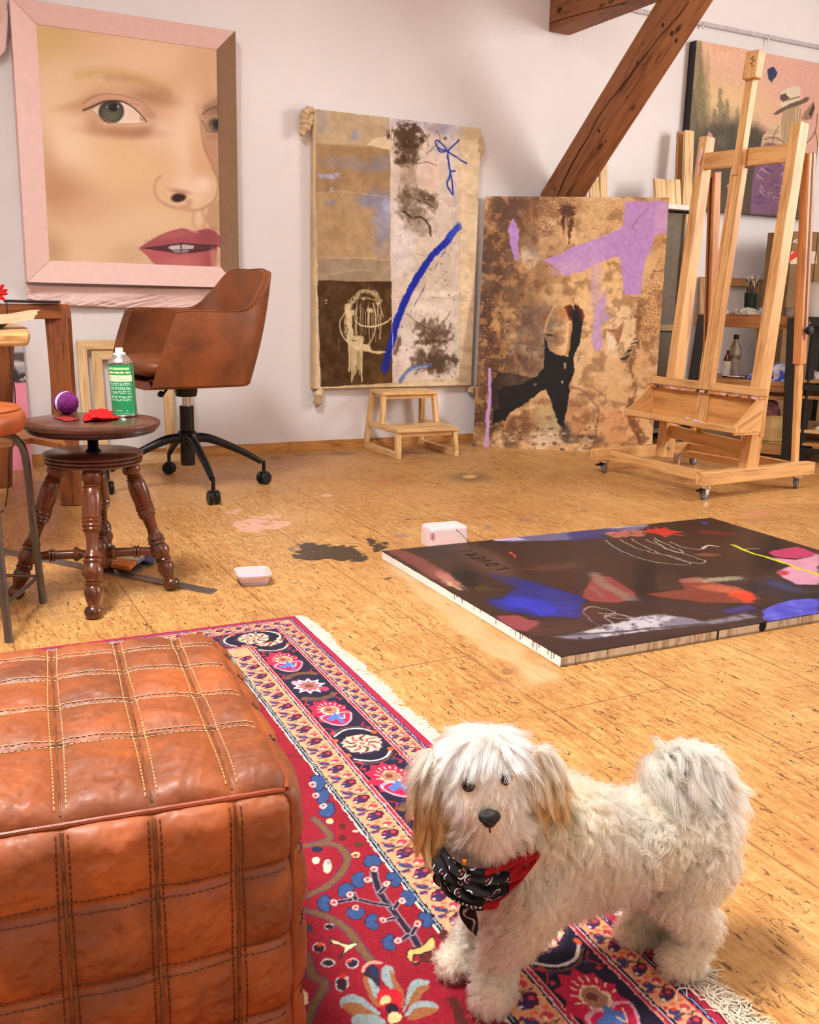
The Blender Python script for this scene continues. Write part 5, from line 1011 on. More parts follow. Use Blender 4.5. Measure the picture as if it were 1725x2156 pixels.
for k, w in enumerate((FLp, FRp, BRp, BLp)):
    c = w + UZ * .024; ax = nrm(np.cross(ee, UZ)) if k % 2 else nrm(np.cross(ee, UZ) + ee * .5)
    cs = thing('tmp', None, None, w); bpy.data.objects.remove(cs)
    mb_ = MB(); mb_.lathe([(.02, .048), (.024, .05), (.024, .0615), (0, .0618)], w, seg=20); mb_.lathe([(.012, .04), (.018, .049)], w, seg=16); sd = nrm(ax)
    for o_ in (-.013, .013): mb_.beam(c + UZ * .026 + sd * o_, c + sd * o_, .026, .003, sd, w1=.014)
    f_ = mb_.build('caster', CHROME, es, bevel=.0008)
    MB().lathe([(.010, -.009), (.021, -.009), (.024, -.006), (.024, .006), (.021, .009), (.010, .009)], c, ax, 28).build('wheel', TIRE, f_)
    MB().lathe([(0, -.010), (.011, -.010), (.011, .010), (0, .010)], c, ax, 20).build('wheel_hub', plain((170, 168, 166), .3, .5, .6), f_)
    if k < 2: MB().prism([w + UZ * .045 - ee * .01 + sd * -.012, w + UZ * .045 - ee * .01 + sd * .012, w + UZ * .036 - ee * .04 + sd * .016, w + UZ * .036 - ee * .04 - sd * .016], UZ * .005).build('brake_lever', BLACK, f_, bevel=.001)

# ================================================================== FOREST PAINTING (upper right)
oP = .06; q0, q1, q2 = ws(W(1466, 84, oP)), ws(W(1440, 437, oP)), ws(W(1706, 463, oP)); s_l = (q0[0] + q1[0]) / 2; s_r = q2[0] + .0; z_t = q0[1]; z_b = (q1[1] + q2[1]) / 2
fp = thing('forest_painting', 'misty forest painting with a hatted figure beside a horse, hung behind the easel', 'painting', WS((s_l + s_r) / 2, z_b, 0))
MB().prism([WS(s_l, z_b, oP - .002), WS(s_r, z_b, oP - .002), WS(s_r, z_t, oP - .002), WS(s_l, z_t, oP - .002)], -WN * (oP - .004)).build('stretcher', plain((34, 30, 40), .6), fp)
c4 = lambda x, y: (1150 + x / 3.0, y / 3.0)
p = Pic(WS(s_l, z_t, oP), WD, -UZ, s_r - s_l, z_t - z_b, .0028, (222, 176, 150)); p.K = c4; E_ = p.ell
E_(1150, 650, 260, 160, (228, 196, 140), .9, .9); E_(1500, 420, 300, 200, (224, 172, 156), .7, .9); E_(1080, 330, 150, 70, (236, 190, 156), .8, .9); E_(1650, 700, 120, 300, (220, 168, 156), .8, .9)
p.poly([(860, 840), (1000, 800), (1150, 780), (1240, 760), (1330, 800), (1420, 860), (1500, 1200), (1480, 1400), (860, 1400)], (74, 64, 48), .95, 40); p.poly([(860, 260), (970, 260), (1010, 500), (1020, 760), (1000, 900), (860, 900)], (128, 116, 78), .75, 34); p.poly([(1580, 1200), (1720, 1000), (1720, 1400), (1560, 1400)], (84, 74, 60), .9, 12)
r_ = random.Random(12)
def tree(x, y0, y1, w, c, o):
    for i in range(34):
        t = i / 34; yy = y0 + (y1 - y0) * t; ww = w * (.08 + t) * r_.uniform(.55, 1.1); p.line([(x - ww, yy + ww * .25 + r_.uniform(-5, 5)), (x, yy), (x + ww, yy + ww * .25 + r_.uniform(-5, 5))], 14, c, o * .5, 1., cm=False)
tree(975, 270, 900, 44, (92, 86, 58), .7); tree(1020, 330, 900, 36, (110, 102, 70), .5); tree(1104, 565, 900, 40, (86, 82, 62), .7); tree(1140, 640, 900, 34, (100, 94, 70), .6); tree(1060, 690, 900, 30, (90, 84, 62), .5); tree(930, 560, 900, 40, (80, 74, 52), .6); tree(1210, 690, 900, 22, (120, 110, 84), .4)
for i in range(12): p.line([(1060 + i * 14, 275), (1062 + i * 14, 290 + r_.uniform(10, 80))], 9, (206, 130, 90), .35, .9, cm=False)
E_(1130, 1000, 200, 200, (66, 60, 50), .7, .9); E_(1000, 1200, 120, 140, (84, 78, 56), .7, .9); E_(1110, 900, 40, 40, (120, 112, 88), .5, .9)
p.poly([(1430, 425), (1450, 432), (1466, 460), (1460, 485), (1428, 518), (1402, 492), (1394, 455), (1408, 432)], (46, 50, 86), 1, 2, ns=2)
p.warp(.016, 24, 5, 4)
# figure
p.poly([(1440, 770), (1500, 760), (1560, 800), (1590, 900), (1580, 1000), (1400, 1000), (1350, 960), (1370, 860)], (214, 186, 150), .95, 4); p.poly([(1355, 930), (1400, 900), (1540, 930), (1530, 1060), (1500, 1360), (1290, 1350), (1300, 1200), (1320, 1040)], (126, 86, 118), .95, 6)
for i in range(40): x, y = r_.uniform(1320, 1520), r_.uniform(1040, 1300); p.line([(x, y), (x + r_.uniform(-20, 20), y - 20), (x + 25, y + r_.uniform(-20, 20))], 6, r_.choice([(70, 48, 92), (176, 132, 150), (92, 60, 110), (196, 156, 166)]), .7, .7)
p.poly([(1500, 660), (1600, 650), (1615, 740), (1590, 800), (1570, 900), (1540, 960), (1490, 900), (1480, 780)], (196, 168, 132), .95, 4)
for i in range(16): x = 1490 + i * 8; p.line([(x, 680), (x - 10, 780), (x - 5, 900)], 4, r_.choice([(120, 96, 70), (226, 200, 162), (150, 122, 90)]), .7, .7)
p.poly([(1480, 600), (1500, 565), (1560, 545), (1605, 548), (1608, 600), (1600, 640), (1500, 690), (1480, 660), (1500, 630)], (222, 206, 178), 1, 2.5); p.poly([(1480, 600), (1510, 590), (1540, 620), (1500, 640), (1478, 630)], (78, 62, 48), .9, 3); p.poly([(1432, 722), (1460, 700), (1540, 655), (1610, 632), (1645, 612), (1665, 615), (1655, 640), (1600, 665), (1520, 690), (1460, 726)], (104, 88, 68), 1, 2.5); p.line([(1500, 640), (1600, 610)], 8, (110, 92, 70), .8, .6)
p.poly([(1640, 700), (1690, 640), (1700, 680), (1680, 750), (1640, 760), (1610, 750)], (150, 120, 96), .95, 4); p.poly([(1660, 720), (1692, 650), (1696, 690), (1675, 740)], (70, 52, 44), .9, 3); p.line([(1715, 720), (1700, 830), (1650, 900), (1625, 900)], 7, (96, 72, 52), .8, .6); p.line([(1700, 830), (1715, 900), (1712, 1000)], 6, (96, 72, 52), .8, .6)
for pts in ([(1470, 800), (1440, 860), (1420, 980)], [(1380, 880), (1440, 870), (1500, 900), (1530, 980)], [(1400, 960), (1450, 920), (1500, 960)]): p.line(pts, 8, (120, 90, 66), .7, .7)
for y in range(820, 1380, 14): p.line([(1380 + r_.uniform(-20, 40), y), (1480, y + r_.uniform(-10, 10))], 4, (96, 70, 60), .3, .8, cm=False)
p.poly([(1140, 1170), (1165, 1158), (1200, 1175), (1185, 1200), (1150, 1200)], (206, 140, 124), .95, 3); p.poly([(1015, 862), (1030, 826), (1052, 850), (1054, 880), (1030, 880)], (196, 140, 150), 1, 2)
p.warp(.0022, 60, 5, 3); p.C += (p.n(90, 90, 5, 3)[..., None] - .5) * 22
p.obj('painted_front', painted(.55, .3, .03), fp, label='pink sky over dark trees, navy heart, hatted figure and horse ear')

# ================================================================== STORAGE RACK + SPARE BARS
oR_ = .30; zR = (W(1405, 429, oR_)[2] + W(1455, 433, oR_)[2]) / 2; sR0 = sA + wB + .012; sR1 = ws(W(1474, 440, oR_))[0]
RW = plain((232, 226, 222), .5, .4, var=.02)
rk = thing('storage_rack', 'white storage rack behind the tall abstract canvas', 'rack', WS((sR0 + sR1) / 2, 0, .16))
MB().prism([WS(sR0, zR, .015), WS(sR1, zR, .015), WS(sR1, zR, oR_), WS(sR0, zR, oR_)], -UZ * .026).build('top_board', RW, rk, bevel=.002)
for s_ in (sR0 + .01, sR1 - .012): MB().prism([WS(s_ - .009, 0, .02), WS(s_ + .009, 0, .02), WS(s_ + .009, zR - .026, .02), WS(s_ - .009, zR - .026, .02)], WN * (oR_ - .03)).build('side_panel', RW, rk, bevel=.001)
MB().prism([WS(sR0, .06, .02), WS(sR1, .06, .02), WS(sR1, .06, oR_ - .01), WS(sR0, .06, oR_ - .01)], -UZ * .02).build('bottom_board', RW, rk)
g0, g1 = ws(W(1396, 440, .27))[0] - .5, sR1 - .03
gc = thing('stored_canvas', 'back of a grey canvas standing in the white rack', 'canvas', WS((g0 + g1) / 2, .06, .25))
MB().prism([WS(g0, .062, .24), WS(g1, .062, .24), WS(g1, zR - .04, .24), WS(g0, zR - .04, .24)], WN * .006).build('canvas_back', plain((122, 112, 98), .8, .2, var=.05), gc)
zb_ = W(1405, 690, .26)[2]; MB().beam(WS(g0, zb_, .258), WS(g1, zb_, .258), .014, .034, UZ).build('brace_bar', wood((186, 152, 108)), gc)
MB().beam(WS(g1 - .018, .062, .258), WS(g1 - .018, zR - .045, .258), .036, .018, WN).build('brace_bar', wood((214, 182, 138)), gc)
def bar(xa, xb, yt, o, label, grp='spare stretcher bars standing on the white rack', mat=PINE, tilt=0):
    P0, P1 = W((xa + xb) / 2, 430, o), None; s_ = ws(P0)[0]; w_ = ws(W(xb, 430, o))[0] - ws(W(xa, 430, o))[0]; z1 = W((xa + xb) / 2, yt, o)[2]; P_ = WS(s_, zR + .0005, o)
    b = MB().beam(P_, WS(s_ + tilt, z1, o - .03), w_ * .96, .02, WN); return props(b.build('stretcher_bar', mat, bevel=.0015), label, 'stretcher bar', grp)
bar(1262, 1277, 326, .15, 'tall pale stretcher bar just right of the brown brace'); bar(1240, 1247, 379, .2, 'short stretcher bar half hidden by the foot of the brown brace')
bar(1247, 1254, 378, .2, 'short stretcher bar in the middle of three beside the brace'); bar(1254, 1262, 378, .2, 'short stretcher bar touching the tall one beside the brace')
for k, (a, b, y, lb) in enumerate(((1380, 1393, 375, 'short stretcher bar with a slotted end, first of the row on the rack'), (1393, 1403, 377, 'short stretcher bar with a dark slot, second in the row on the rack'), (1403, 1413, 376, 'short stretcher bar third in the row on the rack'), (1413, 1422, 378, 'short stretcher bar fourth in the row on the rack'), (1423, 1434, 377, 'short chipped stretcher bar right in front of the tall pair'))):
    bar(a, b, y, .22, lb)
bar(1422, 1434, 274, .10, 'tall reddish stretcher bar behind the wide pale one', mat=wood((206, 150, 98))); bar(1436, 1455, 272, .16, 'tallest wide pale stretcher bar beside the forest painting')
o_ = MB().beam(WS(ws(W(1236, 430, .25))[0], zR, .25), WS(ws(W(1236, 430, .25))[0], W(1236, 384, .25)[2], .24), .012, .012, WN).build('white_strip', RW); props(o_, 'thin white upright strip between the brace and the short bars', 'strip')

# ================================================================== WORK TABLE AT THE RIGHT
BLK_M = plain((20, 19, 20), .42, .5, var=.04, bump=.1); TW = wood((168, 110, 60), (112, 66, 30), .5, .35, 1., knots=.5); TW2 = wood((190, 140, 86), (140, 94, 50), .5, .35, 1.)
C1 = F(1655, 974); zTb = HT(C1, 667); 
q_ = D(1463, 654, 5.22) - C1; q_[2] = 0; uT = nrm(q_); LT = np.linalg.norm(q_); vT = V3(uT[1], -uT[0], 0); vT = vT if vT[1] > 0 else -vT; vT = nrm(vT + 0)
DT = .42
def TP(a, b, z): return C1 + uT * a + vT * b + UZ * z       # a to the left, b backwards
zS1, zS2 = HT(C1, 806), HT(C1, 938)
wt = thing('work_table', 'paint-stained wooden work table on black splayed legs behind the easel', 'table', TP(LT / 2, DT / 2, 0))
MB().prism([TP(.02, 0, zTb), TP(LT, 0, zTb), TP(LT, DT, zTb), TP(.02, DT, zTb)], -UZ * .006).build('top', TW, wt)
MB().beam(TP(.02, .01, zTb - .035), TP(LT, .01, zTb - .035), .02, .058, UZ).build('front_apron', TW, wt, bevel=.002)
MB().beam(TP(.0, .02, zTb - .014), TP(.0, DT, zTb - .014), .03, .028, UZ).build('side_rail', BLK_M, wt, bevel=.001); MB().beam(TP(.0, .02, zTb - .05), TP(.0, DT, zTb - .05), .02, .02, UZ).build('side_rail', BLK_M, wt, bevel=.001)
for a, b, s_ in ((0, 0, 1), (LT, 0, -1), (0, DT, 1), (LT, DT, -1)):
    MB().beam(TP(a, b, 0), TP(a + .045 * s_, b, zTb - .006), .045, .045, uT).build('leg', BLK_M, wt, bevel=.003)
for zS, nm in ((zS1, 'shelf'), (zS2, 'shelf')):
    MB().prism([TP(.03, .02, zS), TP(LT - .03, .02, zS), TP(LT - .03, DT - .02, zS), TP(.03, DT - .02, zS)], -UZ * .015).build(nm, TW2, wt)
    MB().beam(TP(.02, .015, zS - .03), TP(LT - .02, .015, zS - .03), .016, .05, UZ).build('shelf_fascia', TW2, wt, bevel=.002)
    MB().beam(TP(-.005, .03, zS - .03), TP(-.005, DT, zS - .03), .008, .034, UZ).build('side_rail', BLK_M, wt, bevel=.001)
    for b in (.12, .3): MB().lathe([(0, 0), (.007, 0), (.006, .004), (0, .005)], TP(-.009, b, zS - .03), -uT, 12).build('bolt', CHROME, wt)
zM = HT(C1, 838); MB().prism([TP(.02, .03, zM), TP(LT * .6, .03, zM), TP(LT * .6, DT, zM), TP(.02, DT, zM)], -UZ * .018).build('shelf', TW2, wt)
def onT(x, b, z):            # column through photo column x, at distance b from the front edge
    best = min(np.linspace(0, LT, 400), key=lambda a: abs(proj(TP(a, b, z))[0] - x)); return TP(best, b, z)
GLG = NT('dark_green_plastic').fin((24, 46, 38), .3, .5)
def brushes(name, base, r, h, nb, hb, lab, seed):
    t = thing(name, lab, 'brush jar', base); MB().lathe([(0, 0), (r * .8, 0), (r * .84, h * .1), (r, h), (r * .94, h), (r * .78, h * .1), (0, .004)], base, seg=28).build('jar', GLG, t)
    r_ = random.Random(seed)
    for i in range(nb):
        a = r_.uniform(0, 2 * PI); q = math.sqrt(r_.random()) * r * .8; tp = base + V3(math.cos(a) * q * 1.25, math.sin(a) * q * 1.25, h + hb * r_.uniform(.45, 1)); bs = base + V3(math.cos(a) * q * .5, math.sin(a) * q * .5, .01); d = nrm(tp - bs)
        m1 = MB(); m1.tube([bs, tp - d * .028], .0022, 6); h_ = m1.build('brush_handle', plain(r_.choice([(24, 46, 38), (120, 96, 60), (40, 30, 30)]), .4), t)
        MB().tube([tp - d * .028, tp - d * .010], [.0026, .0034], 8).build('ferrule', CHROME, h_); MB().tube([tp - d * .010, tp - d * .004, tp], [.0036, .0032, .0012], 8).build('bristles', plain(r_.choice([(190, 176, 150), (120, 100, 80), (210, 200, 190)]), .7), h_)
jb = onT(1579, .30, zTb + .001); sc_px = 2011 / (jb[1] * .97); brushes('brush_jar', jb, 15.5 / sc_px, 52 / sc_px * .86, 17, 46 / sc_px * .9, 'dark green jar of brushes on the work table, between the easel posts', 3)
CL = plain((206, 194, 178), .8, .2, var=.08); 
def crumple(name, c, r, mat, lab, cat, seed, flat=.55, kind2=None, n=36, ext=(1, 1)):
    th = np.linspace(0, 2 * PI, 2 * n + 1)[:-1]; ph = np.linspace(.04, PI / 2 + .02, n // 2 + 4); T, Ph = np.meshgrid(th, ph)
    X = np.sin(Ph) * np.cos(T); Y = np.sin(Ph) * np.sin(T); Z = np.cos(Ph); nz_ = fbm(X * 3 + 5, Y * 3 + Z * 3, seed, 4); rg = np.abs(fbm(X * 5 + 9, Y * 5 + Z * 4, seed + 5, 3) - .5) * 2
    R_ = r * (.55 + .7 * nz_ + .45 * (1 - rg) - .2); P = np.stack([X * R_ * ext[0], Y * R_ * ext[1], np.maximum(Z * R_ * flat * 1.6, 0)], 2) + c
    col = None
    if kind2 is not None:
        k = sst(fbm(X * 4, Y * 4 + Z * 2, seed + 9, 3) - .28 * Z, .36, .44)[..., None]; col = lin(np.array(mat) * (1 - k) + np.array(kind2) * k)
    o = grid_obj(name, P, painted(.8, .2) if col is not None else mat, None, col, closed_u=True); return props(o, lab, cat)
crumple('crumpled_rag', onT(1572, .10, zTb + .001), .062, CL, 'crumpled off-white rag on the work table below the green brush jar', 'cloth', 2, .32, ext=(1.2, .8))
crumple('crumpled_rag', onT(1520, .16, zTb + .001), .04, plain((226, 216, 206), .8, .2), 'small crumpled white rag at the left half of the work table', 'cloth', 9, .3, ext=(1.3, .8))
crumple('blue_rag', onT(1604, .30, zTb + .001), .025, plain((170, 184, 222), .8, .2), 'pale blue rag scrap behind the off-white rag on the table', 'cloth', 19, .9)
tb_ = onT(1664, .12, zTb + .001); tn = thing('metal_tin', 'small round metal tin on the work table beside the near easel post', 'tin', tb_)
MB().lathe([(0, 0), (.036, 0), (.036, .040), (.038, .041), (.038, .043), (.034, .043), (.034, .004), (0, .004)], tb_, seg=36).build('body', plain((150, 142, 134), .3, .5, .85, var=.15, scale=14), tn)
wb = onT(1725, .12, zTb + .001) if proj(TP(0, .12, zTb))[0] > 1725 else C1 + uT * -.10 + vT * .2 + UZ * (zTb + .001)
wb = D(1733, 664, 4.75); wb[2] = zTb + .001
TT = thing('side_table', 'dark-framed side table at the right edge holding a white tub of brushes', 'table', TP(-.42, .3, 0))
MB().prism([TP(-.04, .06, zTb), TP(-.9, .06, zTb), TP(-.9, .6, zTb), TP(-.04, .6, zTb)], -UZ * .012).build('top', BLK_M, TT)
MB().beam(TP(-.04, .07, zTb - .03), TP(-.9, .07, zTb - .03), .02, .036, UZ).build('rail', BLK_M, TT, bevel=.002)
for a, b in ((-.06, .09), (-.88, .09), (-.06, .57), (-.88, .57)): MB().beam(TP(a, b, 0), TP(a, b, zTb - .012), .03, .03).build('leg', BLK_M, TT)
for zz_, m_ in ((HT(TP(-.1, .1, 0), 800), TW2), (HT(TP(-.1, .1, 0), 834), TW2), (HT(TP(-.1, .1, 0), 905), PINE), (HT(TP(-.1, .1, 0), 932), TW2)):
    MB().prism([TP(-.03, .075, zz_), TP(-.89, .075, zz_), TP(-.89, .55, zz_), TP(-.03, .55, zz_)], -UZ * .016).build('shelf', m_, TT, bevel=.001)
for yy in (817, 950): zz_ = HT(TP(-.1, .06, 0), yy); MB().beam(TP(-.03, .062, zz_), TP(-.9, .062, zz_), .008, .03, UZ).build('rail', BLK_M, TT, bevel=.001)
o_ = MB().box(TP(-.3, .3, (HT(TP(-.1, .1, 0), 905) + HT(TP(-.1, .1, 0), 834)) / 2 - .006), (.30, .02, HT(TP(-.1, .1, 0), 850) - HT(TP(-.1, .1, 0), 904)), uT).build('olive_panel', plain((120, 112, 40), .6)); props(o_, 'olive yellow panel standing on the side table shelf', 'panel')
wbx = onT(1725, .2, zTb) ; wbp = TP(-.17, .2, zTb + .001)
wtb = thing('white_tub', 'white plastic tub on the side table at the right edge', 'tub', wbp); k_ = proj(wbp + UZ * .0)[1]
hT_ = HT(wbp, 598) - zTb; rT_ = (proj(wbp)[0] - 1699) / (2011 / (wbp[1] * .97 + .0)) if proj(wbp)[0] > 1710 else .06
MB().lathe([(0, 0), (rT_ * .93, 0), (rT_, hT_), (rT_ * 1.02, hT_), (rT_ * 1.02, hT_ + .003), (0, hT_ + .004)], wbp, seg=40).build('body', plain((244, 240, 240), .5, .4, var=.01), wtb)
hB = (HT(wbp, 541) - HT(wbp, 598)); brushes('brush_jar', wbp + UZ * (hT_ + .006), rT_ * .55, hB * .55, 12, hB * .8, 'dark jar of brushes standing on the white tub at the right edge', 8)
o_ = MB().tube([wbp + V3(-rT_, -rT_ * 1.1, .05), wbp + V3(rT_ * .6, -rT_ * 1.1, .09)], .004, 8).build('loose_brush', plain((110, 84, 90), .4)); props(o_, 'loose paintbrush leaning against the white tub', 'paintbrush')
cbx = thing('cardboard_box', 'tall brown cardboard box with red tape behind the work table', 'box', W(1720, 900, .32) * V3(1, 1, 0))
s_c0, s_c1 = ws(W(1664, 560, .4))[0], ws(W(1790, 560, .4))[0]; zC = W(1670, 487, .4)[2]
MB().prism([WS(s_c0, 0, .4), WS(s_c1, 0, .4), WS(s_c1, zC + .02, .4), WS(s_c0, zC, .4)], -WN * .2).build('carton', plain((134, 104, 72), .75, .2, var=.06, scale=5), cbx)
for pts in ([(1661, 552), (1664, 538), (1680, 524), (1684, 537)], [(1700, 502), (1706, 492), (1712, 503), (1704, 512)]): MB().prism([W(*q, .4015) for q in pts], WN * .0005).build('red_tape', plain((206, 34, 24), .5), cbx)
MB().prism([W(*q, .4008) for q in ((1666, 530), (1720, 529), (1720, 555), (1664, 556))], WN * .0004).build('paper_label', plain((206, 190, 166), .7), cbx)
MB().tube([W(*q, .402) for q in ((1670, 511), (1675, 506), (1682, 504), (1679, 511), (1674, 511))], .004, 6).build('white_mark', plain((232, 226, 220), .6), cbx)
MB().beam(WS(ws(W(1722, 500, .4))[0], .0, .402), WS(ws(W(1722, 500, .4))[0], zC, .402), .006, .002, WN).build('seam', plain((76, 54, 36), .8), cbx)
# tall wooden frame, radiator behind the table
fa, fb_ = ws(W(1474, 620, .03))[0], ws(W(1606, 620, .03))[0]; zf = (W(1478, 583, .03)[2] + W(1604, 587, .03)[2]) / 2
frame_thing(lean(WS(fa, 0, .13), WS(fb_, 0, .13), zf / math.cos(math.radians(6)), 6), .05, 'canvas_stretcher', 'bare wooden canvas frame leaning on the wall behind the work table', 'frame', wood((198, 152, 100)), group=None)
rs0, rs1 = ws(W(1622, 740, .06))[0], ws(W(1652, 740, .06))[0]; zr0, zr1 = .12, W(1640, 711, .06)[2]; rd_ = thing('radiator', 'white ribbed radiator on the wall behind the work table', 'radiator', WS((rs0 + rs1) / 2, zr0, .04))
k = 0; s_ = rs0
while s_ < rs1: MB().prism([WS(s_, zr0, .025), WS(s_ + .028, zr0, .025), WS(s_ + .028, zr1 - .03, .025), WS(s_, zr1 - .03, .025)], WN * .05).build('rib', RW, rd_, bevel=.006); s_ += .038
MB().beam(WS(rs0, zr1 - .015, .05), WS(rs1 + .01, zr1 - .015, .05), .05, .03, UZ).build('top_cap', RW, rd_, bevel=.003)
# things on the shelves
GLS = NT('clear_plastic').fin((226, 220, 206), .12, .5, 0, Transmission_Weight=.75, IOR=1.3); 
def bottle(base, r, h, mat, cap, lab, labelc, labz, liquid=None):
    t = thing('bottle', lab, 'bottle', base); MB().lathe([(0, 0), (r * .95, 0), (r, .006), (r, h * .62), (r * .9, h * .7), (r * .38, h * .86), (r * .34, h * .90)], base, seg=32).build('body', mat, t)
    MB().lathe([(0, 0), (r * .42, 0), (r * .42, h * .10), (r * .38, h * .105), (0, h * .105)], base + UZ * h * .895, seg=24).build('cap', plain(cap, .4), t)
    MB().lathe([(r * 1.01, h * labz[0]), (r * 1.01, h * labz[1])], base, seg=32, cap=False).build('label', plain(labelc, .6, var=.1, scale=80), t)
    if liquid: MB().lathe([(0, .004), (r * .9, .006), (r * .93, h * .52), (0, h * .521)], base, seg=28).build('liquid', NT('pale_oil').fin(liquid, .1, .5, 0, Transmission_Weight=.7), t)
b1 = onT(1543, .20, zS1 + .001); s1 = 2011 / (b1[1] * .975); bottle(b1, 13.5 / s1, HT(b1, 705) - zS1, GLS, (40, 20, 22), 'clear plastic bottle of pale oil with dark cap on the table shelf', (196, 184, 176), (.05, .42), (206, 190, 120))
b2 = onT(1529, .12, zS1 + .001); bottle(b2, 8 / s1, HT(b2, 738) - zS1, plain((90, 24, 20), .2), (60, 14, 16), 'small brown bottle with a white label beside the clear bottle', (226, 220, 212), (.05, .6))
for x, b, an in ((1545, .07, .3), (1560, .08, -.4), (1572, .10, .9)):
    q = onT(x, b, zS1 + .010); d_ = rotm(UZ, an) @ uT; t = thing('paint_tube', {1545: 'paint tube with a white cap lying in front of the clear bottle', 1560: 'crumpled silver paint tube between its neighbours on the shelf', 1572: 'squeezed silver paint tube nearest the blue and white paper'}[x], 'paint tube', q)
    MB().tube([q - d_ * .03, q - d_ * .01, q + d_ * .02, q + d_ * .034], [.009, .0095, .008, .002], 12).build('tube_body', CHROME, t); MB().lathe([(.006, 0), (.0085, .002), (.008, .014), (0, .014)], q - d_ * .03, -d_, 16).build('cap', plain((236, 232, 226) if x == 1545 else (60, 56, 56), .4), t)
crumple('crumpled_paper', onT(1634, .10, zS1 + .001), .085, (208, 204, 218), 'crumpled white and blue paper heap on the table shelf', 'paper', 4, .55, (70, 84, 190), ext=(1.0, .8))
crumple('crumpled_paper', onT(1585, .06, zS1 + .001), .026, (190, 190, 214), 'small blue-stained crumpled paper by the paint tubes', 'paper', 14, .6, (60, 70, 180))
crumple('paper_wad', TP(-.08, .15, HT(TP(-.1, .1, 0), 800) + .001), .028, plain((226, 222, 222), .8), 'small white paper wad on the side table shelf', 'paper', 24, .8)
crumple('white_lump', TP(-.13, .12, HT(TP(-.1, .1, 0), 905) + .001), .014, plain((236, 228, 212), .7), 'small white lump on the lowest pine shelf at the right', 'lump', 31, .8)
cr0 = onT(1625, .08, zS2 + .001); cr = thing('wooden_crate', 'pale plywood crate on the lower shelf of the work table', 'crate', cr0); CRW = wood((206, 172, 116), (176, 138, 84), .5, .3, .6)
hcr = HT(cr0, 874) - zS2; wc_ = .075
cu = rotm(UZ, -.9) @ uT; cv_ = V3(-cu[1], cu[0], 0); cv_ = cv_ if cv_[1] > 0 else -cv_
K0 = onT(1620, .035, zS2 + .001)
for a, b in ((K0, K0 + cu * -.16 if False else K0 + uT * .13), (K0, K0 - uT * .085 + vT * .0)): pass
e1_, e2_ = nrm(uT + vT * .25), nrm(-uT * .9 + vT * .45); A_, B_c, C_c = K0, K0 + e1_ * .16, K0 + e2_ * .12; D_c = B_c + e2_ * .12
for P_, Q_ in ((A_, B_c), (A_, C_c), (B_c, D_c), (C_c, D_c)):
    nn = nrm(np.cross(Q_ - P_, UZ)); nn = nn if nn.dot((A_ + D_c) / 2 - P_) > 0 else -nn; MB().prism([P_, Q_, Q_ + UZ * hcr, P_ + UZ * hcr], nn * .008).build('side', CRW, cr)
MB().prism([A_ + UZ * .004, B_c + UZ * .004, D_c + UZ * .004, C_c + UZ * .004], UZ * .008).build('bottom', CRW, cr)
crumple('mauve_cloth', (A_ + D_c) / 2 + UZ * (hcr + .0), .05, plain((120, 76, 80), .85, .2, var=.15), 'dusty mauve cloth bulging out of the plywood crate', 'cloth', 5, .9, ext=(1, .9))
crumple('grey_rag', onT(1618, .10, zM + .001 if False else zS2 + hcr + .004), .020, plain((120, 112, 110), .85), 'small grey rag on the edge of the plywood crate', 'cloth', 6, .9)
# ================================================================== CANVAS LYING ON THE FLOOR
zc_ = HT(F(1177, 1406), 1383); A = F(805, 1160, zc_); Bn = F(1176, 1383, zc_); Cf = F(1497, 1090, zc_)
du = nrm(Cf - A); dv = V3(du[1], -du[0], 0); dv = dv if dv.dot(Bn - A) > 0 else -dv; LU = np.linalg.norm(Cf - A); LV = (Bn - A).dot(dv)
fc = thing('floor_canvas', 'large dark abstract canvas with blue and red paint lying flat on the floor', 'painting', (A + du * LU / 2 + dv * LV / 2) * V3(1, 1, 0))
G_ = .0; MB().prism([A + du * .003 + dv * .003 - UZ * .001, A + du * (LU - .003) + dv * .003 - UZ * .001, A + du * (LU - .003) + dv * (LV - .003) - UZ * .001, A + du * .003 + dv * (LV - .003) - UZ * .001], -UZ * (zc_ - .0025)).build('stretcher', plain((224, 214, 200), .7), fc)
c8_ = lambda x, y: (780 + x / 1.825, 1050 + y / 1.825)
p = Pic(A, du, dv, LU, LV, .0024, (78, 48, 36)); p.K = c8_; E_ = p.ell; p.ek = 2.5; p.fk = 2.; p.sk = .7; DB = (58, 34, 26)
p.all(sst(fbm(p.U * 2.5, p.V * 9, 3, 4), .4, .7) * .5, (84, 50, 36)); p.all(sst(p.n(4, 4, 7), .5, .8) * .6, (28, 22, 22))
for x, y, rx, ry, c, o, a in [(300, 180, 150, 40, (46, 32, 30), .8, 0), (800, 230, 220, 60, (74, 52, 42), .7, 12), (1300, 110, 140, 34, (50, 30, 24), .8, 0), (360, 300, 60, 30, (30, 24, 22), .9, 20), (1060, 310, 40, 90, (26, 22, 24), .8, 0), (1060, 350, 50, 50, (30, 24, 24), .8, 0), (720, 260, 110, 16, (118, 72, 56), .7, -4), (1540, 220, 80, 50, (26, 20, 22), .9, -15),
                              (1000, 400, 140, 60, (66, 38, 30), .6, 0), (640, 330, 120, 20, (64, 44, 40), .5, 0), (830, 440, 100, 40, (104, 60, 46), .8, 5), (1500, 350, 160, 30, (46, 44, 66), .6, 8), (900, 180, 160, 24, (56, 52, 62), .6, 14), (1200, 220, 160, 30, (70, 48, 40), .6, 14), (560, 210, 30, 20, (60, 34, 28), .5, 0)]:
    E_(x, y, rx, ry, c, o, .8, a, ns=.6, nf=12, seed=int(x))
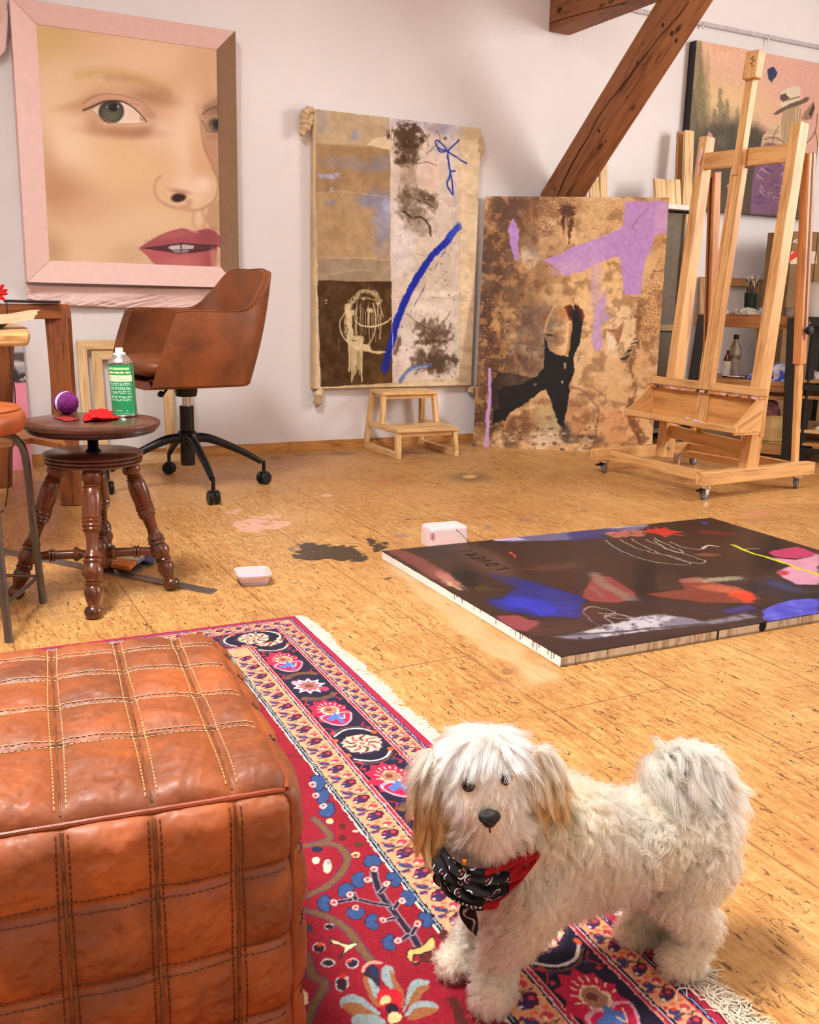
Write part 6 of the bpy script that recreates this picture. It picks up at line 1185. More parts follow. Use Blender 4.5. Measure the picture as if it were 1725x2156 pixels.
p.poly([(450, 280), (560, 300), (700, 340), (830, 380), (810, 430), (800, 460), (640, 450), (520, 430), (440, 400), (500, 380), (560, 340), (480, 310)], (38, 44, 140), .95, 4, ns=10, nf=14, tex=16); E_(620, 410, 130, 24, (44, 54, 190), .8, .7, 8, ns=.5, nf=16); p.poly([(390, 340), (440, 335), (500, 350), (420, 356)], (96, 92, 40), .7, 4, ns=4)
p.poly([(50, 185), (150, 200), (280, 270), (345, 330), (300, 340), (240, 310), (150, 250), (60, 200)], (150, 78, 68), .85, 6, ns=8, nf=16); E_(300, 310, 60, 16, (196, 130, 118), .8, .7, 28, ns=.5); p.line([(300, 320), (345, 350)], 10, (210, 184, 130), .7, .7)
p.poly([(480, 450), (560, 446), (660, 475), (650, 510), (600, 515), (520, 490)], (158, 72, 78), .95, 3, ns=6, nf=22); p.poly([(660, 470), (800, 480), (860, 500), (640, 530), (600, 515)], (96, 60, 50), .8, 6, ns=8)
p.poly([(810, 370), (860, 290), (930, 300), (1020, 365), (1030, 385), (960, 402), (850, 395)], (156, 66, 64), .95, 3, ns=6, nf=20); p.line([(860, 290), (900, 330), (1000, 385)], 30, (150, 124, 104), .8, .7); p.line([(850, 340), (900, 380)], 14, (150, 110, 90), .6, .7)
p.poly([(1070, 365), (1200, 345), (1190, 310), (1260, 300), (1330, 320), (1420, 345), (1480, 385), (1470, 400), (1330, 400), (1240, 395), (1120, 380)], (150, 66, 50), .9, 4, ns=8, nf=18); E_(1430, 372, 56, 18, (232, 66, 30), .95, .6, 12, ns=.5); E_(1340, 345, 80, 14, (206, 110, 76), .7, .7, 6, ns=.5); E_(1350, 310, 90, 9, (190, 180, 150), .8, .7, -4, ns=.5); E_(1240, 312, 50, 10, (170, 116, 104), .7, .7, -6)
p.line([(1030, 385), (1400, 440), (1725, 410)], 30, (60, 60, 110), .4, .9); p.poly([(1350, 430), (1450, 405), (1500, 420), (1380, 440)], (60, 56, 150), .8, 5, ns=5)
p.poly([(690, 530), (820, 510), (1000, 460), (1140, 440), (1280, 470), (1440, 440), (1500, 455), (1300, 490), (1000, 520), (800, 550)], (150, 146, 166), .85, 8, ns=12, nf=18, dry=.3); p.poly([(820, 510), (1060, 450), (1180, 450), (1120, 500), (900, 530)], (206, 200, 204), .8, 6, ns=12, nf=22, dry=.42)
p.poly([(640, 560), (1500, 460), (1510, 475), (1300, 510), (730, 590)], (70, 48, 46), .8, 4, ns=6); p.line([(620, 530), (900, 515), (1300, 480)], 10, (74, 58, 60), .6, .7)
p.poly([(1500, 460), (1520, 420), (1600, 390), (1725, 380), (1725, 440), (1560, 480)], (84, 84, 206), .95, 4, ns=8, nf=20, tex=30); p.poly([(1600, 380), (1725, 360), (1725, 385)], (30, 24, 30), .9, 4)
p.poly([(440, 155), (520, 150), (640, 130), (830, 118), (1000, 105), (1080, 100), (1060, 116), (940, 130), (760, 160), (500, 165)], (124, 120, 170), .85, 4, ns=7, nf=22); p.poly([(450, 152), (560, 148), (600, 158), (480, 162)], (200, 186, 230), .9, 3, ns=3); p.poly([(760, 126), (900, 116), (980, 122), (900, 150), (780, 165)], (50, 56, 130), .8, 6, ns=6); p.poly([(900, 130), (1000, 118), (1070, 125), (1040, 145), (930, 152)], (210, 120, 100), .8, 4, ns=5, nf=28, dry=.35); p.line([(930, 112), (1060, 102)], 8, (220, 216, 226), .8, .7, dry=.35)
p.poly([(1070, 115), (1110, 118), (1140, 108), (1150, 120), (1210, 128), (1160, 134), (1135, 150), (1115, 138), (1060, 128)], (206, 44, 34), .95, 2, ns=2); p.line([(1100, 112), (1130, 130), (1200, 142)], 8, (206, 60, 44), .8, .5)
E_(1320, 130, 70, 10, (140, 40, 40), .8, .7, 4, ns=.6); E_(1285, 93, 14, 4, (60, 60, 190), .9, .5); E_(1010, 98, 60, 6, (120, 110, 130), .7, .7)
p.poly([(1530, 205), (1640, 184), (1725, 212), (1640, 232), (1560, 222)], (206, 60, 110), .95, 4, ns=6, nf=20); p.poly([(1540, 225), (1640, 235), (1725, 215), (1725, 330), (1640, 330), (1580, 300), (1560, 280), (1620, 260)], (226, 160, 186), .95, 5, ns=8, nf=18, tex=14); E_(1590, 285, 20, 9, (200, 40, 60), .9, .6); p.poly([(1490, 190), (1540, 200), (1500, 250), (1470, 260)], (60, 22, 26), .6, 6); E_(1580, 330, 80, 16, (70, 80, 150), .7, .8, 14, ns=.6)
p.line([(1395, 178), (1440, 200), (1560, 236), (1740, 300)], 9, (222, 222, 20), 1, .2, cm=False); p.line([(1430, 194), (1495, 192)], 3, (220, 214, 200), .9, .4); p.poly([(1240, 214), (1290, 208), (1360, 214), (1320, 222), (1260, 220)], (150, 84, 56), .9, 3)
WHT = (214, 206, 196)
for pts in ([(905, 158), (930, 180), (1000, 215), (1080, 240), (1200, 254), (1230, 246), (1160, 222), (1040, 195), (960, 155)], [(1002, 153), (1060, 185), (1140, 220), (1250, 248), (1285, 240), (1240, 222), (1150, 195), (1060, 155)], [(1092, 150), (1120, 165), (1160, 185), (1195, 200), (1190, 208), (1140, 195), (1095, 160)], [(1150, 165), (1200, 185), (1260, 195), (1290, 188), (1300, 178), (1342, 184)]): p.line(pts, 2.6, WHT, .92, .4)
p.line([(1280, 192), (1300, 180), (1342, 184)], 6, WHT, .9, .4)
for pts, c in (([(820, 430), (850, 415), (910, 425), (940, 440), (900, 450), (960, 462), (1004, 458), (960, 448), (900, 455), (930, 480), (890, 485)], WHT), ([(820, 430), (840, 465), (880, 488), (935, 495)], (150, 130, 200)), ([(880, 440), (960, 445), (1000, 465)], WHT)): p.line(pts, 2.8, c, .9, .4)
p.line([(540, 205), (548, 218), (556, 228)], 8, (206, 70, 40), .95, .3, w1=3)
p.warp(.009, 9, 6, 4, fy=30, ay=.004); p.warp(.003, 60, 16, 3); p.ek = 1; p.ell(440, 232, 130, 44, (124, 84, 68), .75, .6, 28)
# the word, written the other way up along the left end
u0 = p.q(528, 268); u1 = p.q(366, 190); bd_ = nrm(u1 - u0); ud = V3(bd_[1], -bd_[0]); ud = ud if ud[1] > 0 else -ud; Lw = np.linalg.norm(u1 - u0)
GL = {'L': [[(0, 1), (0, 0), (.7, 0)]], 'O': [[(.4, 1), (.05, .75), (.05, .25), (.4, 0), (.75, .25), (.75, .75), (.4, 1)]], 'V': [[(0, 1), (.4, 0), (.8, 1)]], 'E': [[(.7, 1), (0, 1), (0, 0), (.7, 0)], [(0, .5), (.5, .5)]], 'R': [[(0, 0), (0, 1), (.6, .9), (.6, .6), (0, .5), (.7, 0)]], 'S': [[(.7, .9), (.3, 1), (.05, .75), (.6, .35), (.4, 0), (0, .1)]]}
hw = Lw / 6
for i, ch_ in enumerate('LOVERS'):
    for st_ in GL[ch_]:
        P = np.array([u0 + bd_ * (i + x * .75) * hw + ud * (y * hw * .95) for x, y in st_]); sl_ = p.sub(P.min(0) - .01, P.max(0) + .01); dd_, _ = p.seg(P, sl_); p.put(sl_, .92 * sst(-dd_, -.0050, -.0032), (10, 9, 10))
p.C = p.C * (.70 + .22 * sst(p.C.max(2), 90, 190)[..., None]) + (fbm(p.U * 12, p.V * 160, 5, 3)[..., None] - .5) * 18
p.obj('painted_front', painted(.42, .22, .03, coat=.05), fc, label='near black and brown paint with cobalt blue, red and white strokes')
# sides
r_ = random.Random(6)
p = Pic(A, dv, -UZ, LV, zc_ - .001, .0016, (250, 247, 242)); p.all(sst(p.n(8, 30, 3), .5, .8) * .3, (206, 190, 170)); p.all(sst(.0025 + .002 * (p.n(50, 5, 9) - .5) - p.V, -.0008, .0008), (58, 38, 32))
for i in range(22):
    u = LV * (.42 + .58 * r_.random()); hgt = zc_ * r_.uniform(.1, .8); P = np.array([[u, 0], [u, hgt]]); sl_ = p.sub(P.min(0) - .004, P.max(0) + .004); d_, _ = p.seg(P, sl_); p.put(sl_, .85 * sst(-d_, -.0024, -.001), r_.choice([(60, 56, 60), (90, 70, 60), (40, 50, 60), (130, 110, 96)]))
p.obj('canvas_side', painted(.7, .2), fc, label='bright white canvas edge with fine drips')
p = Pic(A + dv * LV, du, -UZ, LU, zc_ - .001, .0016, (214, 200, 176)); p.all(sst(p.n(60, 6, 3), .45, .7) * .6, (150, 124, 96)); p.all(sst(p.n(90, 8, 13), .55, .7) * .6, (226, 214, 194)); p.all(sst(.002 - p.V, -.0008, .0008), (40, 30, 28)); p.all(sst(p.V, zc_ - .008, zc_ - .003) * .4, (60, 44, 34))
for i in range(26):
    u = LU * r_.random(); hgt = zc_ * r_.uniform(.2, 1); P = np.array([[u, 0], [u, hgt]]); sl_ = p.sub(P.min(0) - .004, P.max(0) + .004); d_, _ = p.seg(P, sl_); p.put(sl_, .5 * sst(-d_, -.0026, -.001), r_.choice([(90, 70, 52), (120, 96, 70), (224, 212, 190), (150, 60, 50), (70, 52, 44)]))
def sdq(x, y): q = PLN(x, y, A + dv * LV, dv) - (A + dv * LV); return q.dot(du), -q[2]
for x, w_, h_ in ((1605, .022, .9), (1513, .006, 1.0)):
    u, v = sdq(x, 1330); P = np.array([[u, -.004], [u, zc_ * h_ - w_ * .5]]); sl_ = p.sub(P.min(0) - w_, P.max(0) + w_); d_, _ = p.seg(P, sl_); p.put(sl_, sst(-d_, -w_ * .6, -w_ * .5), (26, 22, 22))
p.obj('canvas_side', painted(.7, .2), fc, label='beige canvas edge with brown drips')

# ---- plastic containers
WPL = NT('milky_plastic').fin((236, 214, 214), .35, .5, 0, Subsurface_Weight=.2, Subsurface_Scale=.01)
def rrect(w, d, r, n=8):
    o = []
    for cx_, cy_, a0 in ((w - r, d - r, 0), (-w + r, d - r, 90), (-w + r, -d + r, 180), (w - r, -d + r, 270)):
        for k in range(n + 1): a = math.radians(a0 + 90 * k / n); o.append((cx_ + r * math.cos(a), cy_ + r * math.sin(a)))
    return o
def loft(mb, base, ex, ey, levels, w, d, r):
    v = []; f = []; n = None
    for z, s_, extra in levels:
        pts = rrect(w * s_ + extra, d * s_ + extra, max(.001, r * s_)); n = len(pts); v += [base + nrm(ex) * x + nrm(ey) * y + UZ * z for x, y in pts]
    for k in range(len(levels) - 1):
        for i in range(n): j = (i + 1) % n; f.append((k * n + i, k * n + j, (k + 1) * n + j, (k + 1) * n + i))
    f.append(tuple(range(n))[::-1]); f.append(tuple(range((len(levels) - 1) * n, len(levels) * n))); return mb.add(v, f)
bx0 = F(946, 1150, 0); bex = nrm(F(990, 1140) - F(902, 1148)); bey = V3(-bex[1], bex[0], 0); hb_ = HT(bx0, 1110) * .98; sc = 2011 / (bx0[1] * .975 + .17)
bxo = thing('plastic_box', 'white upturned plastic tub behind the far corner of the floor canvas', 'tub', bx0 + bey * .04)
loft(MB(), bx0 + bey * .04, bex, bey, [(0, 1, 0), (hb_ * .86, .985, 0), (hb_ * .95, .97, 0), (hb_, .93, 0), (hb_ + .001, .6, 0)], 44 / sc, .045, .014).build('tub_body', WPL, bxo)
p_ = MB(); 
for i, (x, w_) in enumerate(((906, 1.5), (909, 2.5), (913, 1.5))): 
    P_ = [PLN(x + dx, y, bx0 - bey * .0055, bey) for dx, y in ((0, 1122), (w_, 1122), (w_, 1136), (0, 1136))]; p_.prism(P_, -bey * .0006)
p_.build('printed_marks', plain((196, 120, 140), .6), bxo)
hr = MB(); hr.tube(catmull([D(955, 1112, bx0[1] + .01), D(965, 1118, bx0[1] + .0), D(975, 1128, bx0[1] - .02), D(985, 1140, bx0[1] - .045), F(995, 1152, zc_ + .003)], 6), .0009, 6); props(hr.build('loose_thread', plain((60, 30, 34), .6)), 'thin dark thread draped over the white tub onto the canvas', 'thread')
tb0 = F(533, 1226, 0); tex = nrm(F(566, 1210) - F(498, 1214)); tey = V3(-tex[1], tex[0], 0); ht_ = HT(tb0, 1203); sc = 2011 / (tb0[1] * .975 + .17)
tbo = thing('plastic_tub', 'small translucent plastic tub with lilac paint residue, standing on the floor', 'tub', tb0)
TRN = NT('frosted_plastic').fin((240, 214, 206), .3, .5, 0, Transmission_Weight=.25)
loft(MB(), tb0, tex, tey, [(.0, .72, 0), (.004, .76, 0), (ht_ * .8, .92, 0), (ht_ * .82, 1.0, 0), (ht_ * 1.0, 1.02, 0), (ht_ * 1.0, .96, 0), (ht_ * .84, .9, 0), (.006, .72, 0)], 36 / sc, .052, .02).build('tub_body', TRN, tbo)
loft(MB(), tb0, tex, tey, [(.005, .775, .0), (ht_ * .35, .828, .0008), (ht_ * .38, .80, 0)], 36 / sc, .052, .02).build('paint_residue', plain((190, 176, 222), .5, .3, var=.1), tbo)

# ================================================================== PERSIAN RUG
RO = F(621, 1297, .008); ra = math.radians(-64.1); rax = V3(math.cos(ra), math.sin(ra), 0); rbx = V3(rax[1], -rax[0], 0)
class Rug(Pic):
    def q(s, x, y): return V3(x * .001, y * .001)
RW_, RL_ = 1.30, 1.62
p = Rug(RO, rbx, rax, RW_, RL_, .00185, (142, 20, 38))
def rpx(x, y): q = F(x, y, .008) - RO; return (q.dot(rbx) * 1000, q.dot(rax) * 1000)
jx = (p.n(160, 160, 3, 2) - .5) * .0035; jy = (p.n(160, 160, 13, 2) - .5) * .0035
Uj, Vj = p.U + jx, p.V + jy; Dm = np.minimum(Uj, Vj)                 # band distance from the two near edges, with knotted jitter
NAV = (34, 26, 52); PKB = (226, 160, 118); CRE = (234, 206, 176); RED_ = (186, 28, 52); BLUE = (52, 84, 142); BRN = (112, 78, 52); BUR = (84, 24, 48)
p.all(sst(p.n(14, 14, 5), .35, .75) * .35, (164, 28, 46))
def bandc(a, b, c): p.all(((Dm >= a) & (Dm < b)).astype(float), c)
bandc(0, .0145, (166, 34, 66)); bandc(.0145, .0165, NAV); bandc(.0165, .0185, (150, 170, 210)); bandc(.0185, .021, NAV); bandc(.021, .0235, (206, 60, 90)); bandc(.0235, .059, PKB); bandc(.059, .062, NAV); bandc(.062, .0645, (200, 186, 196)); bandc(.0645, .069, (176, 34, 58)); bandc(.069, .0715, (230, 150, 140)); bandc(.0715, .160, NAV); bandc(.160, .1625, (230, 150, 140)); bandc(.1625, .167, (176, 34, 58)); bandc(.167, .1695, (206, 196, 200)); bandc(.1695, .172, NAV); bandc(.172, .222, PKB); bandc(.222, .2245, NAV); bandc(.2245, .227, (150, 170, 180)); bandc(.227, .230, NAV); bandc(.230, .233, (236, 214, 190))
def R_ID(): return globals().get('R')
def blob(f, pts, c, ns=3., soft=.7, op=1., cm=True): p.poly([f(*q) for q in pts], c, op, soft, ns=ns, nf=150, cm=cm, seed=int(abs(pts[0][0] * 7)) + 1)
def oval(f, x, y, rx, ry, c, ns=.35, ang=0):
    blob(f, [(x + rx * math.cos(t) * math.cos(ang) - ry * math.sin(t) * math.sin(ang), y + rx * math.cos(t) * math.sin(ang) + ry * math.sin(t) * math.cos(ang)) for t in np.linspace(0, 2 * PI, 11)[:-1]], c, ns=(min(rx, ry) * ns if f is not R_ID() else 2.0))
def ln(f, pts, w, c, cm=True): p.line([f(*q) for q in pts], w, c, 1, .25, ns=.35, nf=200, cm=cm)
# frames: x = across the border, y = along it. f1 right border, f2 far border
def fr(off, along, side): return (lambda x, y: (off + x, along + y)) if side == 0 else (lambda x, y: (along + y, off + x))
rr = random.Random(9)
for side, Lb in ((0, 1600), (1, 1280)):
    for off, wd2, st0 in ((41, 17, 60), (197, 23, 235)):
        y = st0; k = 0
        while y < Lb:
            f = fr(off, y, side); s = wd2 / 17.
            if k % 2 == 0:
                oval(f, -2 * s, 0, 13 * s, 8 * s, BUR, ang=.5); oval(f, 2 * s, 3, 8 * s, 4.5 * s, (60, 40, 90), ang=.5); oval(f, -7 * s, -3, 4, 3.5, (206, 60, 74)); oval(f, 7 * s, 5, 3, 2.2, CRE); oval(f, 3 * s, -4, 3, 2, (190, 60, 110)); oval(f, 12 * s, -13, 5 * s, 4, (60, 58, 106)); oval(f, 10 * s, -10, 3, 2, (200, 50, 60)); ln(f, [(-14 * s, -16), (-6 * s, -12), (0, -17), (8 * s, -14)], 1.6, (70, 50, 60))
            else:
                oval(f, -8 * s, 0, 6 * s, 6, (206, 56, 76)); oval(f, -5 * s, 3, 3, 3, CRE); oval(f, 8 * s, 2, 7 * s, 6, (58, 60, 108), ang=-.6); oval(f, 6 * s, -2, 3.5, 3, (196, 60, 60)); ln(f, [(-16 * s, 10), (-8 * s, 12), (2, 9), (12 * s, 13)], 1.6, (120, 70, 60)); oval(f, -12 * s, -11, 4, 3, (222, 106, 60)); oval(f, 1, -9, 4 * s, 3, (226, 110, 70)); oval(f, 13 * s, -8, 3, 3, (190, 40, 70))
            y += 24 * (1.15 if wd2 > 20 else 1); k += 1
    # main border
    y = 145; k = 0
    while y < Lb:
        f0_ = fr(117, y, side); f = (lambda X, Y, f0_=f0_: f0_(X * 1.06, Y * 1.42))
        if k % 2 == 1:                       # red palmette with a blue cross
            pts = []
            for i in range(22):
                a = 2 * PI * i / 22; R_ = (31 if i % 2 else 39) * (1.0 + .1 * math.cos(a)); pts.append((R_ * math.cos(a) * .98 + 2, R_ * math.sin(a) * 1.12 - 6))
            blob(f, pts, (200, 30, 70), ns=2, cm=False)
            for i in range(9): a = PI + PI * (i + .5) / 9; ln(f, [(22 * math.cos(a), 24 * math.sin(a) - 6), (27 * math.cos(a), 30 * math.sin(a) - 6)], 2.6, CRE)
            oval(f, 2, -10, 17, 15, CRE); oval(f, 2, -11, 14, 12, (176, 120, 90)); oval(f, 4, -12, 6, 5, (120, 60, 60)); blob(f, [(-30, 6), (-10, 0), (0, 8), (12, 0), (32, 6), (24, 30), (4, 42), (-18, 30)], (226, 160, 180), ns=1.5); blob(f, [(-26, 8), (-10, 4), (0, 12), (12, 4), (28, 10), (20, 28), (2, 38), (-16, 27)], (200, 30, 70), ns=1.5)
            blob(f, [(-12, 12), (-4, 6), (0, -2), (6, 6), (14, 10), (10, 18), (4, 20), (2, 34), (-4, 33), (-4, 20), (-12, 20)], (80, 116, 186), ns=2); blob(f, [(10, 10), (22, 12), (18, 22), (8, 20)], (80, 116, 186), ns=1.5); ln(f, [(-16, 8), (-8, 22), (-2, 14)], 2.2, CRE)
        elif k % 4 == 0:                     # cream palmette ringed by black leaves
            oval(f, 0, 0, 38, 34, (52, 34, 60)); oval(f, 0, -2, 34, 26, (226, 180, 150)); 
            for i in range(9): a = 2 * PI * i / 9; ln(f, [(10 * math.cos(a), 8 * math.sin(a) - 2), (20 * math.cos(a + .3), 15 * math.sin(a + .3) - 2), (29 * math.cos(a), 22 * math.sin(a) - 2)], 4.6, (206, 70, 90) if i % 2 else (96, 44, 48)); oval(f, 27 * math.cos(a + .5), 21 * math.sin(a + .5) - 2, 5, 4, CRE)
            oval(f, 0, -2, 10, 7, CRE); oval(f, 0, -2, 5, 4, (190, 110, 90))
            for sg in (-1, 1):
                for i in range(7): a = sg * (PI / 2 - .9 + 1.8 * i / 6); oval(f, 40 * math.cos(a) * 1.0, 36 * math.sin(a), 8, 7, (24, 22, 44))
                ln(f, [(-34, 30 * sg), (-16, 44 * sg), (10, 46 * sg), (34, 34 * sg)], 4.5, (226, 210, 200)); ln(f, [(-34, 36 * sg), (-14, 50 * sg), (12, 52 * sg), (36, 40 * sg)], 3.5, BRN)
                oval(f, -36, 26 * sg, 5, 5, (226, 90, 50)); oval(f, 38, 22 * sg, 5, 5, (226, 100, 60)); oval(f, 30, 44 * sg, 4, 4, (180, 70, 60))
        else:                                # white star with brown leaves
            pts = []
            for i in range(20): a = 2 * PI * i / 20; R_ = 35 if i % 2 == 0 else 22; pts.append((R_ * math.cos(a), R_ * math.sin(a) * .86))
            blob(f, pts, (240, 222, 214), ns=1.5, cm=False); pts2 = [(x * .72, y * .72) for x, y in pts]; blob(f, pts2, (206, 80, 110), ns=2, cm=False); oval(f, 0, 0, 15, 12, (160, 110, 86)); oval(f, 0, 0, 9, 6, (120, 60, 60)); oval(f, -22, 18, 10, 8, (206, 60, 90)); oval(f, 20, -20, 8, 6, (226, 150, 170))
            for sg in (-1, 1): blob(f, [(-38, 40 * sg), (-20, 52 * sg), (6, 54 * sg), (34, 42 * sg), (26, 34 * sg), (4, 44 * sg), (-18, 42 * sg), (-30, 34 * sg)], BRN, ns=3); ln(f, [(-26, 43 * sg), (0, 50 * sg), (24, 42 * sg)], 2, (70, 46, 40))
        f2_ = fr(117, y + 72, side)
        for sx in (-1, 1): ln(f2_, [(sx * 40, -14), (sx * 30, -4), (sx * 36, 8), (sx * 41, 14)], 2.6, (190, 40, 60)); oval(f2_, sx * 26, 0, 4, 4, (56, 60, 106)); oval(f2_, sx * 34, 16, 3.5, 3.5, (206, 60, 70))
        ln(f2_, [(-20, 0), (-6, 4), (8, -4), (20, 2)], 2, (70, 50, 90)); y += 143.5 if y < 1e9 else 0; k += 1
# corner block keeps the navy ground; field motifs (taken where the photo shows them)
def R(x, y): return rpx(620 + x / 3.879, 1600 + y / 3.879)
fid = lambda x, y: R(x, y)
GRN = (118, 84, 52); BLF = (52, 80, 128)
def ln2(pts, w, c): p.line([R(*q) for q in pts], w, c, 1, .25, ns=.3, nf=200)
for pts in ([(160, 480), (250, 560), (290, 640), (180, 680), (90, 700)], [(180, 690), (330, 690), (430, 780), (400, 900), (280, 1020), (100, 1110)], [(90, 1230), (240, 1270), (420, 1370), (520, 1500), (620, 1640)], [(100, 1600), (150, 1760), (250, 1830), (160, 2000), (100, 2150)], [(-300, 1900), (-100, 1700), (60, 1640)], [(-400, 1300), (-200, 1200), (60, 1240)]): ln2(pts, 13, (84, 60, 96)); ln2(pts, 9.5, GRN)
ln2([(1010, 1510), (960, 1430), (880, 1330), (800, 1220), (700, 1090), (670, 1000), (650, 920)], 12, (150, 140, 150)); ln2([(1010, 1510), (960, 1430), (880, 1330), (800, 1220), (700, 1090), (670, 1000), (650, 920)], 8, (44, 26, 46))
for pts in ([(770, 1190), (640, 1170), (500, 1140), (360, 1160)], [(820, 1210), (850, 1160)], [(700, 1080), (740, 1040)], [(960, 1420), (1000, 1360)], [(930, 1430), (880, 1470)], [(820, 1290), (740, 1310)], [(500, 1140), (480, 1090)]): ln2(pts, 8, (150, 140, 150)); ln2(pts, 4.6, (44, 26, 46))
def flower(x, y, cx_, cy_):
    a0 = math.atan2(y - cy_, x - cx_)
    for c, s_ in (((34, 34, 72), 1.22), (BLF, 1.0)):
        for i in range(4): a = a0 + (i - 1.5) * .95; oval(R, x + math.cos(a) * 38, y + math.sin(a) * 34, 34 * s_, 31 * s_, c, ns=.2)
    oval(R, cx_, cy_, 30, 24, (240, 190, 180)); oval(R, cx_, cy_, 14, 11, (200, 40, 50))
for x, y, cx_, cy_ in [(640, 840, 650, 893), (540, 980, 600, 978), (800, 980, 750, 1010), (920, 1130, 880, 1150), (430, 1070, 455, 1098), (260, 1170, 325, 1165), (500, 1240, 500, 1205), (650, 1320, 722, 1308), (1060, 1310, 1005, 1335), (790, 1490, 850, 1478), (260, 400, 235, 378), (215, 290, 175, 290), (180, 190, 150, 200)]: flower(x, y, cx_, cy_)
for x, y, rx, ry, c in [(395, 540, 30, 22, (84, 34, 30)), (395, 635, 34, 24, (84, 34, 30)), (525, 690, 40, 24, (96, 46, 36)), (290, 500, 30, 20, (240, 200, 140)), (500, 775, 38, 24, (244, 206, 146)), (500, 780, 18, 12, RED_), (175, 820, 34, 30, (240, 214, 180)), (270, 870, 34, 60, (236, 220, 180)), (280, 840, 20, 16, (150, 150, 150)), (185, 730, 44, 24, (30, 34, 66)), (285, 1360, 44, 26, (200, 196, 190)), (285, 1362, 34, 20, (44, 26, 40)), (200, 1530, 50, 42, (200, 190, 180)), (200, 1535, 40, 34, (44, 26, 40)), (205, 1510, 24, 14, (206, 60, 40)), (275, 1655, 56, 34, (200, 190, 180)), (275, 1657, 44, 26, (44, 28, 44)), (475, 1660, 56, 40, (200, 190, 180)), (475, 1660, 44, 30, (40, 34, 56)), (450, 1640, 20, 12, (206, 70, 40)), (390, 1820, 56, 70, (180, 176, 170)), (390, 1830, 44, 56, (50, 24, 34)), (395, 1760, 30, 22, (196, 40, 36)), (1220, 1430, 44, 40, (84, 34, 26)), (1280, 1500, 30, 14, (60, 30, 30)), (1130, 1620, 110, 44, (90, 34, 26)), (120, 1370, 30, 30, (50, 40, 60)), (500, 580, 26, 8, CRE)]: 
    oval(R, x, y, rx, ry, c)
def pg(pts, c, ns=2.): p.poly([R(*q) for q in pts], c, 1, .7, ns=ns, nf=150, cm=True)
pg([(1130, 1430), (1150, 1540), (1040, 1600), (990, 1600), (985, 1650), (1030, 1640), (1020, 1670), (970, 1670), (910, 1610), (930, 1550), (1030, 1520)], (50, 30, 34)); pg([(1128, 1445), (1142, 1530), (1030, 1585), (975, 1590), (975, 1645), (1015, 1640), (965, 1660), (920, 1605), (940, 1560), (1035, 1530)], (238, 178, 104))
pg([(280, 1440), (330, 1470), (430, 1500), (520, 1490), (440, 1560), (380, 1620), (360, 1600), (420, 1530), (300, 1500)], (50, 40, 40)); pg([(290, 1450), (330, 1480), (430, 1510), (510, 1500), (440, 1550), (375, 1610), (420, 1530), (310, 1490)], (240, 220, 170))
# large palmette at the bottom of the field
TQ = (140, 156, 156); OC = (150, 94, 56)
for pts, c in [([(570, 1730), (640, 1660), (680, 1740), (700, 1840), (640, 1850), (580, 1790)], (44, 34, 50)), ([(620, 1690), (680, 1700), (690, 1780), (640, 1760)], (34, 44, 76)), ([(750, 1680), (810, 1700), (820, 1800), (880, 1900), (860, 2010), (800, 1900), (720, 1800), (710, 1720)], TQ), ([(780, 1720), (870, 1850), (900, 1960), (880, 2020), (820, 1900)], OC),
               ([(560, 1780), (640, 1800), (680, 1920), (700, 2020), (620, 1960)], OC), ([(600, 1780), (680, 1850), (700, 1960), (650, 1930)], TQ), ([(950, 1810), (1060, 1790), (1110, 1820), (1000, 1890), (930, 2000), (890, 2060), (920, 1920)], TQ), ([(1000, 1860), (1110, 1840), (1030, 1940), (930, 2080), (940, 1980)], OC),
               ([(400, 1930), (520, 1920), (640, 2010), (700, 2080), (560, 2060), (380, 2020)], TQ), ([(380, 2000), (520, 1990), (640, 2060), (680, 2110), (520, 2110)], OC), ([(990, 1980), (1120, 1970), (1180, 2030), (1060, 2050), (900, 2090)], TQ), ([(1000, 2030), (1180, 2030), (1100, 2090), (920, 2120)], OC),
               ([(480, 2090), (640, 2080), (740, 2130), (700, 2200), (500, 2200)], TQ), ([(700, 1890), (760, 1870), (850, 1880), (880, 1950), (850, 2040), (760, 2060), (690, 2000), (670, 1940)], (196, 30, 44)), ([(700, 1960), (740, 1920), (790, 1950), (760, 1990), (710, 2000)], (240, 190, 130)), ([(740, 2010), (800, 1990), (850, 2030), (800, 2070), (750, 2060)], (44, 26, 40)), ([(770, 2080), (820, 2060), (870, 2090), (850, 2140), (780, 2140)], (226, 196, 140)),
               ([(1240, 1950), (1340, 1960), (1400, 2100), (1450, 2200), (1330, 2160), (1290, 2030)], (84, 34, 26)), ([(550, 1700), (620, 1640), (740, 1660), (620, 1670), (560, 1740)], (230, 150, 130)), ([(60, 1880), (100, 1900), (110, 1980), (70, 1990)], (240, 210, 170))]: pg(pts, c)
rr = random.Random(21)
for i in range(150):            # small sprigs elsewhere in the field
    x, y = rr.uniform(250, 1280), rr.uniform(250, 1600)
    qx = RO + rbx * x * .001 + rax * y * .001; pxy = proj(qx)
    if 600 < pxy[0] < 1020 and 1600 < pxy[1] < 2200: continue
    f = lambda X, Y, x=x, y=y: (x + X, y + Y); c = rr.choice([BLF, (44, 28, 44), (236, 200, 140), GRN]); oval(f, 0, 0, rr.uniform(8, 16), rr.uniform(6, 12), c); oval(f, 3, 2, 4, 4, rr.choice([(200, 60, 50), CRE])); ln(f, [(0, 0), (rr.uniform(-40, 40), rr.uniform(-40, 40)), (rr.uniform(-60, 60), rr.uniform(-60, 60))], 3, (54, 34, 50))
p.C *= (1 + (p.n(420, 420, 8, 2)[..., None] - .5) * .28)
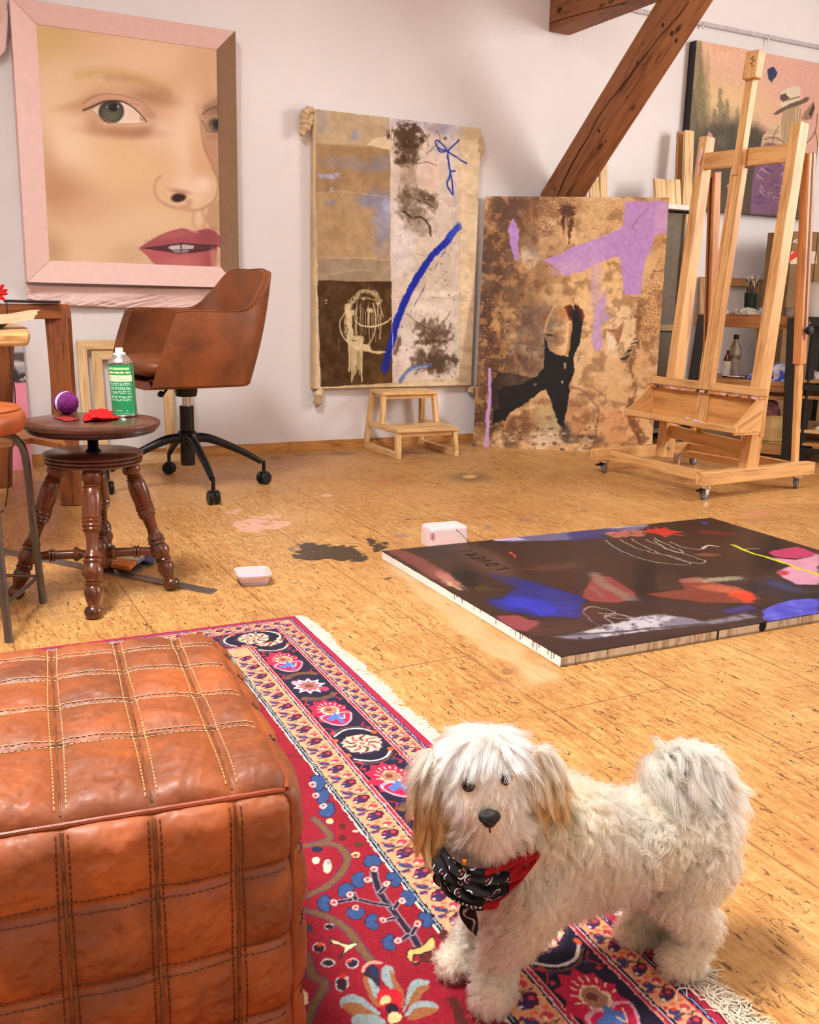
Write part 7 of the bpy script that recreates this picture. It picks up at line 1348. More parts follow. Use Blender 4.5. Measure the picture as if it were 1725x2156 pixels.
def rugmat():
    t = NT('wool_pile'); a = t.attr('Col'); v = t.coord(); n = t.noise(v, 900, 2); n2 = t.noise(v, 160, 3); t.bump(t.math('ADD', n, t.math('MULTIPLY', n2, .8)), .7, .0016)
    return t.fin(a.outputs['Color'], .9, .15, 0, Sheen_Weight=.12, Sheen_Roughness=.4)
rug = thing('persian_rug', 'red and navy floral patterned wool rug with cream fringe, under the pouf and dog', 'rug', RO * V3(1, 1, 0) + rbx * .4 + rax * .7)
bowr = .0012 * (p.n(7, 7, 3) - .5); p.obj('pile', rugmat(), rug, bow=-bowr if np.cross(rbx, rax)[2] < 0 else bowr)
MB().prism([RO - UZ * .0015, RO + rbx * RW_ - UZ * .0015, RO + rbx * RW_ + rax * RL_ - UZ * .0015, RO + rax * RL_ - UZ * .0015], -UZ * .006).build('backing', plain((150, 34, 60), .9, .1), rug)
# fringe: knotted wool ends along the right edge
def hair_obj(name, P, rad, mat, parent=None, col=None, **pp):
    """P[N,K,3] strands"""
    N, K_ = P.shape[:2]; cu = bpy.data.hair_curves.new(name); cu.add_curves([K_] * N); o0 = ORG[parent.name] if parent is not None else 0
    cu.attributes['position'].data.foreach_set('vector', (P.reshape(-1, 3) - o0).astype(np.float32).ravel())
    ra_ = cu.attributes.get('radius') or cu.attributes.new('radius', 'FLOAT', 'POINT'); ra_.data.foreach_set('value', np.broadcast_to(rad, (N, K_)).astype(np.float32).ravel())
    if col is not None:
        c = np.ones((N, 4), np.float32); c[:, :3] = col; a = cu.attributes.new('Col', 'FLOAT_COLOR', 'CURVE'); a.data.foreach_set('color', c.ravel())
    return link(cu, name, mat, parent, **pp)
NF = 3800; g = np.random.default_rng(3); yv = np.sort(g.random(NF)) * (RL_ + .0); tuft = np.floor(yv / .011); tg = np.random.default_rng(4); toff = tg.normal(0, 1, (int(tuft.max()) + 1, 4))
K_ = 7; t = np.linspace(0, 1, K_)[None, :, None]; near = np.clip((yv - .9) / .5, 0, 1)
L_f = (.034 + .007 * toff[tuft.astype(int), 0] * .5 + g.normal(0, .003, NF)) * (1 + .5 * near * g.random(NF)); ang = .35 * toff[tuft.astype(int), 1] + g.normal(0, .35 + .5 * near, NF) + .25
dr = -rbx[None] * np.cos(ang)[:, None] + rax[None] * np.sin(ang)[:, None]; base = RO + rax * yv[:, None] + UZ * -.002
curl = np.sin(t[..., 0] * (5 + 4 * g.random(NF))[:, None] + g.random(NF)[:, None] * 6)[..., None] * (.0022 + .004 * near[:, None, None] * g.random(NF)[:, None, None])
perp = np.stack([-dr[:, 1], dr[:, 0], dr[:, 2]], 1)
P = base[:, None] + dr[:, None] * L_f[:, None, None] * t + perp[:, None] * curl; zz = .0065 * (1 - t[..., 0]) ** 1.5 + .001 + (.003 + .012 * near[:, None] * g.random(NF)[:, None]) * g.random(NF)[:, None] * np.sin(PI * np.clip(t[..., 0], 0, 1)); P[..., 2] = zz
fm = NT('fringe_wool'); fmat = fm.fin((222, 208, 186), .8, .2)
hair_obj('fringe', P, .0009, fmat, rug, kind='stuff')

# ================================================================== LEATHER POUF
zP = .366; Cp = F(636, 1640, zP); Cp = V3(Cp[0], Cp[1], .010); pw = nrm(F(0, 1742, zP) - F(636, 1640, zP)); pd = V3(pw[1], -pw[0], 0); pd = pd if pd[1] > 0 else -pd
PW, PD, PH = .45, .43, .352
sw = [0, .062, .133, .209, .288, .367, .45]; sd_ = [0, .128, .212, .298, .372, .43]; sz = [0, .042, .12, .197, .275, .352]      # seams (z measured from the floor)
Rr = .028
def puff1(x, S):
    x = np.asarray(x, float); i = np.clip(np.searchsorted(S, x) - 1, 0, len(S) - 2); S_ = np.array(S); t = (x - S_[i]) / (S_[i + 1] - S_[i]); t = np.clip(t, 0, 1); return (1 - np.abs(2 * t - 1) ** 2.6) ** .75, i
def pouf_pt(a, b, c):
    """a along width, b along depth, c height, on the box surface"""
    h = V3(PW, PD, PH) / 2; p_ = np.stack([a, b, c], -1) - h; q = np.clip(p_, -(h - Rr), h - Rr); d = p_ - q; n = d / (np.linalg.norm(d, axis=-1, keepdims=True) + 1e-12); pos = q + n * Rr
    X, Y, Z = p_[..., 0] / h[0], p_[..., 1] / h[1], p_[..., 2] / h[2]; ax = np.argmax(np.abs(n), -1)
    pa, ia = puff1(np.clip(a, 0, PW), sw); pb, ib = puff1(np.clip(b, 0, PD), sd_); pc, ic = puff1(np.clip(c, 0, PH), sz)
    w2 = n ** 2; pf = w2[..., 2] * pa * pb + w2[..., 1] * pa * pc + w2[..., 0] * pb * pc
    e = lambda v: np.clip(1 - v ** 2, 0, 1) ** .7
    dome = w2[..., 2] * e(X) * e(Y) * .012 + w2[..., 1] * e(X) * e(Z) * .016 + w2[..., 0] * e(Y) * e(Z) * .016
    edge = np.clip(1.35 - (np.max(w2, -1)) * 1.35, 0, 1)
    wr = (fbm(a * 34 + c * 20, b * 34 + c * 27, 3, 4) - .5) * .0048 + (fbm(a * 11 + b * 9, c * 12 + b * 7, 8, 3) - .5) * .004 + (np.abs(fbm(a * 60 + b * 20 + 7, c * 60 - b * 45, 12, 3) - .5) * -.005)
    disp = dome + pf * .0095 + wr * (.3 + pf) - .002
    P_ = pos + n * disp[..., None] + h; return P_, n, (ia, ib, ic)
toP = lambda Q: Cp + Q[..., :1] * pw + Q[..., 1:2] * pd + Q[..., 2:] * UZ
pf_t = thing('leather_pouf', 'big cognac patchwork leather pouf with contrast stitching, in the near left corner', 'pouf', Cp + pw * PW / 2 + pd * PD / 2)
def poufmat():
    t = NT('pouf_leather'); v = t.coord(); a = t.attr('Col'); n = t.noise(v, 16, 5, .62, .8); n3 = t.noise(v, 55, 4, .6, .5); f = t.noise(v, 340, 3); vo = t.n('ShaderNodeTexVoronoi', feature='DISTANCE_TO_EDGE'); t.l(t.coord((230,) * 3), vo.inputs['Vector'])
    c = t.mix(t.sstep(n, .38, .72), (112, 52, 16), (182, 92, 32)); c = t.mix(t.math('MULTIPLY', t.sstep(n3, .52, .74), .35), c, (190, 104, 54)); c = t.mix(.5, c, a.outputs['Color'], 'MIX')
    t.bump(t.math('ADD', t.math('MULTIPLY', t.sstep(vo.outputs['Distance'], 0, .12), .35), t.math('ADD', t.math('MULTIPLY', n3, 1.6), t.math('MULTIPLY', f, .3))), .28, .0016)
    return t.fin(c, t.math('ADD', .32, t.math('MULTIPLY', n3, .26)), .55, 0, Coat_Weight=.08, Coat_Roughness=.3)
PM = poufmat(); N_ = 230; rp = np.random.default_rng(11); tone = {}
allV = []; allF = []; allC = []; off_ = 0
for face in range(5):
    s_, t_ = np.meshgrid(np.linspace(0, 1, N_), np.linspace(0, 1, N_)); O1 = np.ones_like(s_)
    a, b, c = [(s_ * PW, t_ * PD, O1 * PH), (s_ * PW, 0 * s_, t_ * PH), (0 * s_, s_ * PD, t_ * PH), (O1 * PW, s_ * PD, t_ * PH), (s_ * PW, O1 * PD, t_ * PH)][face]
    Q, n, (ia, ib, ic) = pouf_pt(a, b, c); key = (ia * 7 + ib * 13 + ic * 29 + face * 101) % 97; tn_ = (np.sin(key * 12.9898) * 43758.5453) % 1; 
    base_ = np.array([164, 82, 28.]) * (.72 + .42 * tn_[..., None]); seamd = fbm(a * 20 + face, (b + c) * 20, 5, 3)[..., None]; cc_ = base_ * (.9 + .25 * seamd)
    W_ = toP(Q); idx = np.arange(N_ * N_).reshape(N_, N_) + off_; A_, B_, C_, D_ = idx[:-1, :-1].ravel(), idx[:-1, 1:].ravel(), idx[1:, 1:].ravel(), idx[1:, :-1].ravel()
    nn = np.cross(W_[1, 2] - W_[1, 1], W_[2, 1] - W_[1, 1]); outw = toP(Q + n)[1, 1] - W_[1, 1]; ff = np.stack([A_, B_, C_, D_] if np.cross(W_[115, 116] - W_[115, 115], W_[116, 115] - W_[115, 115]).dot((W_[115, 115] - (Cp + pw * PW / 2 + pd * PD / 2 + UZ * PH / 2))) > 0 else [A_, D_, C_, B_], 1)
    allV.append(W_.reshape(-1, 3)); allF.append(ff); allC.append(lin(np.clip(cc_, 0, 255)).reshape(-1, 3)); off_ += N_ * N_
Vv_ = np.concatenate(allV) - ORG[pf_t.name]; me = mesh_from('body', Vv_, np.concatenate(allF), True, 0, g=Vv_, col=np.concatenate(allC)); bo = link(me, 'body', PM, pf_t)
wm = bo.modifiers.new('w', 'WELD'); wm.merge_threshold = .00005
def onP(a, b, c, out=0.): Q, n, _ = pouf_pt(np.array([a * 1.]), np.array([b * 1.]), np.array([c * 1.])); return toP(Q + n * out)[0]
PIPE = leather((150, 66, 26), 'piping_leather', .34, 9)
for k, (fn, n_) in enumerate(((lambda t: (t * PW, 0, PH), 90), (lambda t: (0, t * PD, PH), 90), (lambda t: (0, 0, t * PH), 70), (lambda t: (t * PW, PD, PH), 60), (lambda t: (PW, t * PD, PH), 60), (lambda t: (0, PD, t * PH), 50))):
    MB().tube([onP(*fn(.012 + .976 * i / n_), .0018) for i in range(n_ + 1)], .0028, 8).build('piping', PIPE, pf_t)
    # a thin dark gap runs beside the cord
sti, std = MB(), MB(); rs = random.Random(2)
def stitch(mb, fn, Ln, off):
    n_ = int(Ln / .0058)
    for i in range(n_):
        t0, t1 = (i + .12) / n_, (i + .8) / n_
        if t0 < .03 or t1 > .97: continue
        w_ = math.sin(i * .11 + off * 700) * .0008; a_ = onP(*fn(t0, off + w_), .0006); b_ = onP(*fn(t1, off + w_), .0006); mb.tube([a_, (a_ + b_) / 2 + nrm((a_ + b_) / 2 - (Cp + pw * PW / 2 + pd * PD / 2 + UZ * PH / 2)) * .0004, b_], .00062, 4, False)
sm_ = MB()
for x in sw[1:-1]:
    for o_ in (-.0055, .0055):
        stitch(sti, lambda t, o, x=x: (x + o, t * PD, PH), PD, o_); stitch(std, lambda t, o, x=x: (x + o, 0, t * PH), PH, o_)
    sm_.tube([onP(x, t * PD, PH, .0006) for t in np.linspace(.03, .97, 60)], [.0009 + .0006 * rs.random() for _ in range(60)], 6); sm_.tube([onP(x, 0, t * PH, .0008) for t in np.linspace(.03, .97, 60)], [.0012 + .0012 * rs.random() for _ in range(60)], 6)
for y in sd_[1:-1]:
    for o_ in (-.0055, .0055): stitch(sti, lambda t, o, y=y: (t * PW, y + o, PH), PW, o_); stitch(std, lambda t, o, y=y: (0, y + o, t * PH), PH, o_)
    sm_.tube([onP(t * PW, y, PH, .0004) for t in np.linspace(.03, .97, 60)], [.0008 + .0006 * rs.random() for _ in range(60)], 6)
for z in sz[1:-1]:
    for o_ in (-.0055, .0055): stitch(std, lambda t, o, z=z: (t * PW, 0, z + o), PW, o_); stitch(std, lambda t, o, z=z: (0, t * PD, z + o), PD, o_)
sti.build('stitching', plain((214, 174, 124), .7), pf_t, kind='stuff', label='cream stitching across the top'); std.build('stitching', plain((84, 36, 14), .6), pf_t, kind='stuff', label='dark stitching on the sides')
sm_.build('seam_edges', plain((108, 66, 36), .55, .3, var=.3, scale=60), pf_t, label='raw tan leather edges along the seams')
# ================================================================== DOG
zR_ = .0095
dg = thing('dog', 'small fluffy cream dog with tan ears and a red bandana standing on the rug', 'dog', V3(.22, 1.0, 0))
# trunk, legs, neck and head laid out as capsules and ellipsoids, fused into one skin
caps = []     # (P0, r0, P1, r1, label)
def cap(a, r0, b, r1, lab): caps.append((np.asarray(a, float), r0, np.asarray(b, float), r1, lab))
hd = D(1020, 1642, .955); muz = D(1030, 1730, .914); chin = D(1035, 1765, .92)
wit = D(1185, 1745, 1.0); che = D(1110, 1850, .975); mid = D(1290, 1775, 1.03); hip = D(1440, 1745, 1.055); nk = D(1085, 1735, .972)
cap(nk, .040, wit, .050, 'neck'); cap(che, .043, wit, .050, 'body'); cap(wit, .054, mid, .050, 'body'); cap(mid, .050, hip, .053, 'body'); cap(D(1130, 1840, .995), .046, D(1290, 1810, 1.03), .040, 'body'); cap(nk, .038, che, .040, 'neck')
cap(hip, .050, D(1462, 1800, 1.05), .044, 'rump')
def leg(pts, lab):
    for (a, ra), (b, rb) in zip(pts[:-1], pts[1:]): cap(a, ra, b, rb, lab)
pN = F(1036, 2112, zR_); pF = F(972, 2042, zR_); hN = F(1440, 2040, zR_); hF = F(1345, 1978, zR_)
leg([(D(1120, 1880, .965), .036), (D(1085, 1960, .955), .026), (pN + V3(.006, .012, .055), .0195), (pN + V3(.003, .006, .022), .021), (pN + V3(-.004, -.012, .016), .019)], 'leg')
leg([(D(1045, 1880, 1.0), .032), (D(1020, 1950, 1.015), .022), (pF + V3(.012, .010, .045), .018), (pF + V3(.008, .004, .02), .019), (pF + V3(-.012, -.006, .015), .018)], 'leg')
leg([(D(1452, 1800, 1.04), .046), (D(1430, 1880, 1.025), .034), (D(1470, 1950, 1.035), .023), (hN + V3(.010, .012, .035), .019), (hN + V3(.002, .0, .018), .021), (hN + V3(-.012, -.010, .016), .0185)], 'leg')
leg([(D(1400, 1820, 1.075), .040), (D(1370, 1890, 1.075), .030), (D(1405, 1940, 1.085), .022), (hF + V3(.018, .008, .03), .018), (hF + V3(.006, .0, .018), .020), (hF + V3(-.010, -.006, .0155), .0175)], 'leg')
tl0 = D(1478, 1680, 1.07); tl1 = D(1478, 1625, 1.075); tl2 = D(1430, 1598, 1.065); tl3 = D(1385, 1622, 1.05)
leg([(tl0, .020), (tl1, .018), (tl2, .016), (tl3, .012)], 'tail')
cap(hd + V3(0, .008, .006), .050, hd + V3(.0, -.004, -.012), .048, 'head'); cap(hd + V3(0, -.01, -.02), .038, muz + V3(0, .02, .0), .026, 'muzzle'); cap(muz + V3(0, .018, .0), .028, muz + V3(0, .006, .0), .021, 'muzzle'); cap(D(1032, 1748, .93), .027, D(1040, 1772, .94), .022, 'muzzle'); cap(D(990, 1738, .935), .022, D(1075, 1732, .938), .022, 'muzzle'); cap(hd + V3(0, .01, -.02), .044, nk, .040, 'neck')
m = MB()
for a, r0, b, r1, _ in caps:
    m.ball(a, r0); m.ball(b, r1)
    if np.linalg.norm(b - a) > 1e-4: m.tube([a, b], [r0, r1], 20)
raw = m.build('tmp_dog', None, None); rm = raw.modifiers.new('r', 'REMESH'); rm.mode = 'VOXEL'; rm.voxel_size = .0042; sm = raw.modifiers.new('s', 'SMOOTH'); sm.factor = .6; sm.iterations = 8
bpy.context.view_layer.update(); dp = bpy.context.evaluated_depsgraph_get(); ev = raw.evaluated_get(dp); me = bpy.data.meshes.new_from_object(ev); bpy.data.objects.remove(raw)
nv_ = len(me.vertices); bv = np.empty(nv_ * 3); me.vertices.foreach_get('co', bv); bv = bv.reshape(-1, 3); bv[:, 2] = np.maximum(bv[:, 2], zR_)
me.vertices.foreach_set('co', (bv - ORG[dg.name]).ravel()); me.shade_smooth(); me.calc_loop_triangles()
tri = np.empty(len(me.loop_triangles) * 3, np.int32); me.loop_triangles.foreach_get('vertices', tri); tri = tri.reshape(-1, 3)
SKIN = plain((228, 206, 182), .8, .2, var=.04); body = link(me, 'body', SKIN, dg); me.materials.clear(); me.materials.append(SKIN)
T0, T1, T2 = bv[tri[:, 0]], bv[tri[:, 1]], bv[tri[:, 2]]; TN = np.cross(T1 - T0, T2 - T0); TA = np.linalg.norm(TN, axis=1) / 2; TN /= (2 * TA[:, None] + 1e-12)
gr = np.random.default_rng(17)
def sample(n):
    k = gr.choice(len(tri), n, p=TA / TA.sum()); u = gr.random((n, 1)); v = gr.random((n, 1)); f = u + v > 1; u = np.where(f, 1 - u, u); v = np.where(f, 1 - v, v); return T0[k] * (1 - u - v) + T1[k] * u + T2[k] * v, TN[k]
labs = ['body', 'neck', 'rump', 'leg', 'tail', 'head', 'muzzle']
def classify(P):
    best = np.full(len(P), 1e9); L = np.zeros(len(P), int)
    for a, r0, b, r1, lab in caps:
        e = b - a; t = np.clip((P - a) @ e / (e @ e + 1e-12), 0, 1); d = np.linalg.norm(P - a - t[:, None] * e, axis=1) - (r0 + (r1 - r0) * t); k = d < best; best = np.where(k, d, best); L = np.where(k, labs.index(lab), L)
    return L
def tang(v, n): q = v - n * np.sum(v * n, 1, keepdims=True); return q / (np.linalg.norm(q, axis=1, keepdims=True) + 1e-9)
def nz3(P, f, s): return np.stack([fbm(P[:, 0] * f + P[:, 2] * f * .7 + s, P[:, 1] * f - P[:, 2] * f * .6 + k * 9 + s, s + k, 2) for k in range(3)], 1) - .5
eyeL = D(988, 1655, .925); eyeR = D(1066, 1641, .925)
def surf(px, py, r=.02):             # visible skin point seen at a photo pixel
    q = ray(px, py); q = q / np.linalg.norm(q); d = bv - EYE; t = d @ q; off = np.linalg.norm(d - t[:, None] * q, axis=1); k = off < .005
    if not k.any(): return D(px, py, .92)
    return EYE + q * (t[k].min() - .001)
eyeL, eyeR, nose = surf(988, 1652), surf(1064, 1638), surf(1031, 1722)
from mathutils.kdtree import KDTree
KS = 9; tt = np.linspace(0, 1, KS)
crown = hd + V3(.004, .028, .05)
def strands(P, N, Ln, dirn, lift, droop, curlA, curlF, clump, r0, seed, ncl, straight=0.):
    n = len(P); g_ = np.random.default_rng(seed); d = dirn * (1 - lift[:, None]) + N * lift[:, None]; d /= np.linalg.norm(d, axis=1, keepdims=True)
    ci = g_.choice(n, min(ncl, n), replace=False); C = P[ci]; kd = KDTree(len(C)); [kd.insert(c, i) for i, c in enumerate(C)]; kd.balance(); own = np.array([kd.find(q)[1] for q in P])
    ph = g_.random(len(ci)) * 6.28; fr_ = curlF * (.7 + .6 * g_.random(len(ci))); am = curlA * (.5 + g_.random(len(ci))); Lc = (.8 + .4 * g_.random(len(ci)))
    dc = d[ci] + g_.normal(0, .22, (len(ci), 3)); dc /= np.linalg.norm(dc, axis=1, keepdims=True)
    side = np.cross(dc, N[ci]); side /= np.linalg.norm(side, axis=1, keepdims=True) + 1e-9
    L_ = Ln * Lc[own] * g_.uniform(.75, 1.1, n)
    t = tt[None, :, None]
    own_d = d[:, None] * L_[:, None, None] * t; gd_ = dc[own][:, None] * L_[:, None, None] * t
    cl = clump * t ** .8; path = P[:, None] + own_d * (1 - cl) + gd_ * cl + (C[own] - P)[:, None] * (cl * .85)
    w = np.sin(t[..., 0] * fr_[own][:, None] * 6.28 + ph[own][:, None])[..., None] * side[own][:, None] * (am[own] * L_)[:, None, None] * t + (np.cos(t[..., 0] * fr_[own][:, None] * 6.28 + ph[own][:, None]) - np.cos(ph[own])[:, None])[..., None] * N[ci][own][:, None] * (am[own] * L_ * .6)[:, None, None] * t
    path = path + w + V3(0, 0, -1) * (droop * L_[:, None, None] * t ** 2) + g_.normal(0, 1, (n, 1, 3)) * (.0011 * t)
    path[..., 2] = np.maximum(path[..., 2], zR_ - .001 + .001 * g_.random((n, 1)))
    rad = r0 * (1 - .82 * tt ** 1.6)[None, :] * g_.uniform(.8, 1.2, (n, 1)); return path, rad, own
def furmat(name, rough=.55):
    t = NT(name); a = t.attr('Col'); hi = t.n('ShaderNodeHairInfo'); c = t.mix(t.math('MULTIPLY', hi.outputs['Random'], .12), a.outputs['Color'], (150, 110, 72), 'MIX')
    h = t.n('ShaderNodeBsdfHairPrincipled'); h.model = 'CHIANG'; h.parametrization = 'COLOR'; t.l(c, h.inputs['Color']); h.inputs['Roughness'].default_value = .45; h.inputs['Radial Roughness'].default_value = .7; h.inputs['Coat'].default_value = .0; t.t.nodes.remove(t.b); t.l(h.outputs[0], t.out.inputs[0]); return t.m
FM = furmat('soft_fur')
def colr(n, base, var, g_, P=None, nf=20, c2=None, k=0):
    c = np.array(base, float) + g_.normal(0, var, (n, 1)) * np.array([1, 1, 1.15])
    return c
P, N = sample(125000); Lb = classify(P); g_ = np.random.default_rng(5)
bp = [(1140, 1740, .975), (1134, 1772, .952), (1110, 1812, .925), (1066, 1850, .908), (1020, 1872, .900), (975, 1862, .902), (940, 1836, .912), (924, 1800, .935), (930, 1766, .97)]
BPTS = np.array(catmull([D(*q) for q in bp], 3)) + V3(0, .015, 0)
is_ = lambda *n: np.isin(Lb, [labs.index(x) for x in n])
dE = np.minimum(np.linalg.norm((P - eyeL) * [1, .7, 1], axis=1), np.linalg.norm((P - eyeR) * [1, .7, 1], axis=1)); dN = np.linalg.norm(P - nose, axis=1)
# --- body, neck, rump, legs
k = is_('body', 'neck', 'rump', 'leg') & (P[:, 2] > zR_ + .0005); k &= ~((np.linalg.norm(P - hd, axis=1) < .06) & (P[:, 1] < hd[1] - .02)); k &= np.min(((P[:, None] - BPTS[None]) ** 2).sum(2), 1) > .017 ** 2
Pb, Nb = P[k], N[k]; lb = Lb[k]; isleg = lb == labs.index('leg'); low = np.clip((.10 - Pb[:, 2]) / .09, 0, 1)
back_ = nrm(hip - wit); flow = np.where(isleg[:, None], V3(.15, .1, -1), V3(0, 0, -1) + back_ * .75) + nz3(Pb, 34, 3) * 1.9
dirb = tang(flow, Nb); Lg = np.where(isleg, .017 - .005 * low, .0225) * (1 + .3 * (fbm(Pb[:, 0] * 30, Pb[:, 2] * 30 + Pb[:, 1] * 20, 7, 2) - .5)); Lg = np.where(Pb[:, 2] < .03, .012, Lg)
lift = np.where(isleg, .40, .36) + g_.normal(0, .07, len(Pb)); pth, rad, own = strands(Pb, Nb, Lg, dirb, np.clip(lift, .12, .7), .16, .24, 1.15, .55, .0004, 1, 8500)
cb_ = colr(len(Pb), (243, 213, 178), 5, g_); tanm = sst(fbm(Pb[:, 0] * 16 + Pb[:, 1] * 9, Pb[:, 2] * 16, 31, 3), .45, .7)[:, None]; cb_ = cb_ * (1 - tanm * .45) + np.array([214, 178, 130]) * tanm * .45
toe = np.clip((.035 - Pb[:, 2]) / .03, 0, 1)[:, None] * isleg[:, None]; cb_ = cb_ * (1 - toe * .5) + np.array([222, 194, 150]) * toe * .5
tc_ = np.random.default_rng(77).normal(0, 6, 9000)[own][:, None]; hair_obj('body_fur', pth, rad, FM, dg, lin(np.clip(cb_ + tc_, 0, 255)), label='wavy cream body fur')
# --- tail plume
k = is_('tail'); Pt, Nt = P[k], N[k]; rep = np.repeat(np.arange(len(Pt)), 3); Pt = Pt[rep] + g_.normal(0, .0025, (len(rep), 3)); Nt = Nt[rep]
dt_ = tang(V3(.75, -.25, -.35) + nz3(Pt, 30, 9) * 1.7 + 0 * Nt, Nt); up_ = (Pt[:, 2] > tl2[2] - .004)
pth, rad, own = strands(Pt, Nt, np.where(up_, .034, .044), dt_, np.clip(.48 + g_.normal(0, .12, len(Pt)), .1, .85), .42, .12, .8, .7, .00042, 2, 260)
hair_obj('tail_fur', pth, rad, FM, dg, lin(np.clip(colr(len(Pt), (246, 226, 194), 6, g_), 0, 255)), label='long pale plume curled over the rump')
# --- head
P2, N2 = sample(150000); L2 = classify(P2); k = np.isin(L2, [labs.index('head'), labs.index('neck')]) & (np.linalg.norm(P2 - hd - V3(0, .0, -.005), axis=1) < .068) & (P2[:, 2] > hd[2] - .05); P2, N2 = P2[k], N2[k]
dE2 = np.minimum(np.linalg.norm(P2 - eyeL, axis=1), np.linalg.norm(P2 - eyeR, axis=1)); face = (P2[:, 1] < hd[1] - .02) & (P2[:, 2] < hd[2] + .0)
k = (dE2 > np.where(P2[:, 2] > eyeL[2] + .004, .0130, .0095)); P2, N2, dE2 = P2[k], N2[k], dE2[k]; brg = (P2[:, 1] < hd[1] - .026) & (P2[:, 2] < eyeL[2] + .001) & (np.abs(P2[:, 0] - nose[0]) < .022)
out = P2 - crown; dirh = tang(out * V3(1.15, .8, 1) + V3(0, -.012, -.022) + nz3(P2, 26, 4) * .022, N2); fr = (P2[:, 1] < hd[1] - .012); topf = (P2[:, 2] > eyeL[2] + .004) & fr
Lh = np.where(topf, np.clip((P2[:, 2] - eyeL[2]) * .80 + .006, .008, .036), .030); Lh = np.where((~topf) & fr, .018, Lh); Lh = np.where(brg, .0075, Lh)
pth, rad, own = strands(P2, N2, Lh, dirh, np.clip(.20 + g_.normal(0, .06, len(P2)), .05, .5), .14, .045, .6, .62, .00038, 3, 700)
sd_x = np.abs(P2[:, 0] - hd[0] - .0); tn_ = sst(sd_x, .030, .05)[:, None] * sst(-(P2[:, 2] - hd[2]), -.045, .0)[:, None]
ch_ = colr(len(P2), (250, 240, 224), 5, g_) * (1 - tn_ * .6) + np.array([206, 156, 100]) * tn_ * .6; under = (sst(.024 - dE2, 0, .012) * (P2[:, 2] < eyeL[2]))[:, None]; ch_ = ch_ * (1 - .4 * under) + np.array([176, 140, 110]) * .4 * under
hair_obj('head_fur', pth, rad, FM, dg, lin(np.clip(ch_, 0, 255)), label='long white fur falling from the crown over the eyes')
# --- muzzle and beard
P3, N3 = sample(170000); L3 = classify(P3); k = (L3 == labs.index('muzzle')) & (P3[:, 1] < hd[1] + .0); P3, N3 = P3[k], N3[k]; dN3 = np.linalg.norm(P3 - nose, axis=1); dE3 = np.minimum(np.linalg.norm(P3 - eyeL, axis=1), np.linalg.norm(P3 - eyeR, axis=1)); k = (dN3 > .0105) & (dE3 > .0125); P3, N3, dN3 = P3[k], N3[k], dN3[k]
br_ = P3 - (nose + V3(0, .004, .012)); dir3 = tang(br_ * V3(1.8, .5, .7) + V3(0, -.002, -.010) + nz3(P3, 40, 6) * .010, N3); L3_ = np.where(P3[:, 2] > nose[2] + .004, .015, .019) - .003 * (P3[:, 2] < nose[2] - .018); L3_ = np.where(dN3 < .016, .007, L3_)
pth, rad, own = strands(P3, N3, L3_, dir3, np.clip(.28 + g_.normal(0, .07, len(P3)), .05, .6), .22, .06, .7, .6, .00036, 4, 420)
c3_ = colr(len(P3), (246, 230, 208), 5, g_); dk = sst(.020 - dN3, 0, .012)[:, None] * (P3[:, 2] < nose[2])[:, None]; c3_ = c3_ * (1 - dk * .25) + np.array([170, 140, 120]) * dk * .25
hair_obj('muzzle_fur', pth, rad, FM, dg, lin(np.clip(c3_, 0, 255)), label='white moustache and beard')
# beard fringe hanging over the bandana
nB = 2600; xb = g_.random(nB); b0 = np.array([D(945 + 175 * x, 1762 + 32 * math.sin(PI * x) + 0, .915 + .03 * abs(x - .5)) for x in xb]) + g_.normal(0, .004, (nB, 3)); nB_ = np.tile(nrm(V3(0, -1, -.2)), (nB, 1)); db_ = tang(V3(0, -.1, -1) + np.stack([(xb - .5) * .5, 0 * xb, 0 * xb], 1) + nz3(b0, 60, 2) * .9, nB_)
pth, rad, own = strands(b0, nB_, np.full(nB, .021) * (.7 + .5 * np.sin(PI * xb)), db_, np.full(nB, .14), .1, .14, 1.0, .82, .00042, 6, 110)
hair_obj('beard_fur', pth, rad, FM, dg, lin(np.clip(colr(nB, (240, 222, 196), 6, g_), 0, 255)), label='wavy cream beard tips hanging over the bandana')
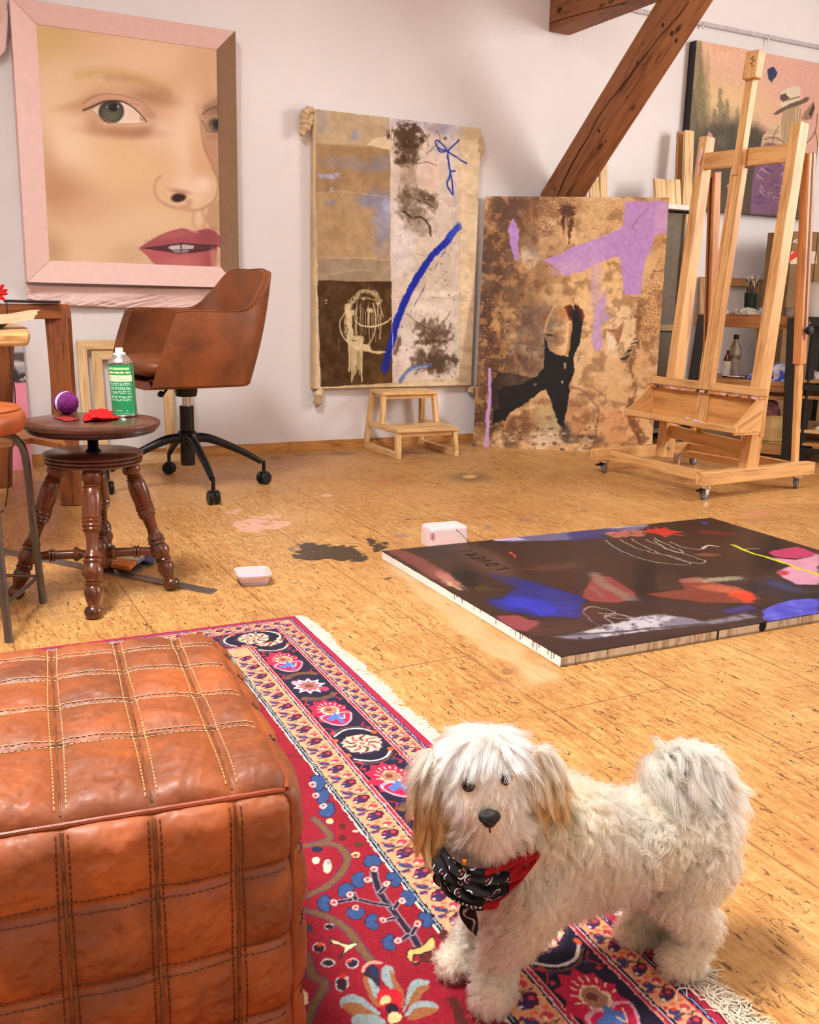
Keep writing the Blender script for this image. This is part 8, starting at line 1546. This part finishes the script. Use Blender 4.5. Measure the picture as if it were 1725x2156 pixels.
# --- ears
for sgn, top, midp, bot_, lab in ((-1, D(922, 1575, .965), D(895, 1662, .945), D(922, 1778, .94), 'tan ear on the left of the face'), (1, D(1122, 1572, .96), D(1160, 1638, .95), D(1152, 1724, .955), 'tan ear on the right of the face')):
    m = MB(); ax_ = nrm(bot_ - top); wv = nrm(np.cross(ax_, V3(sgn * .55, -.8, 0))); nn_ = np.cross(wv, ax_); nn_ = nn_ if nn_.dot(EYE - midp) > 0 else -nn_; Le = np.linalg.norm(bot_ - top)
    m.ball((top + bot_) / 2 + (midp - (top + bot_) / 2) * .5, (.022, .006, Le * .46), wv, nn_, ax_, 20, 16); eo_ = m.build('ear', plain((196, 150, 106), .8, .2), dg, sharp=0)
    n_ = 7000; a = g_.random(n_) * 2 * PI; cz = g_.uniform(-1, .85, n_); sr_ = np.sqrt(1 - cz ** 2); Cc = (top + bot_) / 2 + (midp - (top + bot_) / 2) * .5
    Pe = Cc + wv * (np.cos(a) * sr_ * .022)[:, None] + nn_ * (np.sin(a) * sr_ * .006)[:, None] + ax_ * (cz * Le * .46)[:, None]; Ne = wv * (np.cos(a) * sr_ / .022)[:, None] + nn_ * (np.sin(a) * sr_ / .006)[:, None] + ax_ * (cz / (Le * .46))[:, None]; Ne /= np.linalg.norm(Ne, axis=1, keepdims=True)
    de = tang(ax_ + V3(sgn * .10, -.05, 0) + nz3(Pe, 30, 8) * .45, Ne); pth, rad, own = strands(Pe, Ne, np.full(n_, .034), de, np.clip(.13 + g_.normal(0, .05, n_), .02, .4), .22, .05, .6, .6, .00040, 12 + sgn, 130)
    fade = sst(cz, -1, .35)[:, None]; ce = np.array([240, 216, 180]) * (1 - fade) + np.array([190, 132, 78]) * fade + g_.normal(0, 8, (n_, 1)); dark_ = (np.random.default_rng(3).random(200)[own % 200] > .8)[:, None]; ce = ce * (1 - .28 * dark_)
    hair_obj('ear_fur', pth, rad, FM, eo_, lin(np.clip(ce, 0, 255)), label=lab)
# --- eyes and nose
vd = lambda p_: nrm(EYE - p_)
for e_ in (eyeL, eyeR):
    o_ = MB().ball(e_ - vd(e_) * .0012, .0062, nu=24, nv=16).build('eye', NT('wet_dark_eye').fin((14, 9, 8), .06, .6, 0, Coat_Weight=.6), dg, sharp=0)
    MB().lathe([(.0056, 0), (.0066, .0003), (.0074, -.001), (.0078, -.003)], e_ - vd(e_) * .0003, vd(e_), 24, cap=False).build('eyelid', plain((52, 34, 30), .6), dg, sharp=0)
nb_ = nose + vd(nose) * .001; nx_ = nrm(V3(1, .05, .04)); nd = nrm(vd(nose) * V3(1, 1, .4)); nu_ = np.cross(nx_, nd); nu_ = nu_ if nu_[2] > 0 else -nu_
NM = NT('wet_nose'); vv = NM.coord(); vo = NM.n('ShaderNodeTexVoronoi'); NM.l(NM.coord((900, 900, 900)), vo.inputs['Vector']); NM.bump(vo.outputs['Distance'], .4, .0006); NMm = NM.fin((22, 20, 22), .3, .5)
m = MB(); m.ball(nb_ + nu_ * .001, (.0118, .0082, .0078), nx_, nd, nu_, 28, 18); m.ball(nb_ - nu_ * .004 + nd * .001, (.0072, .0068, .0060), nx_, nd, nu_, 22, 14); m.build('nose', NMm, dg, sharp=0)
for s_ in (-1, 1): MB().ball(nb_ + nx_ * .0046 * s_ + nd * .0066 - nu_ * .0018, (.0022, .0016, .0016), nx_, nd, nu_, 12, 8).build('nostril', plain((4, 4, 4), .6), dg)
MB().tube(catmull([nb_ - nu_ * .008 + nd * .003, nb_ - nu_ * .013 + nd * .0, nb_ - nu_ * .016 - nd * .002], 4), .0009, 6).build('mouth', plain((40, 26, 24), .6), dg)
# --- bandana
cpts = np.array(catmull([D(*q) for q in bp], 12)); wid = np.interp(np.linspace(0, 1, len(cpts)), [0, .12, .3, .5, .75, .9, 1], [.008, .018, .034, .044, .044, .034, .016])
nvb = 26; Pbn = np.zeros((nvb, len(cpts), 3)); cen = D(1050, 1790, 1.0)
for i, c in enumerate(cpts):
    o_ = nrm((c - cen) * V3(1, 1, .2)); upv = nrm(UZ - o_ * UZ.dot(o_) * .4 + o_ * -.15)
    for j in range(nvb):
        t = j / (nvb - 1) - .5; Pbn[j, i] = c - upv * t * wid[i] + o_ * (.006 * math.cos(t * PI) + .0035 * math.sin(i * .35 + j * .7) * (1 - 4 * t * t) + .0025 * math.sin(j * 1.1 + i * .12)) + V3(0, 0, -.000)
uu_, vv_ = np.meshgrid(np.linspace(0, 1, len(cpts)), np.linspace(0, 1, nvb))
colb = np.zeros(uu_.shape + (3,)) + V3(176, 14, 20); dkb = ((uu_ > .52) | (uu_ < .10) | ((uu_ > .40) & (vv_ > .25))) & (fbm(uu_ * 9, vv_ * 3, 4, 2) > .34); colb[dkb] = (22, 16, 18)
# finer pattern needs a denser cloth: resample
from_i = np.linspace(0, len(cpts) - 1, 520); from_j = np.linspace(0, nvb - 1, 130)
def resamp(A): 
    A = np.stack([[np.interp(from_i, range(A.shape[1]), A[j, :, c]) for j in range(A.shape[0])] for c in range(3)], -1); return np.stack([np.array([np.interp(from_j, range(A.shape[0]), A[:, i, c]) for i in range(A.shape[1])]).T for c in range(3)], -1)
Pbd = resamp(Pbn); U_, V2_ = np.meshgrid(np.linspace(0, 1, 520), np.linspace(0, 1, 130)); CB = np.zeros(U_.shape + (3,)) + V3(150, 10, 16)
zone = np.where(U_ > .50, 1., np.where(U_ < .10, 1., np.where((U_ > .36) & (V2_ > .15) & (V2_ < .85), 1., 0.))); zone = sst(zone + (fbm(U_ * 14, V2_ * 5, 3, 3) - .5) * .9, .42, .5)[..., None]; CB = CB * (1 - zone) + V3(22, 15, 18) * zone
d1_, d2_ = worley(U_ * 15, V2_ * 4.5, 6); ring = (np.abs(d1_ - .30) < .035) & (fbm(U_ * 30, V2_ * 9, 8, 2) > .5) & (zone[..., 0] > .6); CB[ring] = (206, 196, 190); dots = (d1_ < .06) & (zone[..., 0] > .6); CB[dots] = (196, 60, 60); edg = (np.abs(V2_ - .93) < .02) & (np.sin(U_ * 260) > 0); CB[edg & (zone[..., 0] > .5)] = (200, 190, 186)
BM = painted(.75, .25, .1)
ban = grid_obj('bandana', Pbd, BM, dg, lin(CB), thick=.001); ban['label'] = 'red and black patterned bandana'
kn = D(1010, 1888, .912); m = MB(); m.ball(kn, (.013, .010, .012)); m.ball(kn + V3(.012, .0, -.006), (.010, .008, .008)); m.build('bandana_knot', plain((150, 14, 20), .75, .2, var=.2, scale=120), dg, sharp=0)
def tailp(pts, w, seed):
    P_ = np.array(catmull([D(*q) for q in pts], 10)); n_ = len(P_); G = np.zeros((12, n_, 3))
    for i in range(n_):
        t = i / (n_ - 1); ww = w * (math.sin(PI * min(1, .12 + t * .9)) ** .7 + .05); d = nrm(P_[min(i + 1, n_ - 1)] - P_[max(i - 1, 0)]); sdv = nrm(np.cross(d, V3(0, 1, 0)))
        for j in range(12): G[j, i] = P_[i] + sdv * (j / 11 - .5) * ww + V3(0, -1, 0) * .003 * math.sin(j / 11 * PI)
    a_, b_ = np.meshgrid(np.linspace(0, 1, n_), np.linspace(0, 1, 12)); Cc_ = np.zeros(a_.shape + (3,)) + V3(20, 14, 16); Cc_[(np.abs(b_ - .5 - .25 * np.sin(a_ * 12)) < .06)] = (190, 180, 176)
    o = grid_obj('bandana_tail', G, BM, ban, lin(Cc_), thick=.001); return o
tailp([(1000, 1890, .91), (985, 1915, .915), (992, 1940, .92), (1002, 1966, .925)], .017, 1)
tailp([(990, 1880, .912), (955, 1862, .915), (925, 1852, .93), (915, 1838, .94)], .020, 2)
MB().box(D(978, 1822, .905), (.004, .003, .012)).build('tag', plain((222, 130, 30), .4), ban)
